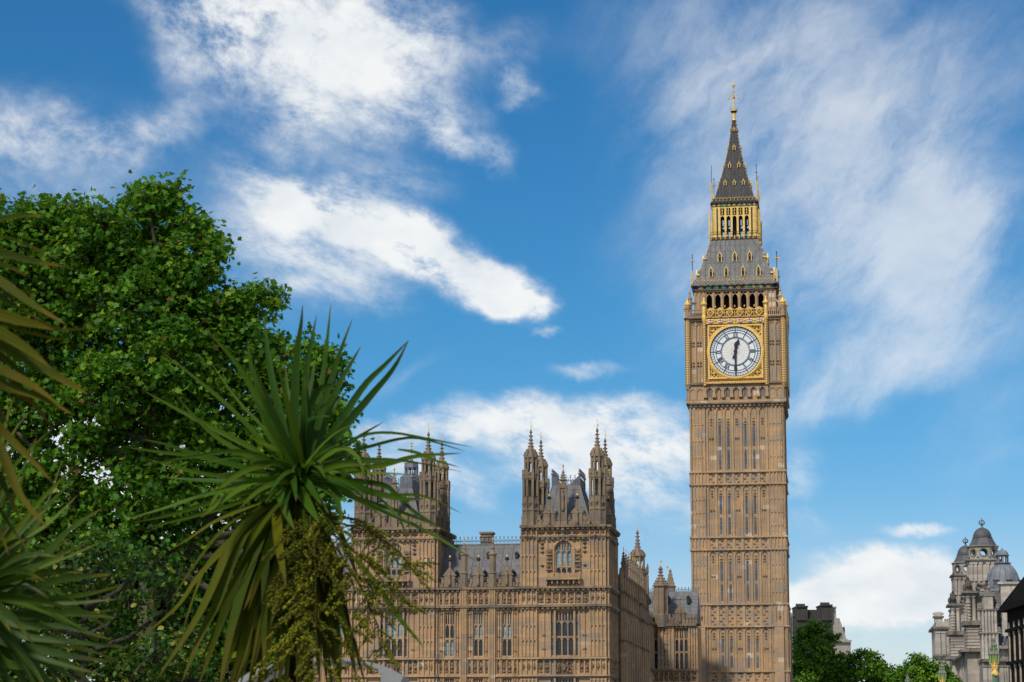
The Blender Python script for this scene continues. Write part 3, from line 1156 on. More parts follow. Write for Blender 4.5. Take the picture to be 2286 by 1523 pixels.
for a in FACES:
    for x in (-2.05, 0, 2.05):
        dormer(x, TR(584, 4.2), 1.35, .26, slope, a)
    for x in (-3.25, -1.15, 1.15, 3.25):
        dormer(x, TR(617, 5.1), 1.35, .26, slope, a)
    gold.M = RZ(a)
    for i in range(23):
        x = -5.3 + 10.6 * i / 22
        gold.blob(x, -5.62, TR(627.5, 5.6), .11, .12)
        gold.blob(x, -5.42, TR(622.5, 5.4), .10, .11)
        if i < 22:
            gold.blob(x + .24, -5.32, TR(619.5, 5.3), .08, .11)
            gold.boss(x + .24, TR(625, 5.5), .14, .1, -5.56, .06)
    for i in range(9):                    # crockets up the hips
        z = slope[1][1] + (slope[-1][1] - slope[1][1]) * i / 8
        r_ = roof_y(z, slope)
        gold.blob(r_ + .03, -r_ - .03, z, .15, .24)
    # hip turrets half way and at the top of the slope
    for z, w in ((TR(606, 4.9), .3), (TR(570, 4), .3)):
        r_ = roof_y(z, slope)
        gold.box(r_ - .1, r_ + .42, -r_ - .42, -r_ + .1, z - .5, z - .3)
# --- lantern
def TL(row):
    return TR(row, 3.1)


lan, lin, led = MB(), MB(), MB()
HL = 3.06
zL0, zL1 = TL(529), TL(460)
led.box(-3.35, 3.35, -3.35, 3.35, TL(536), TL(531))
led.box(-3.0, 3.0, -3.0, 3.0, TL(531), TL(529))
led.box(-3.05, 3.05, -3.05, 3.05, TL(462), TL(454))
led.lathe(0, 0, [(.5, zL0), (.5, zL1)], 8)
for x in (-1.3, 0.6, 1.5):
    led.box(x - .09, x + .09, -.6, .4, zL0, zL1)
led.box(-2.4, 2.4, -.3, .3, TL(505), TL(500))
led.box(-2.4, 2.4, -.3, .3, TL(478), TL(474))
fr2 = MB()
for a in FACES:
    lan.M = gold.M = led.M = fr2.M = fz_g.M = RZ(a)
    # corner clusters
    for s in (-1, 1):
        for q in (2.15, 2.62, 3.0):
            lan.box(q * s - .12, q * s + .12, -HL - .06, -HL + .3, zL0, zL1)
        fr2.box(min(2.1 * s, 3.05 * s), max(2.1 * s, 3.05 * s), -HL + .02, -HL + .25, zL0, zL1)
        lan.lathe(3.5 * s, -3.38, [(.08, zL0 + .3), (.08, TL(475)), (.02, TL(470))], 6)
    st = 4.2 / 5
    for i in range(6):
        x = -2.1 + st * i
        lan.box(x - .14, x + .14, -HL - .05, -HL + .22, zL0, zL1)
    for i in range(5):
        xa, xb = -2.1 + st * i + .14, -2.1 + st * (i + 1) - .14
        lan.arch(xa, xb, TL(487), TL(481), -HL, -HL + .2, 4)
        lan.box(xa, xb, -HL, -HL + .2, TL(481), TL(480))
        xm = (xa + xb) / 2
        lan.blob(xm, -HL, TL(476), .13, .3)
        lan.blob(xm, -HL, TL(470), .15, .25)
        lan.box(xm - .04, xm + .04, -HL, -HL + .1, TL(480), zL1)
    lan.box(-3.1, 3.1, -HL - .04, -HL + .2, TL(464), zL1)
    # gilded cresting rail at the foot
    for i in range(11):
        x = -3.2 + .64 * i
        gold.blob(x, -3.42, TL(529.5), .17, .26)
        gold.blob(x, -3.42, TL(533.5), .15, .15)
        gold.blob(x + .3, -3.42, TL(527) if 0 < i < 9 else TL(530), .09, .2)
    led.box(-3.4, 3.4, -3.42, -3.3, TL(518), TL(517.4))
    # bracketed cornice, green and gold frieze
    fr2.box(-3.12, 3.12, -3.14, -2.9, TL(461), TL(455))
    for i in range(9):
        x = -2.8 + .7 * i
        fz_g.boss(x, TL(458), .24, .22, -3.14, .12)
    led.box(-3.25, 3.25, -3.25, -2.9, TL(454.5), TL(451))
    led.dentils(-3.2, 3.2, TL(453.6), TL(451.6), .5, -3.25, .1)
    for i in range(13):
        x = -3.0 + .5 * i
        gold.blob(x, -3.16, TL(447), .12, .12)
        gold.blob(x, -3.02, TL(442.5), .12, .14)
        if i < 12:
            gold.blob(x + .25, -2.98, TL(440.5), .09, .12)
lan.build('gilded_lantern', 'gold', tower)
fr2.build('lantern_panels', 'spire_roof', tower)
led.build('lantern_frame', 'iron', tower)
g2 = MB()
for a in FACES:
    g2.M = RZ(a)
    for x in (-1.75, -1.05, 1.05, 1.9):
        g2.box(x - .2, x + .2, -3.2, -3.1, TL(460.5), TL(455.5))
g2.build('lantern_shields', 'green', tower)
# --- spire
sp_prof = [(r, TR(q, r)) for r, q in ((3.0, 450), (2.62, 438), (2.0, 406), (1.28, 367), (.72, 327), (.36, 288), (.22, 268))]
s = MB()
s.lathe(0, 0, [(r * math.sqrt(2), z) for r, z in sp_prof], 4)
roof_seams(s, sp_prof, 6, .04, .07)
s.build('spire', 'spire_roof', tower)
for a in FACES:
    for xs, row in (((-1.26, 0, 1.26), 413), ((-.64, .64), 374), ((0,), 335), ((0,), 292.5)):
        for x in xs:
            dormer(x, TR(row, {413: 2.15, 374: 1.4, 335: .8}.get(row, .4)), .62 if row > 300 else .4, .17 if row > 300 else .12, sp_prof, a)
    gold.M = RZ(a)
    for i in range(22):
        z = T0(436) + (T0(270) - T0(436)) * i / 21
        r_ = roof_y(z, sp_prof)
        gold.blob(r_ + .04, -r_ - .04, z, .10, .14)
    for z in (T0(416), T0(375), T0(333), T0(291)):
        r_ = roof_y(z, sp_prof)
        s_ = .16
        dr.M = RZ(a)
        dr.box(r_ - .1, r_ + s_, -r_ - s_, -r_ + .1, z - .3, z + .1)
dr.build('hip_blocks', 'iron_roof', tower)
gold.M = Matrix.Identity(4)
# --- orb, crown and cross finial
fin = MB()
fin.lathe(0, 0, [(.3, T0(269)), (.26, T0(266)), (.24, T0(254)), (.34, T0(253))], 8)
fin.lathe(0, 0, [(.5, T0(249)), (.52, T0(246)), (.16, T0(245)), (.14, T0(236)), (.1, T0(220)), (.2, T0(219)), (.2, T0(216)), (.07, T0(214)), (.05, T0(198)), (.09, T0(196)), (.22, T0(192)), (.22, T0(189)), (.06, T0(186)), (.03, T0(179))], 8)
fin.box(-.16, .16, -.03, .03, T0(182), T0(181.2))
for a in FACES:
    fin.M = RZ(a)
    fin.tube([(0, 0, T0(222)), (.4, 0, T0(218)), (.68, 0, T0(220))], .035, 5)
    fin.tube([(0, 0, T0(217)), (.3, 0, T0(213)), (.46, 0, T0(214))], .03, 5)
    fin.blob(.7, 0, T0(220), .12, .2)
    fin.blob(.47, 0, T0(213), .09, .16)
    fin.blob(.28, 0, T0(207.5), .06, .14)
fin.build('spire_finial', 'gold', tower)
ir = MB()
ir.lathe(0, 0, [(.2, T0(253)), (.4, T0(251)), (.5, T0(249.3)), (.5, T0(246))], 8)
ir.lathe(0, 0, [(.0501, T0(214)), (.06, T0(206)), (.12, T0(205)), (.06, T0(204)), (.045, T0(199))], 6)
for k in range(8):
    a = k * math.pi / 4
    ir.box(.5 * math.cos(a) - .02, .5 * math.cos(a) + .02, .5 * math.sin(a) - .02, .5 * math.sin(a) + .02, T0(246), T0(242))
# --- vane poles at the corners of the roofs
ir.M = Matrix.Identity(4)
ir.build('crown_ironwork', 'iron', tower)
for a in FACES:
    ir, gd_ = MB(RZ(a)), MB(RZ(a))
    ir.tube([(5.75, -5.75, T(632)), (5.75, -5.75, T(562))], .05, 5)
    gd_.tube([(5.75, -5.75, T(632)), (5.75, -5.75, T(600))], .11, 6)
    gd_.blob(5.75, -5.75, T(578), .32, .16)
    gd_.box(5.55, 6.15, -5.77, -5.73, T(581), T(576))
    ir.box(5.6, 5.9, -5.76, -5.74, T(566), T(565))
    gd_.lathe(5.35, -5.95, [(.06, T(632)), (.05, T(606)), (.01, T(603))], 5)
    p_ = ir.build('vane_pole', 'iron', tower)
    gd_.build('gilded_vane', 'gold', p_)
    ir, gd_ = MB(RZ(a)), MB(RZ(a))
    ir.tube([(3.12, -3.12, T0(452)), (3.12, -3.12, T0(381))], .04, 5)
    gd_.tube([(3.12, -3.12, T0(452)), (3.12, -3.12, T0(420))], .10, 6)
    ir.box(2.9, 3.34, -3.14, -3.10, T0(401), T0(400))
    ir.box(3.0, 3.24, -3.14, -3.10, T0(386), T0(385.3))
    gd_.tube([(3.3, -3.3, T0(440)), (3.3, -3.3, T0(418))], .05, 5)
    p_ = ir.build('spire_pole', 'iron', tower)
    gd_.build('gilded_base', 'gold', p_)
cr.build('roof_gutters', 'iron_roof', tower)
gold.build('gilded_crockets', 'gold', tower)
fz_g.build('gilded_frieze_ornament', 'gold_dull', tower)

# ------------------------------------------------------------------ the palace by the river
pc = at(1354, 1400, 215)
PF = Frame(pc)
palace = thing('palace', 'long gothic stone palace with turreted pavilions and slate roofs', 'palace', (pc.x, pc.y, 0), ROT)


def P(row):
    return PF.z(row, 1260, 0)


def xloc(px, row=1300):
    return PF.x(px, row, 0)


A1 = 0.0                        # right pavilion: right edge
A0 = xloc(1163)                 # its left edge
PW = A1 - A0
B1 = xloc(971)                  # left pavilion
B0 = B1 - PW
PD = 7.6                        # depth of the pavilions between turret axes
ZG = {k: P(v) for k, v in dict(c1=1178, f1=1184, f0=1196, win1t=1208, win1b=1282, c2=1312, p1=1319, p0=1350, c3=1353, m1=1358, m0=1466, q1=1470, q0=1506, s4=1509, l1=1514, l0=1630).items()}
wall, carv, corn, para = MB(), MB(), MB(), MB()


def gwindow(x0, x1, z0, z1, n, y, transoms=(), glass=('glass_dark',), head=.9, arched=False, tracery=True, mx=None, mull=.13):
    """mullioned window; glass lists the glazing of the tiers from the bottom up"""
    w = MB(mx or Matrix.Identity(4))
    gl = {}
    st = (x1 - x0) / n
    tiers = [z0] + list(transoms) + [z1]
    for i in range(n + 1):
        x = x0 + st * i
        w.box(x - mull / 2, x + mull / 2, y + .06, y + .32, z0, z1)
    for t in transoms:
        w.box(x0, x1, y + .04, y + .32, t - .09, t + .09)
    for i in range(n):
        xa, xb = x0 + st * i + mull / 2, x0 + st * (i + 1) - mull / 2
        for t0, t1 in zip(tiers, tiers[1:]):
            top = t1 - .09
            if t1 == z1 and tracery:
                h = head
                w.arch(xa, xb, z1 - h - .35, z1 - h, y + .1, y + .28, 3)
                w.box(xa, xb, y + .1, y + .28, z1 - h - .02, z1 - h + .07)
                xm = (xa + xb) / 2
                w.box(xm - .04, xm + .04, y + .1, y + .28, z1 - h, z1 - .1)
                w.arch(xa, xm - .04, z1 - .38, z1 - .02, y + .1, y + .28, 2)
                w.arch(xm + .04, xb, z1 - .38, z1 - .02, y + .1, y + .28, 2)
            else:
                w.arch(xa, xb, top - .32, top, y + .1, y + .28, 3)
    if arched:
        hh = (x1 - x0) * .55
        w.arch(x0, x1, z1 - hh, z1 + .02, y - .01, y + .34, 6)
    o = w.build('window', 'stone', palace)
    for k, (t0, t1) in enumerate(zip(tiers, tiers[1:])):
        gk = glass[min(k, len(glass) - 1)]
        p = gl.setdefault(gk, MB(mx or Matrix.Identity(4)))
        p.quad((x0, y + .26, t0), (x1, y + .26, t0), (x1, y + .26, t1), (x0, y + .26, t1))
    for gk, p in gl.items():
        p.build('pane', gk, o)
    return o


def string(x0, x1, z, y, d=.28, h=.2, dent=True, mb=None):
    mb = mb or corn
    mb.box(x0 - .02, x1 + .02, y - d, y + .05, z, z + h)
    if dent:
        mb.dentils(x0, x1, z - .2, z, .55, y, d * .75)


def carved_band(x0, x1, z0, z1, n, y, boss=.24):
    wall.ribs(x0, x1, z0, z1, n, .14, y, .16)
    wall.box(x0, x1, y - .10, y + .02, z0, z0 + .14)
    wall.box(x0, x1, y - .10, y + .02, z1 - .12, z1)
    st = (x1 - x0) / n
    carv.box(x0, x1, y - .03, y + .02, z0 + .14, z1 - .12)
    for i in range(n):
        xm = x0 + st * (i + .5)
        wall.arch(x0 + st * i + .07, x0 + st * (i + 1) - .07, z1 - .42, z1 - .12, y - .12, y, 3)
        h = (z1 - z0)
        carv.boss(xm, z0 + h * .45, min(boss, st * .36), h * .2, y - .03, .2)
        carv.boss(xm, z0 + h * .2, min(boss, st * .3), h * .1, y - .03, .14)


def oct_turret(parent, x, y, r, zs, name='turret', tall=True):
    """octagonal turret above the main cornice: panelled base, two slit stages open to the sky, ogee cap with crockets"""
    z0, z1, z2, z3, z4, z5, z6, z7, z8 = zs
    t = MB(Matrix.Translation((x, y, 0)))
    t.lathe(0, 0, [(r * 1.04, z0), (r * 1.04, z1 - .1), (r * 1.12, z1), (r * 1.12, z1 + .12), (r, z1 + .2), (r, z2 - .1), (r * 1.06, z2), (r * .5, z2 + .02)], 8)
    a = [math.pi / 8 + k * math.pi / 4 - math.pi / 2 for k in range(8)]
    for k in range(8):
        ca, sa = math.cos(a[k]), math.sin(a[k])
        for (zz0, zz1, rr, w) in ((z2, z3, r * .93, .17), (z4, z5, r * .74, .14)):
            t.tube([(ca * rr, sa * rr, zz0), (ca * rr, sa * rr, zz1)], [w, w], 4)
        t.tube([(ca * r * 1.02, sa * r * 1.02, z0 + .2), (ca * r * 1.02, sa * r * 1.02, z2)], .09, 4)
        # shallow gables of the crown between the stages
        t.box(ca * r * .98 - .12, ca * r * .98 + .12, sa * r * .98 - .12, sa * r * .98 + .12, z3 - .2, z4 + .25)
        am = a[k] + math.pi / 8
        t.blob(math.cos(am) * r * .96, math.sin(am) * r * .96, z3 + .35, .16, .4)
        t.blob(math.cos(am) * r * .95, math.sin(am) * r * .95, (z1 + z2) / 2, .2, .42)
    core = r * .34
    t.lathe(0, 0, [(core, z2), (core, z3)], 8)
    t.lathe(0, 0, [(r * .9, z3 - .35), (r * 1.05, z3 - .1), (r * 1.05, z4 - .1), (r * .7, z4)], 8)
    t.lathe(0, 0, [(r * .72, z5 - .5), (r * .75, z5 - .1), (r * .92, z5), (r * .92, z5 + .18), (r * .80, z5 + .25), (r * .76, z5 + (z6 - z5) * .5), (r * .52, z6), (r * .28, z6 + (z7 - z6) * .18), (r * .17, z6 + (z7 - z6) * .5), (r * .10, z7 - .15), (r * .2, z7), (r * .04, z7 + .35)], 8)
    for k in range(8):
        ca, sa = math.cos(a[k]), math.sin(a[k])
        for f, rr in ((0.0, .90), (.3, .82), (.62, .74), (.9, .60)):
            t.blob(ca * r * rr, sa * r * rr, z5 + .25 + (z6 - z5 - .25) * f, .10, .12)
        if k % 2 == 0:
            for f in (.05, .22, .4, .58, .8):
                rr = np.interp(f, (0, .18, .5, 1), (.52, .28, .17, .10)) + .05
                t.blob(ca * r * rr, sa * r * rr, z6 + (z7 - z6) * f, .11, .10)
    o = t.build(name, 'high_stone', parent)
    v = MB(Matrix.Translation((x, y, 0)))
    v.tube([(0, 0, z7 + .3), (0, 0, z8 + .1)], .025, 5)
    v.blob(0, 0, z8, .05, .10)
    v.box(.02, .14, -.012, .012, z8 - .62, z8 - .36)
    v.build('gilded_vane', 'gold', o)
    return o


TZ = [P(r) for r in (1178, 1138, 1106, 1063, 1051, 1019, 1002, 961, 938)]
TR_ = 0.86
DI = .95                          # turret axis inset from the pavilion corner


def statue(mb, x, y, z0, h):
    mb.lathe(x, y, [(.16, z0), (.20, z0 + h * .12), (.15, z0 + h * .45), (.19, z0 + h * .72), (.08, z0 + h * .84), (.10, z0 + h * .92), (.05, z0 + h)], 6)


def pinnacle(mb, x, y, z0, z1, w):
    """square pinnacle with crocketed spirelet"""
    zm = z0 + (z1 - z0) * .45
    mb.box(x - w, x + w, y - w, y + w, z0, zm)
    mb.box(x - w * 1.3, x + w * 1.3, y - w * 1.3, y + w * 1.3, zm, zm + .12)
    mb.taper(x - w, x + w, y - w, y + w, zm + .12, z1, .12, .12)
    for f in (.2, .45, .7, .92):
        q = w * (1 - f * .85) + .04
        zz = zm + (z1 - zm) * f
        for sx_, sy_ in ((1, 0), (-1, 0), (0, -1), (0, 1)):
            mb.blob(x + sx_ * q, y + sy_ * q, zz, .08, .09)
    mb.blob(x, y, z1, .1, .14)


def lancet_holes(n, xa, xb):
    return xa, xb


def pavilion(xl, xr, win_glass):
    xm = (xl + xr) / 2
    y = 0.0
    w2 = (xr - xl)
    k = w2 / 191.0                                  # metres per photo pixel across the front

    def X(px):
        return xl + (px - 1163) * k
    # big windows
    holes = []
    wa, wb = X(1241), X(1278)
    holes.append((wa, wb, ZG['win1b'], ZG['win1t']))
    ma, mb_ = X(1229), X(1293)
    holes.append((ma, mb_, ZG['m0'] + .15, P(1364)))
    holes.append((ma, mb_, P(1610), ZG['l1']))
    wall.wall(xl, xr, 0, ZG['c1'], holes, y, .45)
    wall.box(xl + .02, xr - .02, .5, PD + 2 * DI, 0, ZG['c1'])
    wall.box(xl, xl + .4, .0, .5, 0, ZG['c1'])
    wall.box(xr - .4, xr, .0, .5, 0, ZG['c1'])
    gwindow(wa, wb, ZG['win1b'], ZG['win1t'], 3, y + .05, (P(1265),), ('glass_dark', 'glass_pale'), 1.0, True)
    zt = P(1422)
    xa, xb = X(1239), X(1283)
    xq = [(ma, X(1237)), (X(1241), X(1281)), (X(1285), mb_)]
    for (q0, q1), n, gl in zip(xq, (1, 3, 1), win_glass):
        gwindow(q0, q1, ZG['m0'] + .15, P(1364), n, y + .02, (zt,), gl, 1.1)
        gwindow(q0, q1, P(1610), ZG['l1'], n, y + .02, (P(1560),), ('glass_dark',), .9)
    for q in (X(1239), X(1283)):
        wall.box(q - .1, q + .1, y - .2, y + .45, P(1508), ZG['c3'])
        wall.box(q - .1, q + .1, y - .2, y + .45, P(1610), ZG['l1'])
    # panelled corner turrets (lower part)
    for s, x0, x1 in ((-1, xl, X(1200)), (1, X(1317), xr)):
        for za, zb, n in ((ZG['c2'], ZG['f0'], 4), (ZG['c3'] and P(1466), ZG['c3'], 4), (P(1610), ZG['l1'], 4)):
            wall.box(x0, x1, y - .16, y + .1, za, zb)
            wall.panels(x0 + .06, x1 - .06, za, zb, n, .12, y - .16, .14, .4, .15)
            hz = (zb - za)
            for f in (.33, .62):
                st = (x1 - x0 - .12) / n
                for i in range(n):
                    wall.arch(x0 + .12 + st * i, x0 + st * (i + 1), za + hz * f - .3, za + hz * f, y - .28, y - .15, 3)
        for za, zb in ((ZG['p0'], ZG['p1']), (ZG['q0'], ZG['q1']), (ZG['f0'], ZG['f1'])):
            wall.box(x0, x1, y - .16, y + .1, za, zb)
            wall.ribs(x0 + .06, x1 - .06, za, zb, 3, .13, y - .16, .14)
            for i in range(3):
                carv.boss(x0 + (x1 - x0) * (i + .5) / 3, (za + zb) / 2, .22, (zb - za) * .3, y - .16, .16)
        # side returns of the same turret
        mside = Matrix.Translation((xr if s > 0 else xl, 0, 0)) @ RZ(90 if s > 0 else -90)
    # blind panels between turrets and windows
    for x0, x1 in ((X(1200), X(1229)), (X(1293), X(1317))):
        wall.panels(x0, x1, ZG['m0'], ZG['c3'], 2, .15, y, .14, .5, .3)
        for f in (.15, .42, .88):
            carv.boss((x0 + x1) / 2, ZG['m0'] + (ZG['c3'] - ZG['m0']) * f, .24, .34, y - .02, .2)
    for x0, x1 in ((X(1200), X(1222)), (X(1296), X(1317))):
        wall.panels(x0, x1, P(1300), ZG['f0'], 1, .14, y, .14, .5, .2)
        for zz in (1213, 1222, 1232, 1262):
            carv.boss((x0 + x1) / 2, P(zz), .26, .22, y - .02, .22)
    for x in (X(1227), X(1291)):
        for r0 in (1226, 1243, 1260):
            carv.box(x - .28, x + .28, y - .22, y + .02, P(r0 + 11), P(r0))
            carv.boss(x, P(r0 + 5.5), .24, .24, y - .22, .16)
            wall.box(x - .34, x + .34, y - .28, y + .02, P(r0 + 12.5), P(r0 + 11))
    # arch moulding of the upper window
    ar = MB()
    rr = (wb - wa) / 2 + .12
    xc = (wa + wb) / 2
    zc = ZG['win1t'] - (wb - wa) * .55
    for i in range(12):
        p, q = math.pi * i / 12, math.pi * (i + 1) / 12
        f = 1.05
        wall.prism([(xc + rr * math.cos(q), zc + rr * f * math.sin(q)), (xc + rr * math.cos(p), zc + rr * f * math.sin(p)), (xc + (rr + .18) * math.cos(p), zc + (rr + .18) * f * math.sin(p)), (xc + (rr + .18) * math.cos(q), zc + (rr + .18) * f * math.sin(q))], y - .18, y + .02)
    wall.box(wa - .3, wa - .12, y - .15, y, ZG['win1b'], zc)
    wall.box(wb + .12, wb + .3, y - .15, y, ZG['win1b'], zc)
    # balcony under the upper window
    bx0, bx1 = X(1220), X(1297)
    bal_ = MB()
    bal_.box(bx0, bx1, y - .75, y, P(1295), P(1292))
    bal_.box(bx0, bx1, y - .75, y - .6, P(1283), P(1281))
    bal_.ribs(bx0 + .1, bx1 - .1, P(1292), P(1279), 6, .22, y - .62, .14)
    bal_.ribs(bx0 + .1, bx1 - .1, P(1292), P(1283), 18, .09, y - .64, .1)
    for i in range(7):
        x = bx0 + .1 + (bx1 - bx0 - .2) * i / 6
        bal_.prism([(x - .14, P(1296)), (x, P(1306)), (x + .14, P(1296))], y - .55, y)
    bal_.panels(bx0, bx1, P(1310), P(1297), 9, .12, y, .2, .3)
    bal_.build('balcony', 'stone', palace)
    # bands
    n = 9
    carved_band(X(1200), X(1317), ZG['p0'], ZG['p1'], 7, y)
    carved_band(X(1200), X(1317), ZG['f0'], ZG['f1'], 6, y)
    carved_band(X(1200), X(1229), ZG['q0'], ZG['q1'], 2, y)
    carved_band(X(1293), X(1317), ZG['q0'], ZG['q1'], 2, y)
    # coat of arms
    arm = MB()
    za, zb = ZG['q0'] + .05, ZG['q1'] - .05
    ax, hh = xm, zb - za
    arm.box(X(1241), X(1281), y - .06, y + .02, za, zb)
    arm.prism([(ax - .28, za + hh * .42), (ax, za + hh * .15), (ax + .28, za + hh * .42), (ax + .28, za + hh * .66), (ax - .28, za + hh * .66)], y - .24, y)
    arm.boss(ax, za + hh * .80, .26, .18, y - .06, .24)
    for s in (-1, 1):
        arm.tube([(ax + s * .40, y - .14, za + hh * .15), (ax + s * .52, y - .18, za + hh * .45), (ax + s * .42, y - .2, za + hh * .68), (ax + s * .52, y - .2, za + hh * .84)], [.10, .15, .12, .10], 6)
        arm.tube([(ax + s * .55, y - .14, za + hh * .2), (ax + s * .72, y - .12, za + hh * .12)], .07, 5)
        arm.tube([(ax + s * .5, y - .14, za + hh * .5), (ax + s * .28, y - .2, za + hh * .55)], .06, 5)
        arm.tube([(ax + s * .62, y - .1, za + hh * .3), (ax + s * .78, y - .12, za + hh * .6), (ax + s * .7, y - .12, za + hh * .85)], .05, 5)
    arm.build('coat_of_arms', 'carved', palace)
    for x0, x1, s in ((xl - .05, xr + .05, 0),):
        string(x0, x1, ZG['c1'], y - .16, .42, .28)
        string(x0, x1, ZG['f0'] - .2, y - .16, .22, .16)
        string(x0, x1, ZG['c2'] - .1, y - .16, .36, .24)
        string(x0, x1, ZG['c3'] - .1, y - .16, .36, .24)
        string(x0, x1, ZG['q1'] - .05, y - .16, .22, .2, False, wall)
        string(x0, x1, ZG['s4'] - .05, y - .16, .22, .18, False, wall)
    # right return of the pavilion
    mr = Matrix.Translation((xr, 0, 0)) @ RZ(90)
    for mbx in (wall, carv, corn):
        mbx.M = mr
    L = PD + 2 * DI
    for q0, q1 in ((0.05, 1.85), (L - 1.85, L - .05)):
        wall.box(q0, q1, -.16, .1, P(1610), ZG['c1'])
        for za, zb in ((ZG['c2'], ZG['f0']), (ZG['m0'], ZG['c3']), (P(1610), ZG['l1'])):
            wall.panels(q0, q1, za, zb, 4, .12, -.16, .13, .4, .2)
        for za, zb in ((ZG['p0'], ZG['p1']), (ZG['q0'], ZG['q1']), (ZG['f0'], ZG['f1'])):
            wall.ribs(q0, q1, za, zb, 3, .12, -.16, .13)
            for i in range(3):
                carv.boss(q0 + (q1 - q0) * (i + .5) / 3, (za + zb) / 2, .22, (zb - za) * .3, -.16, .16)
    for za, zb in ((ZG['c2'], ZG['f0']), (ZG['m0'], ZG['c3'])):
        wall.panels(1.9, L - 1.9, za, zb, 8, .14, 0, .16, .5, .2)
    carved_band(1.9, L - 1.9, ZG['p0'], ZG['p1'], 7, 0)
    carved_band(1.9, L - 1.9, ZG['f0'], ZG['f1'], 7, 0)
    carved_band(1.9, L - 1.9, ZG['q0'], ZG['q1'], 7, 0)
    for zz, d in ((ZG['c1'], .42), (ZG['f0'] - .2, .22), (ZG['c2'] - .1, .36), (ZG['c3'] - .1, .36), (ZG['q1'] - .05, .22), (ZG['s4'] - .05, .22)):
        string(-.16, L, zz + .003, -.16, d, .24)
    for mbx in (wall, carv, corn):
        mbx.M = Matrix.Identity(4)
    # turrets on the four corners
    for tx in (xl + DI, xr - DI):
        for ty in (DI - .1, PD + DI):
            oct_turret(palace, tx, ty, TR_, TZ)
    # parapet with gablets, battlements and statues
    for side, (m_, W_) in enumerate(((Matrix.Translation((xl, 0, 0)), w2), (Matrix.Translation((xr, 0, 0)) @ RZ(90), L), (Matrix.Translation((xl, L, 0)) @ RZ(-90), L), (Matrix.Translation((xr, L, 0)) @ RZ(180), w2))):
        para.M = m_
        q0, q1 = 1.7, W_ - 1.7
        zb, zt = ZG['c1'] + .25, P(1152)
        para.box(q0, q1, -.05, .25, zb, P(1160))
        para.panels(q0, q1, zb, P(1160), 12, .1, -.05, .1, .3)
        st = (q1 - q0) / 14
        for i in range(14):
            if i % 2 == 0:
                para.box(q0 + st * i + .02, q0 + st * (i + 1) - .02, -.05, .25, P(1160), P(1151))
                para.box(q0 + st * i - .05, q0 + st * (i + 1) + .05, -.1, .3, P(1151), P(1149.5))
        for f in (.235, .765):
            x = q0 + (q1 - q0) * f
            para.box(x - .55, x + .55, -.16, .3, zb, P(1145))
            para.prism([(x - .72, P(1146)), (x + .72, P(1146)), (x, P(1128))], -.2, .3)
            para.box(x - .09, x + .09, -.05, .13, P(1132), P(1113))
            statue(para, x, -.26, P(1170), 1.6)
        x = (q0 + q1) / 2
        para.box(x - .38, x + .38, -.22, .4, zb - .3, P(1085))
        para.box(x - .16, x + .16, -.5, -.2, P(1185), P(1181))
        for s in (-1, 1):
            para.box(x + s * .36 - .07, x + s * .36 + .07, -.34, -.2, zb, P(1090))
        para.prism([(x - .45, P(1090)), (x + .45, P(1090)), (x, P(1076))], -.32, .4)
        statue(para, x, -.3, P(1140), 2.2)
        para.taper(x - .28, x + .28, -.15, .4, P(1085), P(1046), .1, .1)
        para.box(x - .36, x + .36, -.2, .46, P(1072), P(1070))
        for r0 in (1066, 1060, 1054):
            for s in (-1, 1):
                para.blob(x + s * (.26 - (1066 - r0) * .012), .1, P(r0), .09)
        para.M = Matrix.Identity(4)
    # finials of the gablets: black orb with a gilded tip
    for side, (m_, W_) in enumerate(((Matrix.Translation((xl, 0, 0)), w2), (Matrix.Translation((xr, 0, 0)) @ RZ(90), L))):
        q0, q1 = 1.7, W_ - 1.7
        for f in (.235, .765):
            x = q0 + (q1 - q0) * f
            fo, ft = MB(m_), MB(m_)
            fo.lathe(x, .04, [(.05, P(1115)), (.24, P(1112)), (.24, P(1110)), (.06, P(1107))], 8)
            ft.lathe(x, .04, [(.05, P(1107.5)), (.11, P(1106)), (.10, P(1104)), (.03, P(1102))], 6)
            f_ = fo.build('orb_finial', 'iron', palace)
            ft.build('gilded_tip', 'gold', f_)
        ft = MB(m_)
        ft.tube([((q0 + q1) / 2, .12, P(1047)), ((q0 + q1) / 2, .12, P(1036))], .05, 5)
        ft.blob((q0 + q1) / 2, .12, P(1040), .13, .2)
        ft.build('gilded_vane', 'gold', palace)
    # slate roof: steep truncated pyramid with raised side ridges and iron cresting
    r = MB()
    rx0, rx1, ry0, ry1 = xl + 1.6, xr - 1.6, .9, L - .9
    zr0, zr1 = ZG['c1'] + .1, PF.z(1083, 1260, 2.2)
    ix, iy = 1.45, 1.5
    r.add([(rx0, ry0, zr0), (rx1, ry0, zr0), (rx1, ry1, zr0), (rx0, ry1, zr0), (rx0 + ix, ry0 + iy, zr1), (rx1 - ix, ry0 + iy, zr1), (rx1 - ix, ry1 - iy, zr1), (rx0 + ix, ry1 - iy, zr1)],
          [(4, 5, 6, 7), (0, 1, 5, 4), (1, 2, 6, 5), (2, 3, 7, 6), (3, 0, 4, 7)])
    for s, xe in ((1, rx0 + ix), (-1, rx1 - ix)):
        zt_ = zr1 + 1.0
        a, b_ = xe, xe + s * .9
        r.add([(a, ry0 + iy, zr1), (b_ + s * .2, ry0 + iy, zr1), (a + s * .1, ry0 + iy, zt_), (a, ry1 - iy, zr1), (b_ + s * .2, ry1 - iy, zr1), (a + s * .1, ry1 - iy, zt_)],
              [(0, 1, 2), (3, 5, 4), (0, 2, 5, 3), (1, 4, 5, 2)])
    ro = r.build('roof', 'roof', palace)
    c = MB()
    zz = zr1
    cres(c, rx0 + ix, rx1 - ix, ry0 + iy + .02, zz, 1.0)
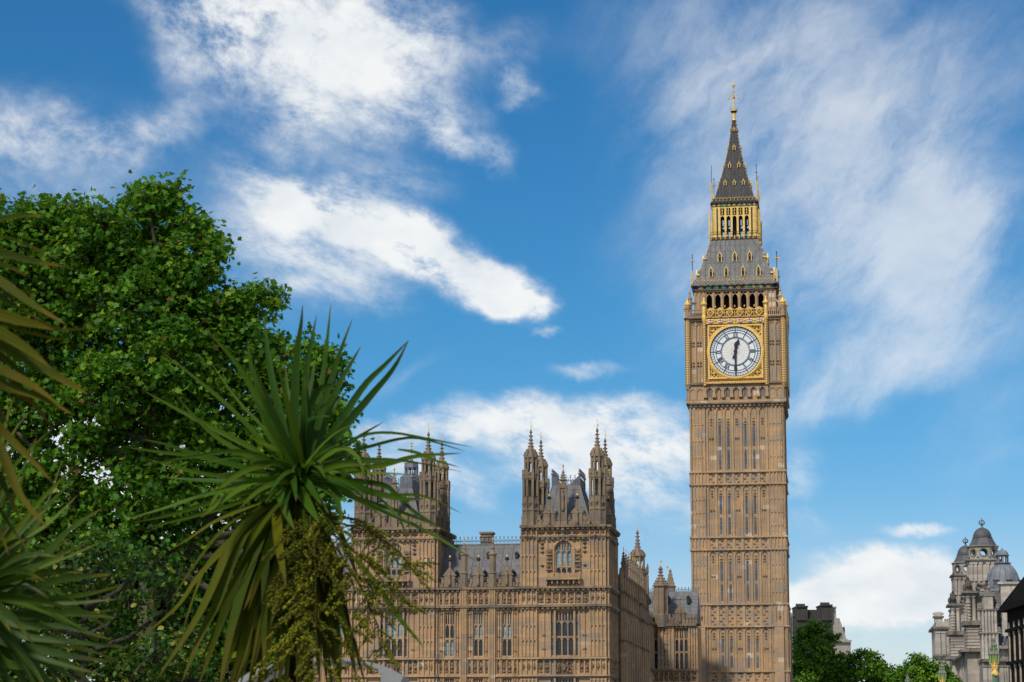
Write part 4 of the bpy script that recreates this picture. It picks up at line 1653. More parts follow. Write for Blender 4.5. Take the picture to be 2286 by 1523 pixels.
    cres(c, rx0 + ix, rx1 - ix, ry1 - iy - .02, zz, 1.0)
    c.M = Matrix.Translation((rx1 - ix, 0, 0)) @ RZ(90)
    cres(c, ry0 + iy, ry1 - iy, 0, zz + 1.0, .7)
    c.M = Matrix.Translation((rx0 + ix, 0, 0)) @ RZ(90)
    cres(c, ry0 + iy, ry1 - iy, 0, zz + 1.0, .7)
    c.M = Matrix.Identity(4)
    for x, yy in ((rx0 + ix, ry0 + iy), (rx1 - ix, ry0 + iy), (rx0 + ix, ry1 - iy), (rx1 - ix, ry1 - iy)):
        c.lathe(x, yy, [(.09, zz), (.09, zz + 1.1), (.18, zz + 1.2), (.06, zz + 1.4), (.12, zz + 1.55), (.01, zz + 1.8)], 6)
    c.build('cresting', 'cresting', ro)
    sm = MB()
    for f in (.0, .2, .5, .8, 1.0):
        xa_, xb_ = rx0 + (rx1 - rx0) * f, rx0 + ix + (rx1 - rx0 - 2 * ix) * f
        sm.tube([(xa_, ry0 - .02, zr0), (xb_, ry0 + iy - .02, zr1)], .05, 4)
        ya_, yb_ = ry0 + (ry1 - ry0) * f, ry0 + iy + (ry1 - ry0 - 2 * iy) * f
        sm.tube([(rx1 + .02, ya_, zr0), (rx1 - ix + .02, yb_, zr1)], .05, 4)
    sm.build('lead_rolls', 'iron_roof', ro)


def cres(c, x0, x1, y, z, h):
    """iron roof cresting: spear posts, loops and rails"""
    n = max(2, int((x1 - x0) / .42))
    st = (x1 - x0) / n
    c.box(x0, x1, y - .03, y + .03, z + .05, z + .11)
    c.box(x0, x1, y - .03, y + .03, z + h * .45, z + h * .45 + .05)
    for i in range(n + 1):
        x = x0 + st * i
        c.box(x - .03, x + .03, y - .02, y + .02, z, z + h)
        c.blob(x, y, z + h, .07, .12)
        c.box(x - .09, x + .09, y - .02, y + .02, z + h * .78, z + h * .78 + .05)
        if i < n:
            xm = x + st / 2
            c.box(xm - .02, xm + .02, y - .02, y + .02, z, z + h * .68)
            for s in (-1, 1):
                c.add([(xm, y, z + h * .68), (xm + s * st * .42, y, z + h * .42), (xm + s * st * .3, y, z + h * .42), (xm, y, z + h * .58)], [(0, 1, 2, 3)])


pale, dark = 'glass_pale', 'glass_dark'
pavilion(A0, A1, ((pale, pale), (dark, dark), (pale, pale)))
pavilion(B0, B1, ((pale, dark), (dark, pale), (pale, pale)))

# --- the range between the pavilions (and its continuation to the left)
yR = .35


def river_range(x0, x1, bays, glass):
    n = bays
    st = (x1 - x0) / n
    holes = []
    for i in range(n):
        xc = x0 + st * (i + .5)
        hw = st * .165
        holes += [(xc - hw, xc + hw, ZG['m0'] + .15, P(1366)), (xc - hw, xc + hw, P(1610), ZG['l1'])]
    wall.wall(x0, x1, 0, ZG['c2'], holes, yR, .45)
    wall.box(x0, x1, yR + .5, 12, 0, ZG['c2'])
    for i in range(n):
        xc = x0 + st * (i + .5)
        hw = st * .165
        gwindow(xc - hw, xc + hw, ZG['m0'] + .15, P(1366), 2, yR + .02, (P(1424),), glass[i % len(glass)], 1.25)
        gwindow(xc - hw, xc + hw, P(1610), ZG['l1'], 2, yR + .02, (P(1560),), (dark,), .9)
        for s in (-1, 1):
            a, b_ = sorted((xc + s * (hw + .12), xc + s * (st * .5 - .42)))
            for za, zb in ((ZG['m0'], ZG['c3']), (P(1610), ZG['l1'])):
                wall.panels(a, b_, za, zb, 2, .12, yR, .14, .5, .3)
                for f in (.12, .40, .86, .93):
                    carv.boss((a + b_) / 2, za + (zb - za) * f, .2, .28, yR - .03, .18)
        carved_band(xc - hw - .1, xc + hw + .1, ZG['p0'], ZG['p1'], 2, yR)
        carved_band(xc - hw - .1, xc + hw + .1, ZG['q0'], ZG['q1'], 2, yR)
        for s in (-1, 1):
            a, b_ = sorted((xc + s * (hw + .2), xc + s * (st * .5 - .42)))
            carved_band(a, b_, ZG['p0'], ZG['p1'], 1, yR)
            carved_band(a, b_, ZG['q0'], ZG['q1'], 1, yR)
        # gablet with niche figure over each window, battlements between
        zb = ZG['c2'] + .2
        para.box(xc - .55, xc + .55, yR - .15, yR + .3, zb, P(1280))
        para.prism([(xc - .72, P(1282)), (xc + .72, P(1282)), (xc, P(1262))], yR - .2, yR + .3)
        para.box(xc - .09, xc + .09, yR - .04, yR + .14, P(1266), P(1248))
        statue(para, xc, yR - .26, P(1304), 1.6)
        fo, ft = MB(), MB()
        fo.lathe(xc, yR + .05, [(.05, P(1250)), (.24, P(1247)), (.24, P(1244)), (.06, P(1241))], 8)
        ft.lathe(xc, yR + .05, [(.05, P(1241.5)), (.11, P(1240)), (.10, P(1238)), (.03, P(1236))], 6)
        f_ = fo.build('orb_finial', 'iron', palace)
        ft.build('gilded_tip', 'gold', f_)
    para.box(x0, x1, yR - .02, yR + .28, zb, P(1298))
    para.panels(x0, x1, zb, P(1298), n * 8, .1, yR - .02, .1, .3)
    m = n * 10
    s2 = (x1 - x0) / m
    for i in range(m):
        if i % 2 == 0:
            para.box(x0 + s2 * i, x0 + s2 * (i + 1), yR - .02, yR + .28, P(1298), P(1288))
            para.box(x0 + s2 * i - .05, x0 + s2 * (i + 1) + .05, yR - .07, yR + .33, P(1288), P(1286))
    for i in range(n + 1):
        x = x0 + st * i
        if 0 < i < n:
            # buttress pier running up into a pinnacle
            for za, zb_ in ((P(1630), ZG['c3']), (ZG['c3'], ZG['c2'])):
                wall.box(x - .34, x + .34, yR - .30, yR, za, zb_ - .02)
                wall.ribs(x - .28, x + .28, za, zb_ - .2, 3, .10, yR - .30, .09)
            para.lathe(x, yR - .02, [(.42, ZG['c2']), (.42, P(1278)), (.5, P(1277)), (.36, P(1275)), (.36, P(1238)), (.46, P(1236)), (.46, P(1233)), (.28, P(1231)), (.16, P(1222)), (.24, P(1221)), (.1, P(1216)), (.05, P(1211)), (.1, P(1210)), (.02, P(1208))], 8)
            vn = MB()
            vn.tube([(x, yR, P(1209)), (x, yR, P(1196))], .03, 5)
            vn.blob(x + .05, yR, P(1200), .1, .2)
            vn.build('gilded_vane', 'gold', palace)
    string(x0, x1, ZG['c2'] - .1, yR, .42, .24)
    string(x0, x1, ZG['c3'] - .1, yR, .42, .24)
    string(x0, x1, ZG['q1'] - .05, yR, .26, .2, False, wall)
    string(x0, x1, ZG['s4'] - .05, yR, .26, .18, False, wall)
    # roof
    r = MB()
    ze = ZG['c2'] + .1
    yr = 5.2
    zr = PF.z(1217, 1070, yr)
    r.add([(x0, .9, ze), (x1, .9, ze), (x1, yr, zr), (x0, yr, zr), (x1, 2 * yr, ze), (x0, 2 * yr, ze)], [(0, 1, 2, 3), (3, 2, 4, 5), (1, 4, 2), (0, 3, 5)])
    ro = r.build('roof', 'roof', palace)
    c = MB()
    cres(c, x0, x1, yr, zr, .85)
    c.build('cresting', 'cresting', ro)
    sm = MB()
    for i in range(int((x1 - x0) / 1.05) + 1):
        x = x0 + .3 + i * 1.05
        if x < x1:
            sm.tube([(x, .88, ze), (x, yr - .02, zr)], .045, 4)
    sm.tube([(x0, yr, zr), (x1, yr, zr)], .09, 5)
    sm.build('lead_rolls', 'iron_roof', ro)
    for i in range(n):
        for f, h in ((.12, .72), (.62, .30)):
            if True:
                x = x0 + st * (i + .5) + (.4 if f < .5 else .5)
                yy = .9 + (yr - .9) * (1 - h if f < .5 else 1 - h)
                zz = ze + (zr - ze) * (1 - h)
                d = MB()
                d.box(x - .16, x + .16, yy - .25, yy + .4, zz - .1, zz + .35)
                d.prism([(x - .24, zz + .35), (x + .24, zz + .35), (x, zz + .65)], yy - .3, yy + .4)
                d.build('roof_vent', 'iron', ro)
    return ro


ro = river_range(B1, A0, 3, ((pale, dark), (dark, pale), (dark, pale)))
ch = MB()
cx0, cx1 = PF.x(1074, 1200, 5.6), PF.x(1099, 1200, 5.6)
ch.box(cx0, cx1, 5.3, 6.6, PF.z(1230, 1086, 5.5), PF.z(1192, 1086, 5.5))
ch.box(cx0 - .14, cx1 + .14, 5.15, 6.75, PF.z(1192, 1086, 5.5), PF.z(1188, 1086, 5.5))
ch.box(cx0 - .06, cx1 + .06, 5.2, 6.7, PF.z(1199, 1086, 5.5), PF.z(1197, 1086, 5.5))
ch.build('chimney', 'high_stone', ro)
river_range(B0 - 27, B0, 9, ((dark, dark), (pale, pale), (dark, pale)))

# ventilation lantern seen between the turrets of the left pavilion
vl = MB()
vx, vy = PF.x(918, 1100, 16), 16
VZ = lambda r: PF.z(r, 918, vy)
vl.lathe(vx, vy, [(1.4, VZ(1120)), (1.3, VZ(1066)), (.85, VZ(1060))], 8)
for k in range(8):
    a = math.pi / 8 + k * math.pi / 4
    vl.tube([(vx + .72 * math.cos(a), vy + .72 * math.sin(a), VZ(1062)), (vx + .72 * math.cos(a), vy + .72 * math.sin(a), VZ(1045))], .11, 4)
vl.lathe(vx, vy, [(.75, VZ(1048)), (.85, VZ(1045)), (.8, VZ(1036)), (.85, VZ(1035)), (.5, VZ(1034)), (.2, VZ(1028)), (.06, VZ(1018))], 8)
o = vl.build('ventilation_lantern', 'cresting', palace)
vv = MB()
vv.tube([(vx, vy, VZ(1019)), (vx, vy, VZ(990))], .06, 5)
for r0 in (1010, 1003, 996, 990):
    vv.blob(vx, vy, VZ(r0), .16, .2)
vv.build('gilded_vane', 'gold', o)

# --- north return: a long flank of buttressed bays running back towards the clock tower
xs = .55                         # plane of the flank, just inside the pavilion corner
LF0, LF1 = PD + 2 * DI, 37.0
mf = Matrix.Translation((xs, 0, 0)) @ RZ(90)
wall.M = carv.M = corn.M = para.M = mf
L1 = 50.0
wall.box(LF0, LF1, 0, 12, 0, P(1268))
wall.box(LF1, L1, 0, 12, 0, PF.z(1395, 1448, 50))
nb = 10
st = (LF1 - LF0) / nb
for i in range(nb + 1):
    x = LF0 + st * i
    wall.box(x - .42, x + .42, -.55, 0, 0, ZG['c3'])
    wall.box(x - .34, x + .34, -.68, -.5, 0, ZG['c3'] - .6)
    wall.box(x - .36, x + .36, -.40, 0, ZG['c3'], ZG['c2'])
    wall.box(x - .30, x + .30, -.28, 0, ZG['c2'], P(1262))
    corn.box(x - .5, x + .5, -.8, 0, ZG['c3'] - .05, ZG['c3'] + .25)
    corn.box(x - .46, x + .46, -.75, 0, P(1425), P(1420))
    corn.box(x - .45, x + .45, -.6, 0, ZG['c2'] - .05, ZG['c2'] + .2)
    if i < nb:
        xa, xb = x + .42, x + st - .42
        for za, zb in ((ZG['m0'], P(1358)), (P(1610), ZG['l1']), (ZG['c2'], P(1275))):
            wall.panels(xa, xb, za, zb, 3, .13, 0, .14, .5, .2)
        carved_band(xa, xb, ZG['p0'], ZG['p1'], 2, 0)
        carved_band(xa, xb, ZG['q0'], ZG['q1'], 2, 0)
        para.prism([(xa + .1, P(1268)), (xb - .1, P(1268)), ((xa + xb) / 2, P(1250))], -.1, .25)
for i in range(1, nb):
    x = LF0 + st * i
    pinnacle(para, x, -.05, P(1262), P(1212) - .15 * i * .0, .24)
    vn = MB(mf)
    vn.tube([(x, -.05, P(1212)), (x, -.05, P(1199))], .035, 5)
    vn.box(x - .02, x + .3, -.07, -.03, P(1207), P(1202))
    vn.build('gilded_vane', 'gold', palace)
for zz, d in ((P(1268), .3), (ZG['c2'] - .1, .36), (ZG['c3'] - .1, .4), (ZG['q1'] - .05, .26), (ZG['s4'] - .05, .26)):
    string(LF0, LF1, zz + .002, 0, d, .24)
# low link bay behind the end turret
zl = PF.z(1396, 1448, 49)
for za, zb in ((ZG['m0'] * 0 + PF.z(1494, 1448, 49), zl),):
    wall.panels(LF1 + 1.2, L1, za, zb, 9, .18, 0, .2, .5, .2)
    wall.panels(LF1 + 1.2, L1, 0, za - 2.0, 9, .18, 0, .2, .5, .2)
string(LF1, L1 + .5, zl, 0, .36, .3)
string(LF1, L1 + .5, PF.z(1497, 1448, 49), 0, .3, .25)
para.box(LF1, L1, -.05, .25, zl + .3, PF.z(1378, 1448, 49))
m = 24
for i in range(m):
    if i % 2 == 0:
        s2 = (L1 - LF1) / m
        para.box(LF1 + s2 * i, LF1 + s2 * (i + 1), -.05, .25, PF.z(1378, 1448, 49), PF.z(1369, 1448, 49))
wall.M = carv.M = corn.M = para.M = Matrix.Identity(4)
# end turret of the flank
ty = 38.3
TZ2 = [PF.z(r, 1424, ty) for r in (1400, 1330, 1278, 1277, 1276, 1243, 1228, 1190, 1171)]
tx = PF.x(1424, 1300, ty)
e = MB(Matrix.Translation((tx, ty, 0)))
r_ = 1.12
e.lathe(0, 0, [(r_ * 1.3, 0), (r_ * 1.3, PF.z(1372, 1424, ty)), (r_ * 1.15, PF.z(1366, 1424, ty)), (r_ * 1.1, PF.z(1283, 1424, ty)), (r_ * 1.25, PF.z(1281, 1424, ty)), (r_ * 1.25, PF.z(1277, 1424, ty)), (r_ * .6, PF.z(1276, 1424, ty))], 8)
for k in range(8):
    a = math.pi / 8 + k * math.pi / 4
    e.tube([(1.16 * r_ * math.cos(a), 1.16 * r_ * math.sin(a), PF.z(1372, 1424, ty)), (1.16 * r_ * math.cos(a), 1.16 * r_ * math.sin(a), PF.z(1284, 1424, ty))], .12, 4)
    e.lathe(1.18 * r_ * math.cos(a), 1.18 * r_ * math.sin(a), [(.1, PF.z(1277, 1424, ty)), (.1, PF.z(1266, 1424, ty)), (.02, PF.z(1258, 1424, ty))], 4)
    am = a + math.pi / 8
    e.box(1.0 * r_ * math.cos(am) - .12, 1.0 * r_ * math.cos(am) + .12, 1.0 * r_ * math.sin(am) - .12, 1.0 * r_ * math.sin(am) + .12, PF.z(1340, 1424, ty), PF.z(1337, 1424, ty))
e.build('turret_base', 'high_stone', palace)
TZ2b = [PF.z(r, 1424, ty) for r in (1283, 1281, 1279, 1278.5, 1276, 1243, 1230, 1190, 1171)]
oct_turret(palace, tx, ty, r_ * .98, TZ2b)

# --- cross wing towards the clock tower
YW = 50.0
WX0, WX1 = xs - .5, PF.x(1556, 1450, YW)


def Wz(r):
    return PF.z(r, 1500, YW)


def Wx(px):
    return PF.x(px, 1450, YW)


wall.M = carv.M = corn.M = para.M = mwing = Matrix.Translation((0, YW, 0))
holes = [(Wx(1449), Wx(1469), Wz(1494), Wz(1404)), (Wx(1506), Wx(1537), Wz(1494), Wz(1404))]
wall.wall(WX0, WX1, 0, Wz(1397), holes, 0, .5)
wall.box(WX0, WX1, .55, 9, 0, Wz(1397))
for (a, b_, c_, d), n in zip(holes, (2, 3)):
    gwindow(a, b_, c_, d, n, .02, (Wz(1456),), ('glass_dark',), 1.3, mx=mwing, mull=.2)
for x0, x1, n in ((Wx(1471), Wx(1503), 4), (Wx(1539), WX1, 3)):
    wall.panels(x0, x1, Wz(1497), Wz(1399), n, .2, 0, .2, .6, .3)
    for f in (.15, .45, .6, .85):
        carv.boss((x0 + x1) / 2, Wz(1497) + (Wz(1399) - Wz(1497)) * f, .3, .34, -.05, .2)
carved_band(Wx(1449), Wx(1503), Wz(1523), Wz(1499), 5, 0, .4)
carved_band(Wx(1503), WX1, Wz(1523), Wz(1499), 4, 0, .5)
string(WX0, WX1, Wz(1398), 0, .45, .3)
string(WX0, WX1, Wz(1498), 0, .35, .25)
para.box(WX0, WX1, -.05, .3, Wz(1395), Wz(1379))
para.panels(WX0, WX1, Wz(1395), Wz(1379), 16, .14, -.05, .12, .4)
s2 = (WX1 - WX0) / 22
for i in range(22):
    if i % 2:
        para.box(WX0 + s2 * i, WX0 + s2 * (i + 1), -.05, .3, Wz(1379), Wz(1371))
xg = Wx(1519)
para.box(xg - .6, xg + .6, -.2, .35, Wz(1395), Wz(1368))
para.prism([(xg - .8, Wz(1369)), (xg + .8, Wz(1369)), (xg, Wz(1349))], -.25, .35)
para.box(xg - .1, xg + .1, 0, .2, Wz(1351), Wz(1338))
para.blob(xg, .1, Wz(1338), .22, .3)
statue(para, xg, -.32, Wz(1390), 1.7)
# slim octagonal turret against the wing roof
xt = Wx(1476)
para.lathe(xt, .3, [(1.05, Wz(1400)), (1.05, Wz(1372)), (.9, Wz(1370)), (.9, Wz(1311)), (1.1, Wz(1309)), (1.1, Wz(1306)), (.85, Wz(1303)), (.5, Wz(1292)), (.22, Wz(1284)), (.12, Wz(1268)), (.2, Wz(1267)), (.03, Wz(1262))], 8)
for k in range(8):
    a = math.pi / 8 + k * math.pi / 4
    para.tube([(xt + .93 * math.cos(a), .3 + .93 * math.sin(a), Wz(1371)), (xt + .93 * math.cos(a), .3 + .93 * math.sin(a), Wz(1312))], .11, 4)
    for f, q in ((1302, .85), (1297, .7), (1291, .5), (1284, .3), (1276, .24), (1270, .22)):
        para.blob(xt + q * math.cos(a), .3 + q * math.sin(a), Wz(f), .13, .15)
pinnacle(para, Wx(1490), 6.0, Wz(1335), PF.z(1272, 1490, YW + 6), .55)
wall.M = carv.M = corn.M = para.M = Matrix.Identity(4)
for px, zz0, zz1, yy in ((1476, 1263, 1250, YW + .3), (1490, 1273, 1263, YW + 6)):
    vn = MB()
    xq_ = PF.x(px, 1300, yy)
    vn.tube([(xq_, yy, PF.z(zz0, px, yy)), (xq_, yy, PF.z(zz1, px, yy))], .05, 5)
    vn.blob(xq_, yy, PF.z(zz1 + 3, px, yy), .14, .25)
    vn.build('gilded_vane', 'gold', palace)
r = MB()
zr = PF.z(1321, 1500, YW + 4.5)
xe = PF.x(1441, 1330, YW + 4.5)
r.add([(xe, YW + .6, Wz(1390)), (WX1, YW + .6, Wz(1390)), (WX1, YW + 4.5, zr), (xe, YW + 4.5, zr), (WX1, YW + 9, Wz(1390)), (xe, YW + 9, Wz(1390))], [(0, 1, 2, 3), (3, 2, 4, 5), (1, 4, 2), (0, 3, 5)])
rw = r.build('roof', 'roof', palace)
c = MB()
cres(c, xe, WX1, YW + 4.5, zr, .5)
c.build('cresting', 'cresting', rw)
sm = MB()
i = 0
while xe + 1.0 * i < WX1:
    sm.tube([(xe + i * 1.0, YW + .58, Wz(1390)), (xe + i * 1.0, YW + 4.48, zr)], .05, 4)
    i += 1
for f in (.25, .5, .75):
    zz = Wz(1390) + (zr - Wz(1390)) * f
    sm.tube([(xe, YW + .6 + 3.9 * f - .03, zz), (WX1, YW + .6 + 3.9 * f - .03, zz)], .035, 4)
sm.build('lead_rolls', 'iron_roof', rw)
for px in (1446, 1492, 1537):
    d = MB()
    x = PF.x(px, 1340, YW + 3)
    zz = PF.z(1342, px, YW + 3)
    d.box(x - .2, x + .2, YW + 2.6, YW + 3.4, zz - .3, zz + .4)
    d.prism([(x - .3, zz + .4), (x + .3, zz + .4), (x, zz + .8)], YW + 2.5, YW + 3.4)
    d.build('roof_vent', 'iron', rw)
# roof over the flank block (hardly seen from the bridge)
r = MB()
r.add([(-9, LF0, P(1268) - .3), (xs - .3, LF0, P(1268) - .3), (xs - .3, LF1, P(1268) - .3), (-9, LF1, P(1268) - .3), (-4.5, LF0 + 2, P(1236)), (-4.5, LF1 - 2, P(1236))], [(0, 1, 4), (1, 2, 5, 4), (2, 3, 5), (3, 0, 4, 5)])
r.build('roof', 'roof', palace)

wall.build('wall', 'stone', palace)
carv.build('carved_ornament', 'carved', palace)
corn.build('cornice', 'cornice', palace)
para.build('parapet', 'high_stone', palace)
lamp_ = MB(mwing)
lamp_.blob(Wx(1521), .9, Wz(1446), .22)
mlit, gg_, bs_, ot_ = new_mat('lit_lamp')
bs_.inputs['Emission Color'].default_value = (1, .45, .12, 1)
bs_.inputs['Emission Strength'].default_value = 1.6
M['lit'] = mlit
lamp_.M = Matrix.Translation((0, YW - .68, 0))
lamp_.blob(Wx(1521), .9, Wz(1447), .16)

# ------------------------------------------------------------------ pale baroque government building on the right
M['portland'] = stone_mat('portland_stone', (.62, .535, .435), (.50, .44, .37), (.19, .17, .15), (.60, .54, .46), patch=.999, grimy=.6, streak=.9, block=(1.2, .55))
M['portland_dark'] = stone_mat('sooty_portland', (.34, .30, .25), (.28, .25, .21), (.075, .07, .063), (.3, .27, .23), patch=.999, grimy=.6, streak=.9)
M['lead'] = plain('lead_sheet', (.19, .20, .22), .6, 0, .3, 1.2)
M['dome_lead'] = plain('dark_lead', (.085, .085, .088), .6, 0, .35, 1.5)
M['brick_dark'] = stone_mat('sooty_brick', (.085, .075, .062), (.065, .06, .052), (.04, .037, .034), (.1, .09, .07), block=(.45, .15), patch=.999)
M['render_wall'] = stone_mat('pale_render', (.44, .38, .31), (.40, .345, .285), (.25, .22, .19), (.5, .45, .38), patch=.999, grimy=.4)
M['bronze'] = plain('dark_bronze', (.014, .013, .0125), .8, 0, .3, 2, spec=.04)
M['cream_stone'] = plain('cream_pillar', (.52, .41, .29), .8, 0, .3, 2)

bp = at(2196, 1300, 300)
BF = Frame(bp)
gov = thing('government_building', 'pale stone baroque building with domed turrets pierced by round holes', 'building', (bp.x, bp.y, 0), ROT)


def Bz(row):
    return BF.z(row, 2196, 0)


kx = 1 / (F / 300 * 1.0)          # metres per photo pixel there


def plate_hole(mb, w, z0, z1, zc, r, rx, y0_, y1_, n=20):
    """vertical plate of half width w with an oval hole"""
    pts = []
    for i in range(n):
        a = 2 * math.pi * i / n
        c, s = math.cos(a), math.sin(a)
        hx, hz = rx * c, r * s
        t = min(w / abs(c) if abs(c) > 1e-6 else 1e9, ((z1 - zc) / s) if s > 1e-6 else (((z0 - zc) / s) if s < -1e-6 else 1e9))
        pts.append(((hx, zc + hz), (t * c, zc + t * s)))
    # make sure the corners are reached
    for i in range(n):
        (h0, o0), (h1, o1) = pts[i], pts[(i + 1) % n]
        poly = [h0, o0]
        if abs(o0[0] - o1[0]) > 1e-6 and abs(o0[1] - o1[1]) > 1e-6:
            cx = o0[0] if abs(abs(o0[0]) - w) < 1e-6 else o1[0]
            cz = o0[1] if (abs(o0[1] - z0) < 1e-6 or abs(o0[1] - z1) < 1e-6) else o1[1]
            poly.append((cx, cz))
        poly += [o1, h1]
        mb.prism(poly, y0_, y1_)


def crown_finial(mb, x, y, z0, z1, r):
    h = z1 - z0
    mb.lathe(x, y, [(r * .9, z0), (r * .5, z0 + h * .1), (r * .28, z0 + h * .2), (r * .3, z0 + h * .32), (r * .8, z0 + h * .36), (r * .85, z0 + h * .43), (r * .6, z0 + h * .44)], 8)
    for k in range(8):
        a = k * math.pi / 4
        c, s = math.cos(a), math.sin(a)
        mb.tube([(x + r * .8 * c, y + r * .8 * s, z0 + h * .42), (x + r * 1.0 * c, y + r * 1.0 * s, z0 + h * .58), (x + r * .55 * c, y + r * .55 * s, z0 + h * .74), (x, y, z0 + h * .74)], r * .13, 4)
    mb.blob(x, y, z0 + h * .82, r * .28, h * .08)
    mb.box(x - r * .06, x + r * .06, y - r * .06, y + r * .06, z0 + h * .85, z1)
    mb.box(x - r * .28, x + r * .28, y - r * .05, y + r * .05, z0 + h * .92, z0 + h * .95)


def dome_turret(ox, oy):
    """domed octagonal top on a columned square tower; rows are those of the nearer one"""
    m = Matrix.Translation((ox, oy, 0))
    st, dk, dm = MB(m), MB(m), MB(m)
    r8 = 31 * kx / math.cos(math.pi / 8)
    # square stages
    hwL = 2.85
    st.box(-hwL, hwL, -hwL, hwL, 0, Bz(1452))
    dk.box(-hwL - .9, hwL + .9, -hwL - .9, hwL + .9, Bz(1457), Bz(1451))
    dk.dentils(-hwL, hwL, Bz(1461), Bz(1457), .55, -hwL, .5)
    st.box(-hwL + .1, hwL - .1, -hwL + .1, hwL - .1, Bz(1451), Bz(1399))
    for i in range(7):                       # rusticated courses
        z = Bz(1449) + (Bz(1400) - Bz(1449)) * i / 7
        st.box(-hwL - .05, hwL + .05, -hwL - .05, hwL + .05, z, z + .34)
    dk.box(-hwL - .45, hwL + .45, -hwL - .45, hwL + .45, Bz(1398), Bz(1388))
    st.box(-2.0, 2.0, -2.0, 2.0, Bz(1388), Bz(1326))
    st.box(-2.6, 2.6, -2.6, 2.6, Bz(1333), Bz(1327))
    dk.box(-3.2, 3.2, -3.2, 3.2, Bz(1327), Bz(1322))
    st.box(-2.05, 2.05, -2.05, 2.05, Bz(1322), Bz(1255))
    for a in (0, 90, 180, 270):
        st.M = dk.M = m @ RZ(a)
        for xq in (-2.45, -1.65, 1.65, 2.45):
            prof = [(.36, Bz(1388)), (.30, Bz(1385))]
            for i in range(6):
                za = Bz(1384) + (Bz(1342) - Bz(1384)) * i / 6
                zb = Bz(1384) + (Bz(1342) - Bz(1384)) * (i + .55) / 6
                prof += [(.28, za), (.28, za + .01), (.42, za + .02), (.42, zb), (.28, zb + .01)]
            prof += [(.27, Bz(1340)), (.44, Bz(1335)), (.46, Bz(1333))]
            st.lathe(xq, -2.45, prof if abs(xq) > 2 else [(.36, Bz(1388)), (.28, Bz(1384)), (.26, Bz(1340)), (.44, Bz(1335)), (.46, Bz(1333))], 10)
        dk.box(-.7, .7, -2.06, -2.0, Bz(1384), Bz(1346))
        # scrolls, urns and a carved cartouche above the cornice
        for xq in (-2.4, 2.4):
            dk.lathe(xq, -2.4, [(.45, Bz(1322)), (.3, Bz(1318)), (.55, Bz(1311)), (.5, Bz(1305)), (.25, Bz(1301)), (.12, Bz(1297)), (.2, Bz(1294)), (.03, Bz(1290))], 8)
        dk.boss(0, Bz(1308), .8, .8, -2.06, .6)
        for sx_ in (-1, 1):
            dk.tube([(sx_ * .6, -2.3, Bz(1320)), (sx_ * 1.25, -2.3, Bz(1314)), (sx_ * 1.0, -2.3, Bz(1305)), (sx_ * .6, -2.3, Bz(1309))], .2, 6)
        # pilastered stage below the drum
        for xq in (-1.85, -1.25, 1.25, 1.85, -.5, .5):
            st.box(xq - .2, xq + .2, -2.25, -2.0, Bz(1300), Bz(1260))
            st.box(xq - .28, xq + .28, -2.32, -2.0, Bz(1262), Bz(1258))
        st.box(-2.3, 2.3, -2.3, -2.0, Bz(1258), Bz(1254))
    st.M = dk.M = m
    dk.box(-2.55, 2.55, -2.55, 2.55, Bz(1254), Bz(1251))
    # octagonal drum with round openings
    st.lathe(0, 0, [(r8 * 1.06, Bz(1251)), (r8 * 1.06, Bz(1249))], 8)
    ap = r8 * math.cos(math.pi / 8)
    wf = r8 * math.sin(math.pi / 8)
    for k in range(8):
        st.M = dk.M = m @ RZ(45 * k)
        plate_hole(st, wf, Bz(1249), Bz(1222), Bz(1235.5), .50, .50, -ap, -ap + .35)
        ring(dk, .50, .64, Bz(1235.5), -ap - .1, -ap, 20)
        dk.blob(wf, -ap, Bz(1246), .26, .35)
        dk.blob(0, -ap - .05, Bz(1224), .18, .2)
    st.M = dk.M = m
    st.lathe(0, 0, [(r8 * 1.02, Bz(1223)), (r8 * 1.12, Bz(1221.5)), (r8 * 1.12, Bz(1220)), (r8 * .9, Bz(1219.8))], 8)
    dm.lathe(0, 0, [(r8 * 1.0, Bz(1220.2)), (r8 * .86, Bz(1213)), (r8 * .74, Bz(1206)), (r8 * .70, Bz(1202))], 8)
    rd = 20.5 * kx
    dome = [(rd * math.cos(t), Bz(1200) + (Bz(1178) - Bz(1200)) * math.sin(t)) for t in [i * math.pi / 2 / 8 for i in range(8)]] + [(.2, Bz(1178))]
    dm.lathe(0, 0, [(rd * 1.0, Bz(1202)), (rd * 1.08, Bz(1201)), (rd * 1.08, Bz(1200))] + dome, 24)
    crown_finial(dk, 0, 0, Bz(1180), Bz(1156), .46)
    o = st.build('turret', 'portland', gov)
    dm.build('dome', 'dome_lead', o)
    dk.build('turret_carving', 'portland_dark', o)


dome_turret(0, 0)
# the farther twin stands back along the flank
q = BF.loc(2157, 1270, 28.5)
dome_turret(q[0], 28.5)

# body of the building
st, dk, sl = MB(), MB(), MB()
bx1 = 60.0
xl_ = -2.4
st.box(xl_, bx1, -2.0, 34, 0, Bz(1475))
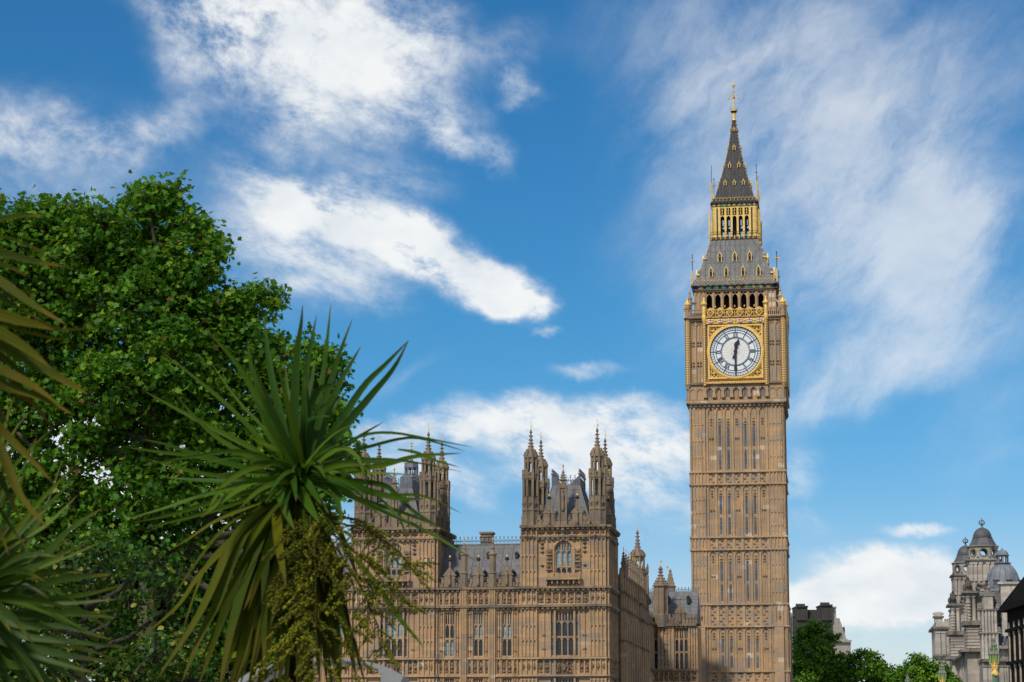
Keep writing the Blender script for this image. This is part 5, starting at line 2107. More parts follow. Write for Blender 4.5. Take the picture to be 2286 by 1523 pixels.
# flank between the turrets and the corner pavilion at the far end
for yy in (6, 9.5, 13, 16.5, 20):
    st.box(xl_ - .35, xl_, yy - .5, yy + .5, 0, Bz(1462))
dk.box(xl_ - .9, xl_ + 1, 2.5, 26, Bz(1462), Bz(1456))
st.box(xl_, xl_ + 8, 2.5, 26, Bz(1475), Bz(1445))
pq = BF.loc(2088, 1440, 40)[0]
pr = BF.loc(2122, 1440, 40)[0]
Cz = lambda r: BF.z(r, 2100, 40)
st.box(pq, pr + 6, 40, 52, 0, Cz(1404))
dk.box(pq - .5, pr + 6.5, 39.5, 52.5, Cz(1404), Cz(1399))
dk.dentils(pq, pr + 3, Cz(1407), Cz(1404), .6, 40, .4)
st.box(pq + .2, pr + 6, 40.2, 52, Cz(1399), Cz(1388))
for i in range(4):
    x = pq + .5 + (pr - pq) * i / 3
    st.box(x - .35, x + .35, 39.7, 40, Cz(1470), Cz(1410))
    st.box(x - .45, x + .45, 39.6, 40, Cz(1414), Cz(1410))
dk.box(pq - .4, pr + 4, 39.5, 40, Cz(1466), Cz(1461))
xa, xb = BF.loc(2083, 1380, 41)[0], BF.loc(2107, 1380, 41)[0]
st.box(xa + .25, xb - .25, 40.5, 43, Cz(1390), Cz(1371))
dk.box(xa, xb, 40.2, 43.3, Cz(1378), Cz(1375))
st.lathe((xa + xb) / 2, 41.7, [(.9, Cz(1371)), (.85, Cz(1367)), (.4, Cz(1365))], 10)
for i in range(6):
    x = xb + .2 + i * .35
    st.lathe(x, 40.5, [(.12, Cz(1390)), (.16, Cz(1387)), (.09, Cz(1384))], 6)
st.box(xb, pr + 3, 40.3, 40.8, Cz(1384), Cz(1382))


# front wing, nearer than the turrets: entablature, sculpted gable, slate roof and a ribbed lead dome
YW_ = -11.0


def Fx(px, c=YW_):
    return BF.loc(px, 1400, c)[0]


def Fz(row, c=YW_):
    return BF.z(row, 2230, c)


st.box(Fx(2192), bx1, YW_, -1.5, 0, Fz(1476))
for px in (2196, 2207, 2219, 2232, 2243, 2256, 2268):
    x = Fx(px)
    st.box(x - .3, x + .3, YW_ - .35, YW_, 0, Fz(1490))
    dk.box(x - .4, x + .4, YW_ - .45, YW_, Fz(1490), Fz(1482))
dk.box(Fx(2190), bx1, YW_ - .9, -1.6, Fz(1477), Fz(1470))
st.box(Fx(2198), bx1, YW_ + .1, -2.2, Fz(1470), Fz(1449))
dk.box(Fx(2222), bx1, YW_ - .9, -2.0, Fz(1449), Fz(1442))
dk.dentils(Fx(2224), Fx(2286), Fz(1453), Fz(1449), .5, YW_, .6)
for px in (2250, 2272):
    x = Fx(px)
    dk.box(x - .6, x + .6, YW_ - .06, YW_ + .05, Fz(1512), Fz(1484))
# pillared bay stepping up to the sculpted gable
for (x0, x1, r0, r1, dy) in ((2189, 2228, 1472, 1412, -.8), (2191, 2226, 1412, 1360, -.6), (2195, 2219, 1360, 1328, -.4)):
    a, b_ = Fx(x0), Fx(x1)
    yy = YW_ + dy
    st.box(a, b_, yy, yy + 3, Fz(r0), Fz(r1 + 3))
    dk.box(a - .3, b_ + .3, yy - .35, yy + 3, Fz(r1 + 3), Fz(r1))
    n = 4
    for i in range(n + 1):
        x = a + .2 + (b_ - a - .4) * i / n
        st.lathe(x, yy - .12, [(.2, Fz(r0)), (.17, Fz(r0) + .3), (.15, Fz(r1 + 6)), (.24, Fz(r1 + 4))], 8)
    for x in (a - .1, b_ + .1):
        dk.lathe(x, yy + .2, [(.3, Fz(r1)), (.38, Fz(r1 - 3)), (.2, Fz(r1 - 6)), (.3, Fz(r1 - 8)), (.04, Fz(r1 - 12))], 8)
    dk.box((a + b_) / 2 - .35, (a + b_) / 2 + .35, yy - .03, yy, Fz(r0 - 4), Fz(r1 + 12))
x = Fx(2207)
dk.prism([(x - .8, Fz(1328)), (x + .8, Fz(1328)), (x, Fz(1316))], YW_ - .5, YW_ + .4)
dk.lathe(x + .2, YW_, [(.2, Fz(1318)), (.3, Fz(1312)), (.1, Fz(1306)), (.16, Fz(1303)), (.02, Fz(1298))], 8)
# slate roof behind the gable, under the dome
sl.add([(Fx(2216), YW_ + .2, Fz(1443)), (bx1, YW_ + .2, Fz(1443)), (bx1, YW_ + 3.0, Fz(1316)), (Fx(2213), YW_ + 3.0, Fz(1316)), (bx1, YW_ + 9, Fz(1316)), (Fx(2213), YW_ + 9, Fz(1316)), (Fx(2216), YW_ + 9.4, Fz(1443)), (bx1, YW_ + 9.4, Fz(1443))],
       [(0, 1, 2, 3), (3, 2, 4, 5), (5, 4, 7, 6), (0, 3, 5, 6), (1, 7, 4, 2)])
rfo = sl.build('roof', 'dome_lead', gov)
ll = MB()
ll.tube([(Fx(2238), YW_ + .1, Fz(1440)), (Fx(2252), YW_ + 1.1, Fz(1390))], .2, 5)
ll.tube([(Fx(2214), YW_ + 1.9, Fz(1357)), (Fx(2246), YW_ + 1.9, Fz(1357))], .16, 5)
ll.tube([(Fx(2222), YW_ + 1.2, Fz(1392)), (Fx(2247), YW_ + 1.2, Fz(1391))], .12, 5)
ll.build('lead_flashing', 'lead', rfo)
c_ = MB()
x = Fx(2257)
c_.box(x - 1.2, x + 1.4, YW_ + .3, YW_ + 2.5, Fz(1420), Fz(1304))
c_.box(x - 1.6, x + 1.8, YW_ + .0, YW_ + 2.8, Fz(1304), Fz(1299))
c_.box(x - .5, x + .9, YW_ + .26, YW_ + .3, Fz(1350), Fz(1312))
c_.build('chimney', 'portland', gov)
ld, lr = MB(), MB()
dy = YW_ + 6
dx = BF.loc(2239, 1290, dy)[0]
Dz = lambda r: BF.z(r, 2239, dy)
RD = 38 / (F / 294)
prof = [(RD * 1.04, Dz(1328)), (RD * 1.04, Dz(1318)), (RD * .99, Dz(1316))]
for i in range(11):
    t = i * math.pi / 2 / 11
    prof.append((max(.75, RD * math.cos(t)), Dz(1315) + (Dz(1256) - Dz(1315)) * math.sin(t)))
ld.lathe(dx, dy, prof, 32)
for k in range(16):
    a = 2 * math.pi * k / 16 + .1
    lr.tube([(dx + (r_ + .02) * math.cos(a), dy + (r_ + .02) * math.sin(a), z) for r_, z in prof[3:]], .085, 5)
do = ld.build('lead_dome', 'lead', gov, True)
lr.build('dome_ribs', 'lead', do)
for k in range(8):
    a = 2 * math.pi * k / 8 + .3
    d = MB(Matrix.Translation((dx, dy, 0)) @ Matrix.Rotation(a, 4, 'Z'))
    d.box(-.34, .34, -RD - .06, -RD + 1.0, Dz(1306), Dz(1298))
    d.box(-.45, .45, -RD - .15, -RD + 1.2, Dz(1298), Dz(1296.5))
    d.build('dome_window', 'dome_lead', do)
lt = MB(Matrix.Translation((dx, dy, 0)))
lt.lathe(0, 0, [(1.2, Dz(1259)), (1.25, Dz(1257)), (.85, Dz(1256.5))], 12)
for k in range(8):
    a = 2 * math.pi * k / 8
    lt.tube([(.75 * math.cos(a), .75 * math.sin(a), Dz(1257)), (.75 * math.cos(a), .75 * math.sin(a), Dz(1241))], .12, 6)
lt.lathe(0, 0, [(.9, Dz(1242)), (1.05, Dz(1240)), (.9, Dz(1239)), (.85, Dz(1235)), (.6, Dz(1230)), (.25, Dz(1228)), (.1, Dz(1226)), (.02, Dz(1222))], 12)
lt.build('dome_lantern', 'lead', do)
st.build('walls', 'portland', gov)
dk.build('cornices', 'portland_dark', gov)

# ------------------------------------------------------------------ dark office building at the right edge
e0 = at(2243, 1440, 190)
dang = R(-2.9)
office = thing('office_building', 'dark bronze office building with pale pillars and steep black roof', 'building', (e0.x, e0.y, 0), dang)
wl, pl, rf_ = MB(), MB(), MB()
oz = lambda row: ZC + (at(2243, row, 190).z - ZC)
ze = oz(1360)
LEN = 62.0
wl.box(.3, 30, -LEN, 0, 0, ze - .3)
for i in range(26):
    y = -1.0 - i * (LEN / 26)
    pl.box(.2, .3, y - .15, y + .15, 0, ze - 1.3)
    for f in (.84, .62, .36):
        pl.box(.15, .3, y - .2, y + .2, ze * f - .25, ze * f)
for f in (.15, .36, .62, .84):
    wl.box(.05, .3, -LEN, 0, ze * f, ze * f + .28)
wl.build('walls', 'bronze', office)
pl.build('pillars', 'cream_stone', office)
rf_.box(-.4, 30, -LEN - 1, .6, ze - .3, ze)
rise = 4.3
rf_.add([(-.3, -LEN - 1, ze), (-.3, .5, ze), (3.0, -1.0, ze + rise), (3.0, -LEN + 1, ze + rise), (28, .5, ze), (28, -LEN - 1, ze), (22, -1.5, ze + rise), (22, -LEN + 1, ze + rise)],
        [(0, 3, 2, 1), (1, 2, 6, 4), (2, 3, 7, 6), (0, 5, 7, 3), (4, 6, 7, 5)])
for i in range(40):
    y = -i * (LEN / 39)
    rf_.tube([(-.35, y, ze + .02), (3.0, min(-1.0, y), ze + rise)], .1, 4)
rf_.build('roof', 'bronze', office)
for i in range(4):
    c_ = MB()
    y = -6 - 15 * i
    c_.lathe(4.0, y, [(1.0, ze + rise - 2.5), (.9, ze + rise + 1.4), (1.1, ze + rise + 1.5), (.7, ze + rise + 2.4), (.3, ze + rise + 3.0)], 8)
    c_.build('roof_vent', 'bronze', office)

# ------------------------------------------------------------------ chimney block behind the trees
h0 = at(1820, 1450, 390)
block = thing('chimney_block', 'sooty brick building with big chimney stacks and a pale gable end', 'building', (h0.x, h0.y, 0), 0)
hk = 390 / F


def hx(px):
    return at(px, 1400, 390).x - h0.x


def hz(row):
    return at(1820, row, 390).z


w = MB()
w.box(hx(1776), hx(1858), 0, 14, 0, hz(1380))
w.box(hx(1804), hx(1835), .5, 13, hz(1380), hz(1361))
w.build('wall', 'brick_dark', block)
for x0, x1, r0 in ((1779, 1803, 1353), (1834, 1858, 1350)):
    c_ = MB()
    c_.box(hx(x0), hx(x1), -.4, 6, hz(1385), hz(r0 + 3))
    c_.box(hx(x0 - 1), hx(x1 + 1), -.7, 6.3, hz(r0 + 3), hz(r0))
    ck = c_.build('chimney_stack', 'brick_dark', block)
    pts_ = MB()
    for i in range(5):
        x = hx(x0) + .3 + (hx(x1) - hx(x0) - .6) * i / 4
        pts_.lathe(x, 2, [(.2, hz(r0)), (.17, hz(r0) + .5), (.2, hz(r0) + .55)], 8)
    pts_.build('chimney_pots', 'brick_dark', ck)
w = MB()
w.prism([(hx(1856), 0), (hx(1899), 0), (hx(1899), hz(1434)), (hx(1889), hz(1425)), (hx(1875), hz(1380)), (hx(1856), hz(1380))], .3, 13)
w.box(hx(1858), hx(1868), .4, 9, hz(1380), hz(1357))
w.box(hx(1857), hx(1869), .2, 9.2, hz(1357), hz(1354))
w.box(hx(1860), hx(1900), -.2, .3, hz(1434), hz(1429))
w.box(hx(1860), hx(1899), -.2, .3, hz(1462), hz(1458))
w.build('gable_end', 'render_wall', block)
w = MB()
w.prism([(hx(1885), hz(1419)), (hx(1888.5), hz(1407)), (hx(1886), hz(1399)), (hx(1882), hz(1401))], 1, 6)
w.tube([(hx(1891), 3, hz(1425)), (hx(1891), 3, hz(1398))], .05, 5)
w.build('gutter', 'iron', block)
w = MB()
w.box(hx(1762), hx(1777), 4, 12, 0, hz(1372))
w.add([(hx(1762), 4, hz(1372)), (hx(1779), 4, hz(1372)), (hx(1776), 8, hz(1358)), (hx(1764), 8, hz(1358))], [(0, 1, 2, 3)])
w.tube([(hx(1765), 6, hz(1365)), (hx(1765), 6, hz(1349))], .08, 5)
w.build('side_roof', 'lead', block)

# ------------------------------------------------------------------ lamp standards on the bridge
M['lamp_green'] = plain('lamp_post_green', (.12, .22, .10), .45, 0, .2, 5)
M['lamp_glass'] = plain('green_tinted_glass', (.03, .26, .09), .4, 0, .3, 4)
M['lamp_pale_glass'] = plain('pale_lamp_glass', (.30, .36, .32), .15, 0, .2, 4)
M['lamp_cap'] = plain('lamp_cap_lead', (.20, .19, .17), .5, .1, .2, 4)


def bridge_lamp(loc, label):
    t = thing('street_lamp', label, 'street lamp', loc, 0, 'green and gold lamp standards along the bridge')
    p = MB()
    p.lathe(0, 0, [(.34, 0), (.34, .5), (.26, .6), (.22, 1.0), (.15, 1.1), (.12, 4.7), (.15, 4.75)], 8)
    p.build('post', 'lamp_green', t)
    gdd = MB()
    gdd.box(-.2, .2, -.08, .08, 4.72, 4.82)
    gdd.box(-.08, .08, -.2, .2, 4.715, 4.815)
    gdd.lathe(0, 0, [(.2, 4.78), (.11, 4.95), (.09, 5.1), (.14, 5.14), (.08, 5.2), (.07, 5.7)], 8)
    for k in range(4):
        a = k * math.pi / 2 + .5
        c, s = math.cos(a), math.sin(a)
        gdd.tube([(.06 * c, .06 * s, 5.0), (.15 * c, .15 * s, 5.04), (.17 * c, .17 * s, 5.24)], .035, 5)
    gdd.build('gilded_bracket', 'gold', t)

    def lantern(x, y, z, s):
        fr = MB()
        fr.lathe(x, y, [(.05 * s, z - .06 * s), (.09 * s, z), (.10 * s, z + .02 * s)], 6)
        for k in range(6):
            a = k * math.pi / 3
            fr.tube([(x + .095 * s * math.cos(a), y + .095 * s * math.sin(a), z), (x + .135 * s * math.cos(a), y + .135 * s * math.sin(a), z + .42 * s)], .014, 4)
        o = fr.build('lantern', 'gold', t)
        gl = MB()
        gl.lathe(x, y, [(.085 * s, z + .015), (.125 * s, z + .42 * s)], 6)
        me = gl.build('glass', ['lamp_glass', 'lamp_pale_glass'], o).data
        for i, f_ in enumerate(me.polygons):
            f_.material_index = 1 if i in (2,) else 0
        cp_ = MB()
        cp_.lathe(x, y, [(.16 * s, z + .42 * s), (.17 * s, z + .46 * s), (.11 * s, z + .56 * s), (.05 * s, z + .62 * s), (.06 * s, z + .68 * s), (.08 * s, z + .70 * s), (.02 * s, z + .84 * s)], 6)
        cp_.build('cap', 'lamp_cap', o)
    for k in range(3):
        a = k * 2 * math.pi / 3 - math.pi / 2 + .5
        lantern(.155 * math.cos(a), .155 * math.sin(a), 5.28, 1.0)
    lantern(0, 0, 5.72, .95)
    return t


for px, Y, ptip, lb in ((2221, 100, 1424, 'tallest green and gold lamp standard in front of the pale domed building'), (2104, 124, 1474, 'green and gold lamp standard against the tree left of the domed building'), (2026, 150, 1504, 'smallest lamp standard showing only its tip above the far trees')):
    p_ = at(px, 1500, Y)
    zt = at(px, ptip, Y).z
    L_ = bridge_lamp((p_.x, p_.y, 0), lb)
    L_.scale = (zt / 6.52,) * 3

# ------------------------------------------------------------------ trees
M['bark'] = plain('mossy_bark', (.075, .07, .03), .95, 0, .45, 5, bump=.8)
M['bark_dark'] = plain('dark_bark', (.045, .036, .026), .95, 0, .4, 5, bump=.8)
M['plane_leaf'] = leaf_mat('plane_leaves', [(.0, (.035, .105, .006)), (.45, (.075, .20, .010)), (.80, (.13, .28, .014)), (.97, (.22, .31, .02)), (1.0, (.22, .13, .04))], (.22, .42, .02), .30, .5)
M['lime_leaf'] = leaf_mat('lime_leaves', [(.0, (.022, .065, .007)), (.5, (.042, .11, .01)), (.75, (.075, .16, .014)), (.86, (.26, .26, .035)), (1.0, (.36, .33, .05))], (.2, .35, .02), .25, .5)
M['far_leaf'] = leaf_mat('distant_leaves', [(.0, (.045, .13, .010)), (.5, (.11, .25, .014)), (1.0, (.24, .40, .022))], (.2, .36, .02), .28, .55)

OUT = [(0, -.5), (.16, -.30), (.46, -.34), (.34, -.10), (.52, .16), (.24, .16), (.12, .32), (0, .56)]
LEAF = OUT + [(-x, y) for x, y in OUT[-2:0:-1]]           # palmate outline
LIME = [(0, -.5), (.28, -.28), (.36, .02), (.2, .34), (0, .56), (-.2, .34), (-.36, .02), (-.28, -.28)]


def leaves_mesh(name, mat, parent, pos, size, tint, outline, updir=None, droop=.5):
    """one mesh of separate folded leaves; pos (n,3), size (n), tint (n)"""
    n = len(pos)
    o = np.array(outline)
    k = len(o)
    nrm = rng.normal(size=(n, 3)) * .75
    if updir is not None:
        nrm = nrm * .8 + updir
    nrm[:, 2] += .55
    nrm /= np.linalg.norm(nrm, axis=1)[:, None]
    t = rng.normal(size=(n, 3))
    t[:, 2] -= droop
    t -= nrm * (t * nrm).sum(1)[:, None]
    t /= np.linalg.norm(t, axis=1)[:, None]
    b = np.cross(nrm, t)
    fold = rng.uniform(.05, .35, n)
    V = np.empty((n, k + 1, 3))
    V[:, 0] = pos
    for i, (x, y) in enumerate(o):
        V[:, i + 1] = pos + (b * x + t * y) * size[:, None] + nrm * (abs(x) * fold * size - .18 * y * y * size)[:, None]
    tri = np.array([(0, i + 1, (i + 1) % k + 1) for i in range(k)])
    Fc = (tri[None] + (np.arange(n) * (k + 1))[:, None, None]).reshape(-1, 3)
    return raw_mesh(name, mat, parent, V.reshape(-1, 3), Fc, {'tint': np.repeat(tint, k + 1)})


def raw_mesh(name, mat, parent, V, Fc, attrs=None):
    me = bpy.data.meshes.new(name)
    nv, nf = len(V), len(Fc)
    c = Fc.shape[1]
    me.vertices.add(nv)
    me.vertices.foreach_set('co', np.ascontiguousarray(V, dtype=np.float32).ravel())
    me.loops.add(nf * c)
    me.loops.foreach_set('vertex_index', np.ascontiguousarray(Fc, dtype=np.int32).ravel())
    me.polygons.add(nf)
    me.polygons.foreach_set('loop_start', np.arange(0, nf * c, c, dtype=np.int32))
    try:
        me.polygons.foreach_set('loop_total', np.full(nf, c, dtype=np.int32))
    except Exception:
        pass
    me.update(calc_edges=True)
    for k, v in (attrs or {}).items():
        a = me.attributes.new(k, 'FLOAT', 'POINT')
        a.data.foreach_set('value', np.ascontiguousarray(v, dtype=np.float32))
    me.materials.append(M[mat])
    me.validate()
    ob = bpy.data.objects.new(name, me)
    COL.objects.link(ob)
    if parent:
        ob.parent = parent
    return ob


def make_tree(name, label, cat, px, Y, lobes, leaf, outline, mat, bark, trunk_r, clusters, per, spread, group=None, trunk_top=None, depth=1.0, fork=None):
    """lobes: (photo x, photo y, radius in photo pixels, depth offset in metres). Limbs run from the trunk into each lobe."""
    base = at(px, 1520, Y)
    o = thing(name, label, cat, (base.x, Y, 0), 0, group)
    org = np.array((base.x, Y, 0.0))
    m = Y / F
    lb = []
    for (x, y, r, dy) in lobes:
        c = np.array(at(x, y, Y + dy)) - org
        lb.append((c, r * m))
    P, T_, U = [], [], []
    tw = MB()
    zf = fork if fork else min(c[2] for c, r in lb) * .75
    tip = (rng.normal() * .1, rng.normal() * .1, zf)
    tw.tube([(0, 0, -.05), (0.03, 0, zf * .5), tip], [trunk_r * 1.15, trunk_r, trunk_r * .85], 10)
    top = max(c[2] for c, r in lb)
    lead = [tip]
    for i in range(1, 5):
        f = i / 4
        xs_ = [c for c, r in lb if abs(c[2] - (zf + (top - zf) * f)) < 2.5]
        xm = np.mean([c[0] for c in xs_]) * .6 if xs_ else lead[-1][0]
        lead.append((xm, rng.normal() * .2, zf + (top - zf) * f * .95))
    tw.tube(lead, [trunk_r * .85, trunk_r * .6, trunk_r * .45, trunk_r * .3, trunk_r * .12], 8)
    for c, r in lb:
        zs = max(zf * .9, c[2] - abs(c[0]) * .55 - r * .4)
        s = Vector((np.interp(zs, [q[2] for q in lead], [q[0] for q in lead]), 0, min(zs, lead[-1][2])))
        e = Vector(c)
        mid = (s + e) / 2 + Vector((0, 0, -.12 * (e - s).length))
        mid2 = s.lerp(e, .8) + Vector((rng.normal() * .1, rng.normal() * .1, .0))
        rr = min(trunk_r * .5, .035 + .035 * (e - s).length)
        tw.tube([s, mid, mid2, e], [rr, rr * .7, rr * .45, rr * .2], 6)
        n = max(3, int(clusters * (r / (60 * m)) ** 2))
        for _ in range(n):
            d = rng.normal(size=3)
            d /= np.linalg.norm(d)
            d[1] *= depth
            rad = r * (rng.uniform(.15, 1.0) ** .5)
            q = c + d * rad
            tw.tube([e, Vector((c + q) / 2) + Vector((0, 0, -.05 * r)), Vector(q)], [rr * .25, rr * .18, .006], 4)
            k = int(per * rng.uniform(.5, 1.4))
            loc = q + rng.normal(size=(k, 3)) * spread * np.array((1, 1, .75))
            P.append(loc)
            base_t = rng.uniform(.0, .86)
            T_.append(np.clip(base_t + rng.normal(size=k) * .22, 0, .96))
            U.append(np.repeat((d * .5)[None], k, 0))
    P, T_, U = np.concatenate(P), np.concatenate(T_), np.concatenate(U)
    brown = rng.random(len(P)) < .012
    T_[brown] = 1.0
    sz = leaf * rng.uniform(.65, 1.25, len(P))
    tw.build('trunk', bark, o, True)
    leaves_mesh('crown', mat, o, P, sz, T_, outline, U)
    return o, len(P)


big = [(90, 1170, 60, 0), (40, 1150, 60, .3), (130, 1235, 50, 0), (10, 1220, 70, 0), (120, 900, 70, 0), (60, 965, 60, .3), (175, 985, 50, -.3), (95, 1040, 50, 0), (235, 1020, 55, .3), (-20, 930, 70, 0), (330, 1040, 50, 0), (480, 1210, 40, .5), (170, 880, 60, .4), (-10, 1060, 70, .5), (335, 455, 55, 0), (395, 435, 38, .3), (300, 425, 26, 0), (230, 500, 60, -.5), (170, 480, 42, .5), (110, 490, 48, 0), (50, 490, 45, .4), (-40, 500, 70, 0),
       (415, 510, 48, 0), (440, 505, 30, .6), (320, 540, 100, .8), (200, 580, 110, 0), (70, 590, 120, .5), (410, 600, 75, -.3), (470, 560, 40, .2), (488, 538, 20, 0),
       (455, 630, 38, 0), (300, 680, 130, 0), (140, 720, 140, .8), (-30, 700, 140, 0), (440, 720, 85, 0), (520, 675, 42, 0), (570, 665, 34, .3), (610, 690, 26, 0), (600, 655, 16, 0), (545, 720, 36, 0),
       (540, 790, 80, 0), (620, 775, 36, .4), (400, 820, 110, -.6), (620, 850, 75, 0), (685, 770, 28, 0), (715, 810, 42, 0), (745, 800, 22, 0), (720, 870, 40, .5),
       (250, 850, 90, -.6), (330, 940, 95, .5), (40, 850, 60, 0), (480, 950, 110, 0), (640, 960, 95, 0), (735, 950, 50, 0), (765, 1005, 34, 0), (750, 1060, 40, 0), (690, 1060, 80, .4),
       (560, 1080, 100, 0), (420, 1090, 85, 0), (300, 1120, 80, -.4), (180, 1120, 70, 0), (600, 1220, 80, .8), (720, 1150, 44, 0), (400, 1200, 70, .2), (250, 1200, 80, 0), (500, 1320, 100, 1), (650, 1330, 80, 0), (70, 1080, 60, .8),
       (360, 1330, 110, 1.5), (220, 1380, 110, 1.5), (100, 1320, 120, 1.5), (450, 1450, 120, 1.5), (320, 1480, 120, 1.8), (600, 1450, 90, 1.5)]
t1, n1 = make_tree('plane_tree', 'large bright green broadleaf tree filling the left behind the spiky palms', 'tree', 322, 42, big, .135, LEAF, 'plane_leaf', 'bark', .21, 26, 34, .165, fork=6.0)
low = [(200, 1560, 90, 0), (150, 1515, 70, .3), (20, 1480, 90, 0), (-50, 1400, 90, .4), (60, 1550, 90, 0), (-60, 1520, 100, 0), (150, 1250, 60, 0), (240, 1240, 60, .2), (330, 1250, 55, -.2), (60, 1330, 70, 0), (180, 1350, 75, .3), (290, 1340, 60, 0), (385, 1330, 50, 0), (410, 1420, 60, 0), (120, 1450, 80, 0), (240, 1450, 70, .4), (350, 1460, 55, -.3), (300, 1530, 90, 0), (430, 1520, 70, 0), (100, 1560, 90, 0)]
t2, n2 = make_tree('lime_tree', 'smaller dark tree with yellowish seed clusters under the large tree', 'tree', 180, 34, low, .10, LIME, 'lime_leaf', 'bark_dark', .12, 16, 20, .17, fork=1.6)
far = 'green trees beyond the bridge'
t3, n3 = make_tree('street_tree', 'tall round green tree tucked against the foot of the clock tower', 'tree', 1808, 300, [(1812, 1405, 22, 0), (1795, 1420, 24, 1), (1835, 1412, 22, 0), (1785, 1450, 26, 0), (1825, 1450, 32, -2), (1850, 1425, 15, 0), (1866, 1425, 10, 0), (1845, 1460, 24, 1), (1800, 1490, 34, -2), (1840, 1500, 32, 0), (1775, 1500, 24, -1), (1870, 1500, 24, 0), (1820, 1540, 40, 0)], .40, LIME, 'far_leaf', 'bark_dark', .4, 230, 18, .32, far, fork=5)
t4, n4 = make_tree('street_tree', 'wide green tree standing before the pale gable end', 'tree', 1925, 300, [(1885, 1475, 20, 0), (1915, 1468, 22, 1), (1945, 1472, 20, 0), (1960, 1480, 14, 0), (1975, 1490, 12, 0), (1900, 1500, 28, 0), (1940, 1500, 28, -2), (1975, 1510, 18, 0), (1890, 1530, 30, 0), (1950, 1535, 34, 0), (1990, 1525, 14, 0), (1870, 1520, 26, 2), (1960, 1510, 24, 3), (1985, 1515, 20, 4)], .40, LIME, 'far_leaf', 'bark_dark', .4, 230, 18, .32, far, fork=3)
t5, n5 = make_tree('street_tree', 'rounded green tree at the left foot of the domed building', 'tree', 2045, 290, [(2045, 1470, 12, 0), (2040, 1480, 18, 0), (2060, 1485, 20, 1), (2020, 1495, 16, 0), (2085, 1488, 18, 0), (2105, 1500, 18, 0), (2000, 1512, 14, 0), (2040, 1515, 28, -2), (2080, 1515, 28, 0), (2120, 1520, 18, 0), (2135, 1530, 14, 0), (1990, 1505, 16, 1), (2008, 1500, 14, 2), (2000, 1525, 22, 2), (2060, 1525, 30, 3), (2100, 1530, 24, 2), (2020, 1520, 22, 4)], .40, LIME, 'far_leaf', 'bark_dark', .35, 230, 18, .32, far, fork=3)
t6, n6 = make_tree('street_shrub', 'low bright green bush beside the foot of the clock tower', 'bush', 1805, 270, [(1790, 1512, 16, 0), (1815, 1510, 14, 0), (1800, 1535, 26, 0), (1830, 1528, 14, 0)], .34, LIME, 'plane_leaf', 'bark_dark', .2, 110, 14, .3, None, fork=3)
print('leaves', n1, n2, n3, n4, n5, n6)

# ------------------------------------------------------------------ spiky cabbage palms in the foreground
M['palm_leaf'] = leaf_mat('palm_leaves', [(.0, (.009, .036, .002)), (.45, (.034, .088, .004)), (.8, (.088, .148, .007)), (1.0, (.14, .17, .010))], (.10, .22, .008), .18, .5, spec=.14, tip=(.80, .97, (.09, .08, .008), (.07, .04, .015)), vein=(42.0, .18, (.05, .095, .008)))
M['palm_edge'] = leaf_mat('yellowing_palm_leaves', [(.0, (.006, .022, .001)), (.5, (.018, .042, .002)), (.8, (.048, .058, .003)), (1.0, (.075, .066, .003))], (.13, .15, .006), .14, .6, spec=.08, tip=(.74, .95, (.11, .072, .003), (.06, .032, .015)), vein=(18.0, .35, (.105, .10, .006)))
M['palm_dry'] = leaf_mat('drying_palm_leaves', [(.0, (.008, .018, .001)), (.5, (.036, .062, .002)), (1.0, (.11, .105, .003))], (.12, .15, .004), .15, .6, spec=.06, tip=(.6, .95, (.085, .07, .007), (.06, .035, .015)), vein=(42.0, .18, (.06, .07, .008)))
M['palm_low'] = leaf_mat('low_palm_leaves', [(.0, (.008, .032, .002)), (.5, (.036, .088, .004)), (.8, (.095, .145, .006)), (1.0, (.18, .18, .008))], (.12, .18, .008), .18, .5, tip=(.74, .96, (.11, .09, .006), (.06, .035, .015)), vein=(24.0, .3, (.09, .12, .008)))
M['bud'] = leaf_mat('flower_buds', [(.0, (.055, .048, .004)), (.5, (.15, .15, .008)), (1.0, (.29, .30, .015))], (.15, .15, .02), .1, .8)
M['palm_bark'] = plain('palm_bark', (.016, .014, .009), .95, 0, .5, 14, bump=1.0, spec=.05)


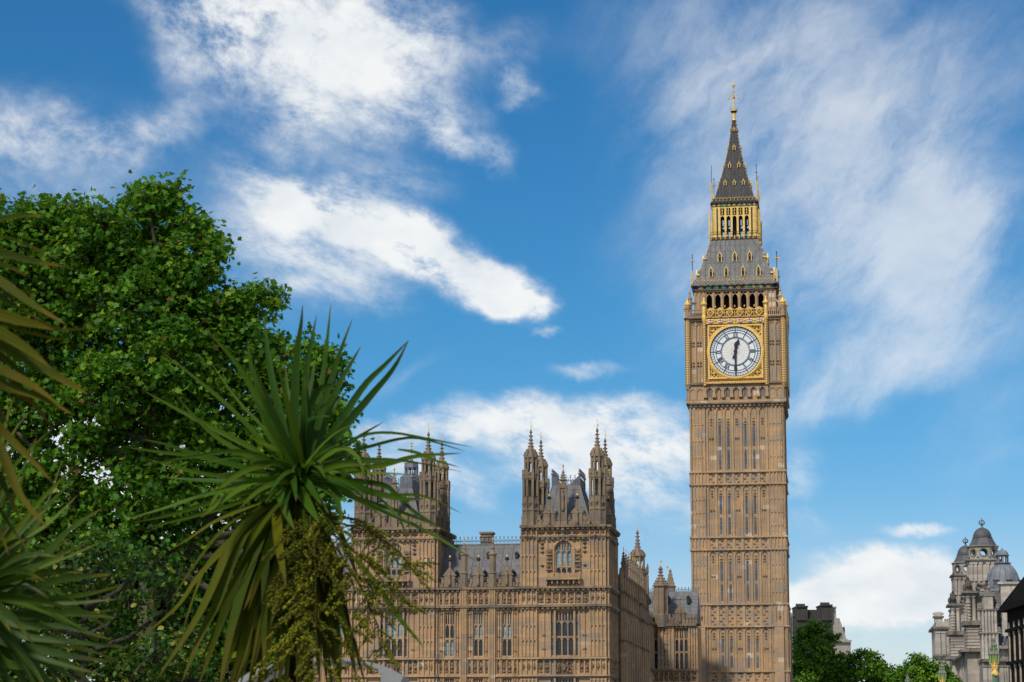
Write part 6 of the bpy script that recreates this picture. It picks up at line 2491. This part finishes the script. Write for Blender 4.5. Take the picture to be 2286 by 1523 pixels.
class LeafBundle:
    def __init__(self):
        self.V, self.F, self.t, self.al, self.ac = [], [], [], [], []
        self.nv = 0

    def strip(self, pts, width, tint, tilt=0.0, fold=.22, n=16, blunt=.5, roll=0.0):
        """curved blade with a creased midrib; width in metres; tilt turns it about its length away from facing the viewer"""
        P_ = np.array([tuple(p) for p in pts], float)
        k = len(P_)
        u = np.linspace(0, k - 1, n)
        C = np.empty((n, 3))
        for i, x in enumerate(u):
            j = min(int(x), k - 2)
            f = x - j
            p0, p1, p2, p3 = P_[max(j - 1, 0)], P_[j], P_[j + 1], P_[min(j + 2, k - 1)]
            C[i] = .5 * ((2 * p1) + (-p0 + p2) * f + (2 * p0 - 5 * p1 + 4 * p2 - p3) * f * f + (-p0 + 3 * p1 - 3 * p2 + p3) * f ** 3)
        T_ = np.gradient(C, axis=0)
        T_ /= np.linalg.norm(T_, axis=1)[:, None] + 1e-9
        ss = np.concatenate([[0], np.cumsum(np.linalg.norm(np.diff(C, axis=0), axis=1))])
        ss /= ss[-1]
        vd = np.array((0, -1.0, .12))
        S_ = np.cross(T_, vd)
        ln = np.linalg.norm(S_, axis=1)
        S_ /= np.maximum(ln, .15)[:, None]
        N_ = np.cross(S_, T_)
        ang = tilt + roll * ss
        S2 = S_ * np.cos(ang)[:, None] + N_ * np.sin(ang)[:, None]
        N2 = np.cross(S2, T_)
        w = width * .5 * np.minimum(1, .45 + 2.2 * ss) * (1 - ss ** 2.4) ** .85 + .0006
        L_ = C - S2 * w[:, None] + N2 * (w * fold)[:, None]
        R_ = C + S2 * w[:, None] + N2 * (w * fold)[:, None]
        for i in range(n):
            self.V += [L_[i], C[i], R_[i]]
            self.t += [tint] * 3
            self.al += [ss[i]] * 3
            self.ac += [0, .5, 1]
        for i in range(n - 1):
            a = self.nv + 3 * i
            self.F += [(a, a + 1, a + 4, a + 3), (a + 1, a + 2, a + 5, a + 4)]
        self.nv += 3 * n

    def build(self, name, mat, parent, org):
        V = np.array(self.V) - np.array(org)
        o = raw_mesh(name, mat, parent, V, np.array(self.F), {'tint': np.array(self.t), 'along': np.array(self.al), 'across': np.array(self.ac)})
        o.data.polygons.foreach_set('use_smooth', [True] * len(o.data.polygons))
        return o


def z6(x, y):
    return 280 + x / 2.928, 660 + y / 2.928


def z7(x, y):
    return 280 + x / 2.912, 1000 + y / 2.912


def z4(x, y):
    return x / 2.928, 380 + y / 2.928


def z5(x, y):
    return x / 2.2975, 860 + y / 2.2975


def path(conv, pts, Y0, dy):
    n = len(pts)
    return [at(*conv(*p), Y0 + dy * (i / (n - 1)) ** 1.3) for i, p in enumerate(pts)]


YC = 9.5
mpx = YC / F
base_c = at(668, 1520, YC)
cab = thing('cabbage_palm', 'green spiky palm with a fountain of long sword leaves and hanging flower sprays', 'palm', (base_c.x, YC, 0))
org_c = (base_c.x, YC, 0)
up, arch_, droop_ = LeafBundle(), LeafBundle(), LeafBundle()
rr_ = random.Random(5)
# upright blades
for pts, w, tnt, dy, tl in [
    ([(1115, 1140), (1105, 800), (1120, 420), (1150, 180), (1158, 60)], 78, .18, -.12, .1),
    ([(1190, 1130), (1250, 820), (1300, 480), (1325, 250), (1343, 50)], 55, .30, .10, .5),
    ([(1150, 1120), (1165, 800), (1180, 500), (1215, 300), (1250, 130)], 60, .25, .15, .4),
    ([(1185, 1130), (1260, 850), (1350, 540), (1400, 380), (1485, 150)], 55, .2, -.05, .2),
    ([(1215, 1120), (1310, 800), (1400, 570), (1470, 450), (1540, 330)], 62, .45, .12, .3),
    ([(1215, 1130), (1380, 860), (1560, 590), (1700, 450), (1855, 290)], 62, .28, .05, .2),
    ([(1225, 1140), (1400, 900), (1600, 660), (1750, 480), (1850, 295)], 66, .12, -.12, .1),
    ([(1090, 1130), (1030, 860), (960, 560), (925, 340), (905, 140)], 66, .28, .1, .2),
    ([(1085, 1140), (980, 880), (870, 600), (820, 440), (800, 290)], 66, .33, .0, .3),
    ([(1080, 1140), (960, 900), (820, 590), (700, 410), (530, 225)], 56, .55, -.1, .3),
    ([(1070, 1150), (900, 960), (690, 740), (480, 560), (230, 365)], 42, .60, -.15, .4),
    ([(1030, 1150), (850, 1010), (640, 900), (430, 790), (115, 620)], 44, .62, .1, .3),
    ([(1000, 1150), (820, 1060), (600, 930), (450, 790), (320, 640)], 44, .70, -.2, .3),
    ([(1060, 1130), (900, 870), (760, 720), (640, 560), (560, 440)], 30, .6, .2, .5),
    ([(1080, 1120), (1075, 900), (1060, 650), (1042, 450)], 48, .5, .2, .2),
    ([(1150, 1110), (1190, 780), (1260, 620), (1330, 590), (1420, 560)], 70, .15, -.15, .5),
    ([(1160, 1120), (1180, 860), (1250, 800), (1340, 790)], 70, .12, -.15, .7),
    ([(1200, 1130), (1290, 900), (1360, 740), (1470, 600)], 46, .5, .1, .3),
    ([(1180, 1140), (1230, 900), (1300, 700), (1380, 500)], 70, .08, .1, .2),
    ([(1110, 1130), (1150, 850), (1210, 600), (1240, 420)], 70, .16, .2, .2),
    ([(1150, 1140), (1250, 1000), (1380, 880), (1480, 780)], 44, .3, .2, .5),
    ([(1020, 1140), (1000, 1020), (880, 960), (780, 900)], 40, .8, -.1, .4),
]:
    up.strip(path(z6, pts, YC, dy), w / 2.928 * mpx * .88, tnt, rr_.choice((-1, 1)) * tl, .3)
for k in range(9):
    az_, el_ = rr_.uniform(0, 6.28), rr_.uniform(60, 84)
    d = Vector((math.cos(az_) * math.cos(R(el_)), math.sin(az_) * math.cos(R(el_)), math.sin(R(el_))))
    b0 = at(668 + rr_.uniform(-12, 12), 1050, YC)
    L_ = rr_.uniform(.40, .66)
    up.strip([b0 + d * L_ * f + Vector((0, 0, -.05 * f * f)) for f in (0, .33, .66, 1)], .045, rr_.uniform(.05, .5), rr_.uniform(-1, 1), .3)
up.build('upright_leaves', 'palm_leaf', cab, org_c)
# arching blades to the sides
for pts, w, tnt, dy, tl in [
    ([(980, 1170), (760, 1120), (480, 1050), (250, 1025), (0, 990)], 40, .6, .2, .5),
    ([(960, 1160), (720, 1110), (430, 1030), (270, 975), (110, 940)], 50, .35, -.2, .5),
    ([(1040, 1150), (900, 1050), (700, 1015), (450, 1050), (150, 1102)], 34, .75, -.25, .5),
    ([(990, 1215), (780, 1195), (500, 1160), (300, 1110), (130, 1065)], 36, .6, .2, .5),
    ([(980, 1230), (800, 1225), (600, 1215), (420, 1205), (250, 1188)], 50, .45, .15, .5),
    ([(1090, 1140), (980, 1115), (830, 1125), (660, 1220), (580, 1330), (530, 1430)], 46, .85, -.35, .3),
    ([(1080, 1190), (960, 1200), (830, 1225), (680, 1310), (560, 1400), (490, 1455)], 60, .75, -.35, .4),
    ([(1020, 1200), (800, 1240), (520, 1305), (260, 1390), (0, 1465)], 44, .65, .1, .5),
    ([(1020, 1220), (820, 1280), (560, 1350), (300, 1430), (20, 1490)], 40, .7, -.1, .5),
    ([(1000, 1240), (860, 1300), (650, 1380), (450, 1440), (130, 1520)], 36, .75, .1, .5),
    ([(1060, 1170), (1000, 1190), (1005, 1280), (1050, 1420), (1110, 1540)], 78, .55, -.30, -.2),
    ([(1110, 1140), (1200, 1130), (1310, 1190), (1370, 1290), (1420, 1500)], 78, .40, -.25, .3),
    ([(1120, 1180), (1170, 1200), (1230, 1290), (1280, 1370)], 60, .35, -.28, .2),
    ([(1100, 1260), (1140, 1280), (1200, 1370), (1270, 1490)], 84, .50, -.33, .2),
    ([(1230, 1120), (1330, 1040), (1430, 1000), (1520, 1070), (1575, 1225)], 46, .75, -.2, .4),
    ([(1230, 1120), (1400, 1010), (1540, 915), (1690, 825)], 40, .4, .15, .4),
    ([(1240, 1110), (1400, 990), (1570, 912), (1750, 900), (1990, 940), (2270, 992)], 34, .35, .3, .5),
    ([(1240, 1120), (1400, 1040), (1600, 985), (1800, 935), (1950, 938), (2220, 1018)], 26, .45, .35, .5),
    ([(1280, 1140), (1500, 1132), (1700, 1103), (1900, 1050), (2200, 1030)], 44, .75, -.3, .4),
    ([(1780, 1005), (1900, 1025), (2020, 1075), (2180, 1120)], 24, .7, -.1, .5),
    ([(1280, 1150), (1450, 1160), (1650, 1163), (1880, 1172)], 34, .8, -.2, .5),
    ([(1240, 1130), (1350, 1060), (1470, 970), (1580, 890)], 34, .6, .2, .5),
    ([(1250, 1170), (1400, 1200), (1680, 1235), (1780, 1310), (1900, 1420), (2100, 1540)], 44, .15, -.3, .5),
    ([(1270, 1160), (1420, 1215), (1600, 1280), (1800, 1325), (1960, 1330)], 60, .55, -.3, .4),
    ([(1260, 1190), (1400, 1250), (1700, 1300), (1950, 1310), (2190, 1420)], 26, .8, -.1, .5),
    ([(1280, 1230), (1500, 1330), (1750, 1440), (2000, 1560), (2300, 1740)], 44, .65, -.2, .5),
    ([(1280, 1230), (1500, 1320), (1760, 1400), (1980, 1480), (2120, 1540)], 34, .75, .1, .5),
    ([(1280, 1080), (1420, 1080), (1600, 1090), (1800, 1075), (2190, 1150)], 20, .7, .4, .5),
    ([(1300, 1200), (1450, 1250), (1620, 1290), (1850, 1340)], 30, .5, .2, .5),
    ([(1160, 1120), (1350, 1070), (1480, 1040), (1590, 1110)], 40, .6, -.1, .5),
    ([(1620, 1290), (1720, 1380), (1800, 1480), (1850, 1620)], 24, .6, -.1, .5),
]:
    arch_.strip(path(z6, pts, YC, dy), w / 2.928 * mpx * .88, tnt, rr_.choice((-1, 1)) * tl, .28, 18)
arch_.strip(path(lambda x, y: (x, y), [(800, 1250), (850, 1320), (895, 1385), (925, 1420), (947, 1447)], YC, -.2), .030, .8, .3, .2)
for k in range(30):
    az_, el_ = rr_.uniform(0, 6.28), rr_.uniform(-5, 50)
    d = Vector((math.cos(az_) * math.cos(R(el_)), math.sin(az_) * math.cos(R(el_)), math.sin(R(el_))))
    b0 = at(668 + rr_.uniform(-14, 14), 1065 + rr_.uniform(-10, 25), YC)
    L_ = rr_.uniform(.38, .66)
    g_ = rr_.uniform(.05, .3)
    arch_.strip([b0 + d * L_ * f + Vector((0, 0, -g_ * f * f)) for f in (0, .25, .5, .75, 1)], .028, rr_.uniform(.2, .9), rr_.uniform(-1, 1), .28)
for k in range(22):                 # young leaves folding forward over the heart of the crown
    b0 = at(664 + rr_.uniform(-14, 14), 1050 + rr_.uniform(-8, 60), YC)
    a_ = rr_.uniform(-1.3, 1.3)
    d = Vector((math.sin(a_), -math.cos(a_), rr_.uniform(.0, .7))).normalized()
    L_ = rr_.uniform(.14, .30)
    g_ = rr_.uniform(.08, .22)
    arch_.strip([b0 + d * L_ * f + Vector((0, 0, -g_ * f * f)) for f in (0, .25, .5, .75, 1)], .034, rr_.uniform(.0, .55), rr_.uniform(-.7, .7), .28)
arch_.build('arching_leaves', 'palm_leaf', cab, org_c)
# hanging skirt
for pts, w, tnt, dy, tl in [
    ([(900, 400), (700, 600), (480, 830), (330, 1040), (70, 1255)], 42, .85, -.35, .3),
    ([(960, 370), (820, 460), (690, 620), (560, 920), (440, 1150), (190, 1525)], 66, .75, -.40, .2),
    ([(940, 390), (830, 500), (740, 620), (600, 1000), (500, 1200), (360, 1540)], 76, .6, -.35, .2),
    ([(960, 410), (870, 500), (760, 760), (610, 1160), (470, 1560)], 66, .4, -.3, .2),
    ([(960, 430), (890, 560), (780, 850), (690, 1180), (610, 1560)], 84, .5, -.33, .2),
    ([(960, 440), (920, 640), (910, 900), (900, 1540)], 60, .3, -.3, .3),
    ([(850, 560), (840, 900), (800, 1250), (700, 1560)], 50, .9, -.25, .3),
    ([(800, 480), (560, 720), (470, 900), (350, 1265)], 26, .8, -.2, .4),
    ([(880, 380), (650, 520), (480, 720), (290, 1000)], 28, .7, .1, .4),
    ([(880, 360), (600, 470), (400, 600), (280, 670)], 28, .9, -.1, .4),
    ([(980, 370), (985, 470), (1000, 660), (1045, 890)], 74, .98, -.45, .1),
    ([(1010, 400), (990, 800), (960, 1100), (880, 1560)], 70, .2, -.2, .3),
    ([(1030, 420), (1010, 900), (1030, 1200), (1000, 1560)], 70, .15, -.1, .3),
    ([(1300, 500), (1330, 700), (1380, 1000), (1470, 1300), (1500, 1540)], 50, .35, -.3, .3),
    ([(1280, 520), (1330, 800), (1370, 1100), (1400, 1540)], 60, .3, -.2, .3),
    ([(1230, 420), (1300, 560), (1340, 650), (1380, 760)], 40, .3, -.3, .3),
    ([(1250, 560), (1310, 800), (1290, 1150), (1310, 1560)], 60, .25, -.1, .3),
    ([(1380, 1000), (1480, 1250), (1520, 1400), (1560, 1540)], 34, .3, -.3, .4),
]:
    droop_.strip(path(z7, pts, YC, dy), w / 2.912 * mpx * .95, tnt, rr_.choice((-1, 1)) * tl, .25, 18)
for k in range(120):
    az_, el_ = rr_.uniform(0, 6.28), rr_.uniform(-65, -15)
    d = Vector((math.cos(az_) * math.cos(R(el_)), math.sin(az_) * math.cos(R(el_)) * .8, math.sin(R(el_))))
    b0 = at(670 + rr_.uniform(-16, 16), 1110 + rr_.uniform(-20, 90), YC)
    L_ = rr_.uniform(.45, .75)
    g_ = rr_.uniform(.25, .55)
    if d.x > .35:
        L_ *= .55
    droop_.strip([b0 + d * L_ * .75 * f + Vector((0, 0, -g_ * f * f)) for f in (0, .25, .5, .75, 1)], .045, rr_.uniform(.0, .7), rr_.uniform(-.9, .9), .25)
droop_.build('hanging_leaves', 'palm_dry', cab, org_c)
tr = MB()
tr.tube([(0, 0, 0), (.02, .01, .9), tuple(at(668, 1300, YC) - Vector(org_c)), tuple(at(668, 1080, YC) - Vector(org_c))], [.11, .08, .055, .03], 10)
tr.build('trunk', 'palm_bark', cab, True)

# flower sprays: drooping stems set with small buds
BUD_V = np.array([(1, 0, 0), (-1, 0, 0), (0, 1, 0), (0, -1, 0), (0, 0, 1), (0, 0, -1)], float)
BUD_F = np.array([(0, 2, 4), (2, 1, 4), (1, 3, 4), (3, 0, 4), (2, 0, 5), (1, 2, 5), (3, 1, 5), (0, 3, 5)])


def panicle(axis, dy, nb, blen, dens, sz, sides=(-1, 1)):
    pts = [at(x, y, YC + dy * (.5 + .5 * i / (len(axis) - 1))) for i, (x, y) in enumerate(axis)]
    stem = MB()
    o3 = Vector(org_c)
    stem.tube([tuple(p - o3) for p in pts], [.006] + [.004] * (len(pts) - 2) + [.002], 5)
    B = []
    TT = []

    def along(f):
        x = f * (len(pts) - 1)
        j = min(int(x), len(pts) - 2)
        return pts[j].lerp(pts[j + 1], x - j)
    for k in range(nb):
        f = .12 + .88 * (k + rr_.random()) / nb
        p0 = along(f)
        tdir = (along(min(1, f + .05)) - along(max(0, f - .05))).normalized()
        s = rr_.choice(sides)
        side = Vector((s * 1.0, rr_.uniform(-.9, .3), rr_.uniform(-.35, .25))).normalized()
        d = (tdir * rr_.uniform(.3, .9) + side).normalized()
        L_ = blen * rr_.uniform(.5, 1.15) * (1 - .35 * f)
        q = [p0, p0 + d * L_ * .5 + Vector((0, 0, -.02 * L_)), p0 + d * L_ + Vector((0, 0, -.28 * L_))]
        stem.tube([tuple(v - o3) for v in q], [.003, .0025, .0015], 4)
        n = int(L_ * dens)
        tb = rr_.uniform(.1, .8)
        for i in range(n):
            g_ = .12 + .88 * i / n
            a, b = (q[0].lerp(q[1], g_ * 2) if g_ < .5 else q[1].lerp(q[2], g_ * 2 - 1)), .0115 * (1.1 - .75 * g_)
            B.append(a + Vector((rr_.gauss(0, b * .7), rr_.gauss(0, b * .7), rr_.gauss(0, b * .7))))
            TT.append(min(1, max(0, tb + rr_.gauss(0, .2))))
    o = stem.build('flower_spray', 'bud_stem', cab)
    B = np.array(B) - np.array(org_c)
    n = len(B)
    s_ = rng.uniform(.6, 1.3, n) * sz
    V = (B[:, None, :] + BUD_V[None] * s_[:, None, None] * rng.uniform(.7, 1.4, (n, 1, 3))).reshape(-1, 3)
    Fc = (BUD_F[None] + (np.arange(n) * 6)[:, None, None]).reshape(-1, 3)
    raw_mesh('buds', 'bud', o, V, Fc, {'tint': np.repeat(np.array(TT), 6)})


M['bud_stem'] = plain('spray_stems', (.045, .047, .006), .9, 0, .3, 8, spec=.05)
panicle([(695, 1130), (690, 1230), (660, 1380), (620, 1540)], -.38, 30, .26, 420, .0050, (-1, -1, 1))
panicle([(705, 1120), (755, 1190), (790, 1310), (785, 1540)], -.34, 28, .19, 420, .0050)
panicle([(700, 1140), (705, 1290), (705, 1400), (715, 1540)], -.42, 34, .24, 420, .0050, (-1, -1, 1))
panicle([(690, 1120), (670, 1190), (655, 1260), (640, 1330)], -.30, 16, .16, 420, .0048)
panicle([(730, 1160), (820, 1185), (890, 1230), (940, 1300)], -.20, 18, .15, 300, .0046)
panicle([(740, 1190), (820, 1255), (875, 1320), (918, 1358)], -.25, 22, .16, 320, .0046)
panicle([(750, 1220), (810, 1320), (845, 1400), (848, 1470)], -.30, 22, .16, 320, .0046)
panicle([(740, 1150), (800, 1160), (850, 1200), (890, 1260), (960, 1255)], -.1, 18, .13, 300, .0046)

# --- palm at the left edge, upper head; most of it stands outside the view
YA = 6.2
ba = at(-150, 1500, YA)
pa = thing('cabbage_palm', 'tall spiky palm entering at the left edge with yellowed brown-tipped leaves', 'palm', (ba.x, YA, 0))
oa = (ba.x, YA, 0)
la = LeafBundle()
m6 = YA / F
for pts, w, tnt, dy, tl in [
    ([(-430, 900), (-200, 420), (0, 320), (150, 300), (320, 296)], 60, .6, -.3, .3),
    ([(-430, 950), (-200, 520), (0, 440), (200, 500), (372, 582)], 46, .3, .2, .4),
    ([(-430, 980), (-200, 580), (0, 545), (200, 590), (425, 632)], 84, .35, -.2, .2),
    ([(-430, 1000), (-200, 600), (0, 615), (190, 695)], 84, .55, .1, .3),
    ([(-430, 1020), (-200, 640), (0, 730), (200, 870), (440, 1015)], 100, .75, -.25, .2),
    ([(-430, 1030), (-200, 740), (0, 830), (150, 920), (310, 1000)], 60, .25, .1, .3),
    ([(-430, 1040), (-200, 880), (0, 945), (200, 1000), (440, 1048)], 110, .9, -.2, .2),
    ([(-430, 1040), (-200, 900), (100, 980), (350, 1040), (600, 1032)], 44, .9, .1, .4),
    ([(-430, 1060), (-200, 960), (0, 1060), (180, 1170), (335, 1295)], 112, .85, -.3, .2),
    ([(-430, 1070), (-200, 1000), (0, 1130), (250, 1270), (450, 1390), (575, 1465)], 120, .70, -.25, .2),
    ([(-430, 1080), (-200, 1150), (0, 1300), (200, 1400), (375, 1525)], 104, .95, -.2, .2),
    ([(-430, 1040), (-100, 960), (150, 1050), (490, 1125)], 40, .9, .2, .4),
    ([(-430, 1080), (-200, 1250), (0, 1390), (150, 1480), (260, 1560)], 90, .3, .1, .3),
    ([(-430, 900), (-200, 350), (-60, 250), (20, 190)], 60, .5, .1, .3),
]:
    la.strip(path(z4, pts, YA, dy), w / 2.928 * m6 * .8, tnt, rr_.choice((-1, 1)) * tl, .3, 18)
for pts, w, tnt, dy, tl in [
    ([(-330, 60), (-150, -40), (60, 20), (220, 70), (378, 152)], 60, .9, -.2, .2),
    ([(-330, 80), (-150, 60), (0, 220), (150, 370), (268, 495)], 62, 1.0, -.2, .2),
    ([(-330, 90), (-150, 130), (0, 330), (100, 560), (245, 735)], 74, 1.0, -.25, .2),
    ([(-330, 100), (-150, 360), (0, 640), (80, 760), (155, 865)], 34, .1, -.1, .3),
    ([(-330, 100), (-150, 400), (0, 740), (45, 875)], 46, .95, -.2, .3),
    ([(-330, 100), (-150, 250), (0, 480), (60, 600), (110, 690)], 60, .3, .0, .3),
]:
    la.strip(path(z5, pts, YA, dy), w / 2.2975 * m6 * .85, tnt, rr_.choice((-1, 1)) * tl, .3, 18)
for k in range(80):
    az_, el_ = rr_.uniform(1.0, 5.2), rr_.uniform(-60, 85)
    d = Vector((math.cos(az_) * math.cos(R(el_)), math.sin(az_) * math.cos(R(el_)), math.sin(R(el_))))
    b0 = at(-150, 740, YA)
    L_ = rr_.uniform(.45, .65)
    g_ = rr_.uniform(.05, .3)
    la.strip([b0 + d * L_ * f + Vector((0, 0, -g_ * f * f)) for f in (0, .25, .5, .75, 1)], .032, rr_.uniform(.0, .8), rr_.uniform(-.9, .9), .28)
la.build('leaf_head', 'palm_edge', pa, oa)
tr = MB()
tr.tube([(0, 0, 0), (.02, 0, 1.2), tuple(at(-150, 760, YA) - Vector(oa))], [.12, .09, .05], 10)
tr.build('trunk', 'palm_bark', pa, True)

# --- lower palm at the left edge
YB = 7.4
bb = at(-70, 1510, YB)
pb = thing('cabbage_palm', 'low bushy spiky palm in the bottom left corner', 'palm', (bb.x, YB, 0))
ob = (bb.x, YB, 0)
lb_ = LeafBundle()
m7 = YB / F
for pts, w, tnt, dy, tl in [
    ([(-150, 1000), (0, 330), (40, 150), (75, 55)], 50, .7, .1, .3), ([(-150, 1000), (0, 420), (60, 260), (152, 132)], 40, .6, .2, .4),
    ([(-150, 1000), (40, 480), (150, 330), (272, 222)], 34, .65, .1, .4), ([(-150, 1000), (0, 600), (120, 430), (190, 260)], 36, .5, .3, .4),
    ([(-150, 1040), (0, 850), (200, 600), (382, 415)], 46, .8, .0, .3), ([(-150, 1040), (60, 850), (260, 700), (400, 562)], 44, .75, .15, .3),
    ([(-150, 1060), (0, 960), (180, 760), (320, 385)], 30, .5, .3, .4), ([(-150, 1060), (100, 820), (260, 600), (385, 485)], 34, .6, .25, .4),
    ([(-150, 1060), (0, 1060), (200, 900), (360, 740), (530, 628)], 70, .35, -.2, .2), ([(-150, 1060), (60, 1010), (220, 880), (372, 775)], 60, .5, -.1, .3),
    ([(-150, 1070), (80, 980), (260, 890), (445, 808)], 50, .6, .0, .3), ([(-150, 1070), (120, 970), (330, 890), (525, 803)], 34, .7, .1, .4),
    ([(-150, 1080), (50, 1110), (250, 1010), (400, 985), (580, 968)], 72, .15, -.2, .2), ([(-150, 1080), (100, 1120), (350, 1085), (500, 1060), (625, 1022)], 46, .45, -.1, .3),
    ([(-150, 1090), (100, 1120), (350, 1120), (600, 1098)], 46, .55, .0, .3), ([(-150, 1090), (80, 1180), (300, 1165), (600, 1192)], 64, .3, -.15, .2),
    ([(-150, 1090), (100, 1200), (350, 1180), (605, 1150)], 40, .6, .1, .3), ([(-150, 1100), (80, 1230), (330, 1240), (585, 1312)], 56, .25, -.2, .2),
    ([(-150, 1100), (50, 1270), (400, 1320), (665, 1347)], 56, .35, -.2, .2), ([(-150, 1100), (0, 1300), (250, 1370), (585, 1422)], 76, .2, -.25, .2),
    ([(-150, 1110), (0, 1340), (200, 1400), (530, 1490)], 60, .5, -.1, .3), ([(-150, 1120), (0, 1400), (150, 1450), (235, 1540)], 70, .4, -.25, .2),
    ([(-150, 1120), (20, 1320), (250, 1330), (450, 1360), (620, 1420)], 40, .9, .2, .3), ([(-150, 1120), (-40, 1400), (40, 1500), (90, 1620)], 70, .2, -.2, .2),
    ([(-150, 1120), (0, 1360), (250, 1430), (460, 1560)], 64, .3, .1, .3), ([(-150, 1060), (0, 900), (120, 740), (240, 600)], 44, .45, .2, .3),
    ([(-150, 1050), (0, 800), (60, 600), (130, 440)], 44, .4, .2, .3), ([(-150, 1080), (0, 1010), (180, 930), (330, 880)], 60, .6, .1, .3), ([(-150, 1100), (60, 1180), (200, 1130), (420, 1110)], 50, .65, .2, .3),
]:
    lb_.strip(path(z5, pts, YB, dy), w / 2.2975 * m7 * .72, tnt, rr_.choice((-1, 1)) * tl, .3, 16)
for k in range(150):
    az_, el_ = rr_.uniform(0, 6.28), rr_.uniform(-60, 80)
    d = Vector((math.cos(az_) * math.cos(R(el_)), math.sin(az_) * math.cos(R(el_)), math.sin(R(el_))))
    b0 = at(-70, 1335, YB)
    L_ = rr_.uniform(.35, .56)
    g_ = rr_.uniform(.05, .28)
    lb_.strip([b0 + d * L_ * f + Vector((0, 0, -g_ * f * f)) for f in (0, .25, .5, .75, 1)], .03, rr_.uniform(.0, .75), rr_.uniform(-.9, .9), .28)
lb_.build('leaf_head', 'palm_low', pb, ob)
tr = MB()
tr.tube([(0, 0, 0), (.02, 0, .9), tuple(at(-70, 1345, YB) - Vector(ob))], [.12, .09, .05], 10)
tr.build('trunk', 'palm_bark', pb, True)

# --- curved metal canopy behind the palm
M['grey_metal'] = plain('brushed_grey_metal', (.34, .33, .31), .45, .35, .12, 3, spec=.4)
YK = 13.0
k0 = at(700, 1520, YK)
can = thing('canopy', 'curved grey metal canopy edge half hidden behind the spiky palm', 'canopy', (k0.x, YK, 0))


def kq(px, py):
    p = at(px, py, YK)
    return p.x - k0.x, p.z


outer = [kq(*p) for p in [(520, 1524), (565, 1496), (620, 1479), (690, 1470), (750, 1469), (792, 1472.5), (835, 1480), (872, 1493), (901, 1509)]]
inner = [kq(*p) for p in [(893, 1526), (870, 1530), (849, 1524), (851, 1506), (844, 1494), (823, 1486), (790, 1477), (750, 1474), (690, 1476), (620, 1487), (575, 1504), (540, 1528)]]
q = MB()
poly = outer + inner
m_ = len(poly)
for i in range(len(outer) - 1):
    a, b_ = outer[i], outer[i + 1]
    fa = min(range(len(inner)), key=lambda j: (inner[j][0] - a[0]) ** 2 + (inner[j][1] - a[1]) ** 2)
q.prism(poly[::-1], 0, .9)
q.build('roof_sheet', 'grey_metal', can)
for px in (540, 868):
    x, z = kq(px, 1526)
    q = MB()
    q.lathe(x, .45, [(.05, 0), (.04, .1), (.04, z + .015)], 10)
    q.build('post', 'grey_metal', can)
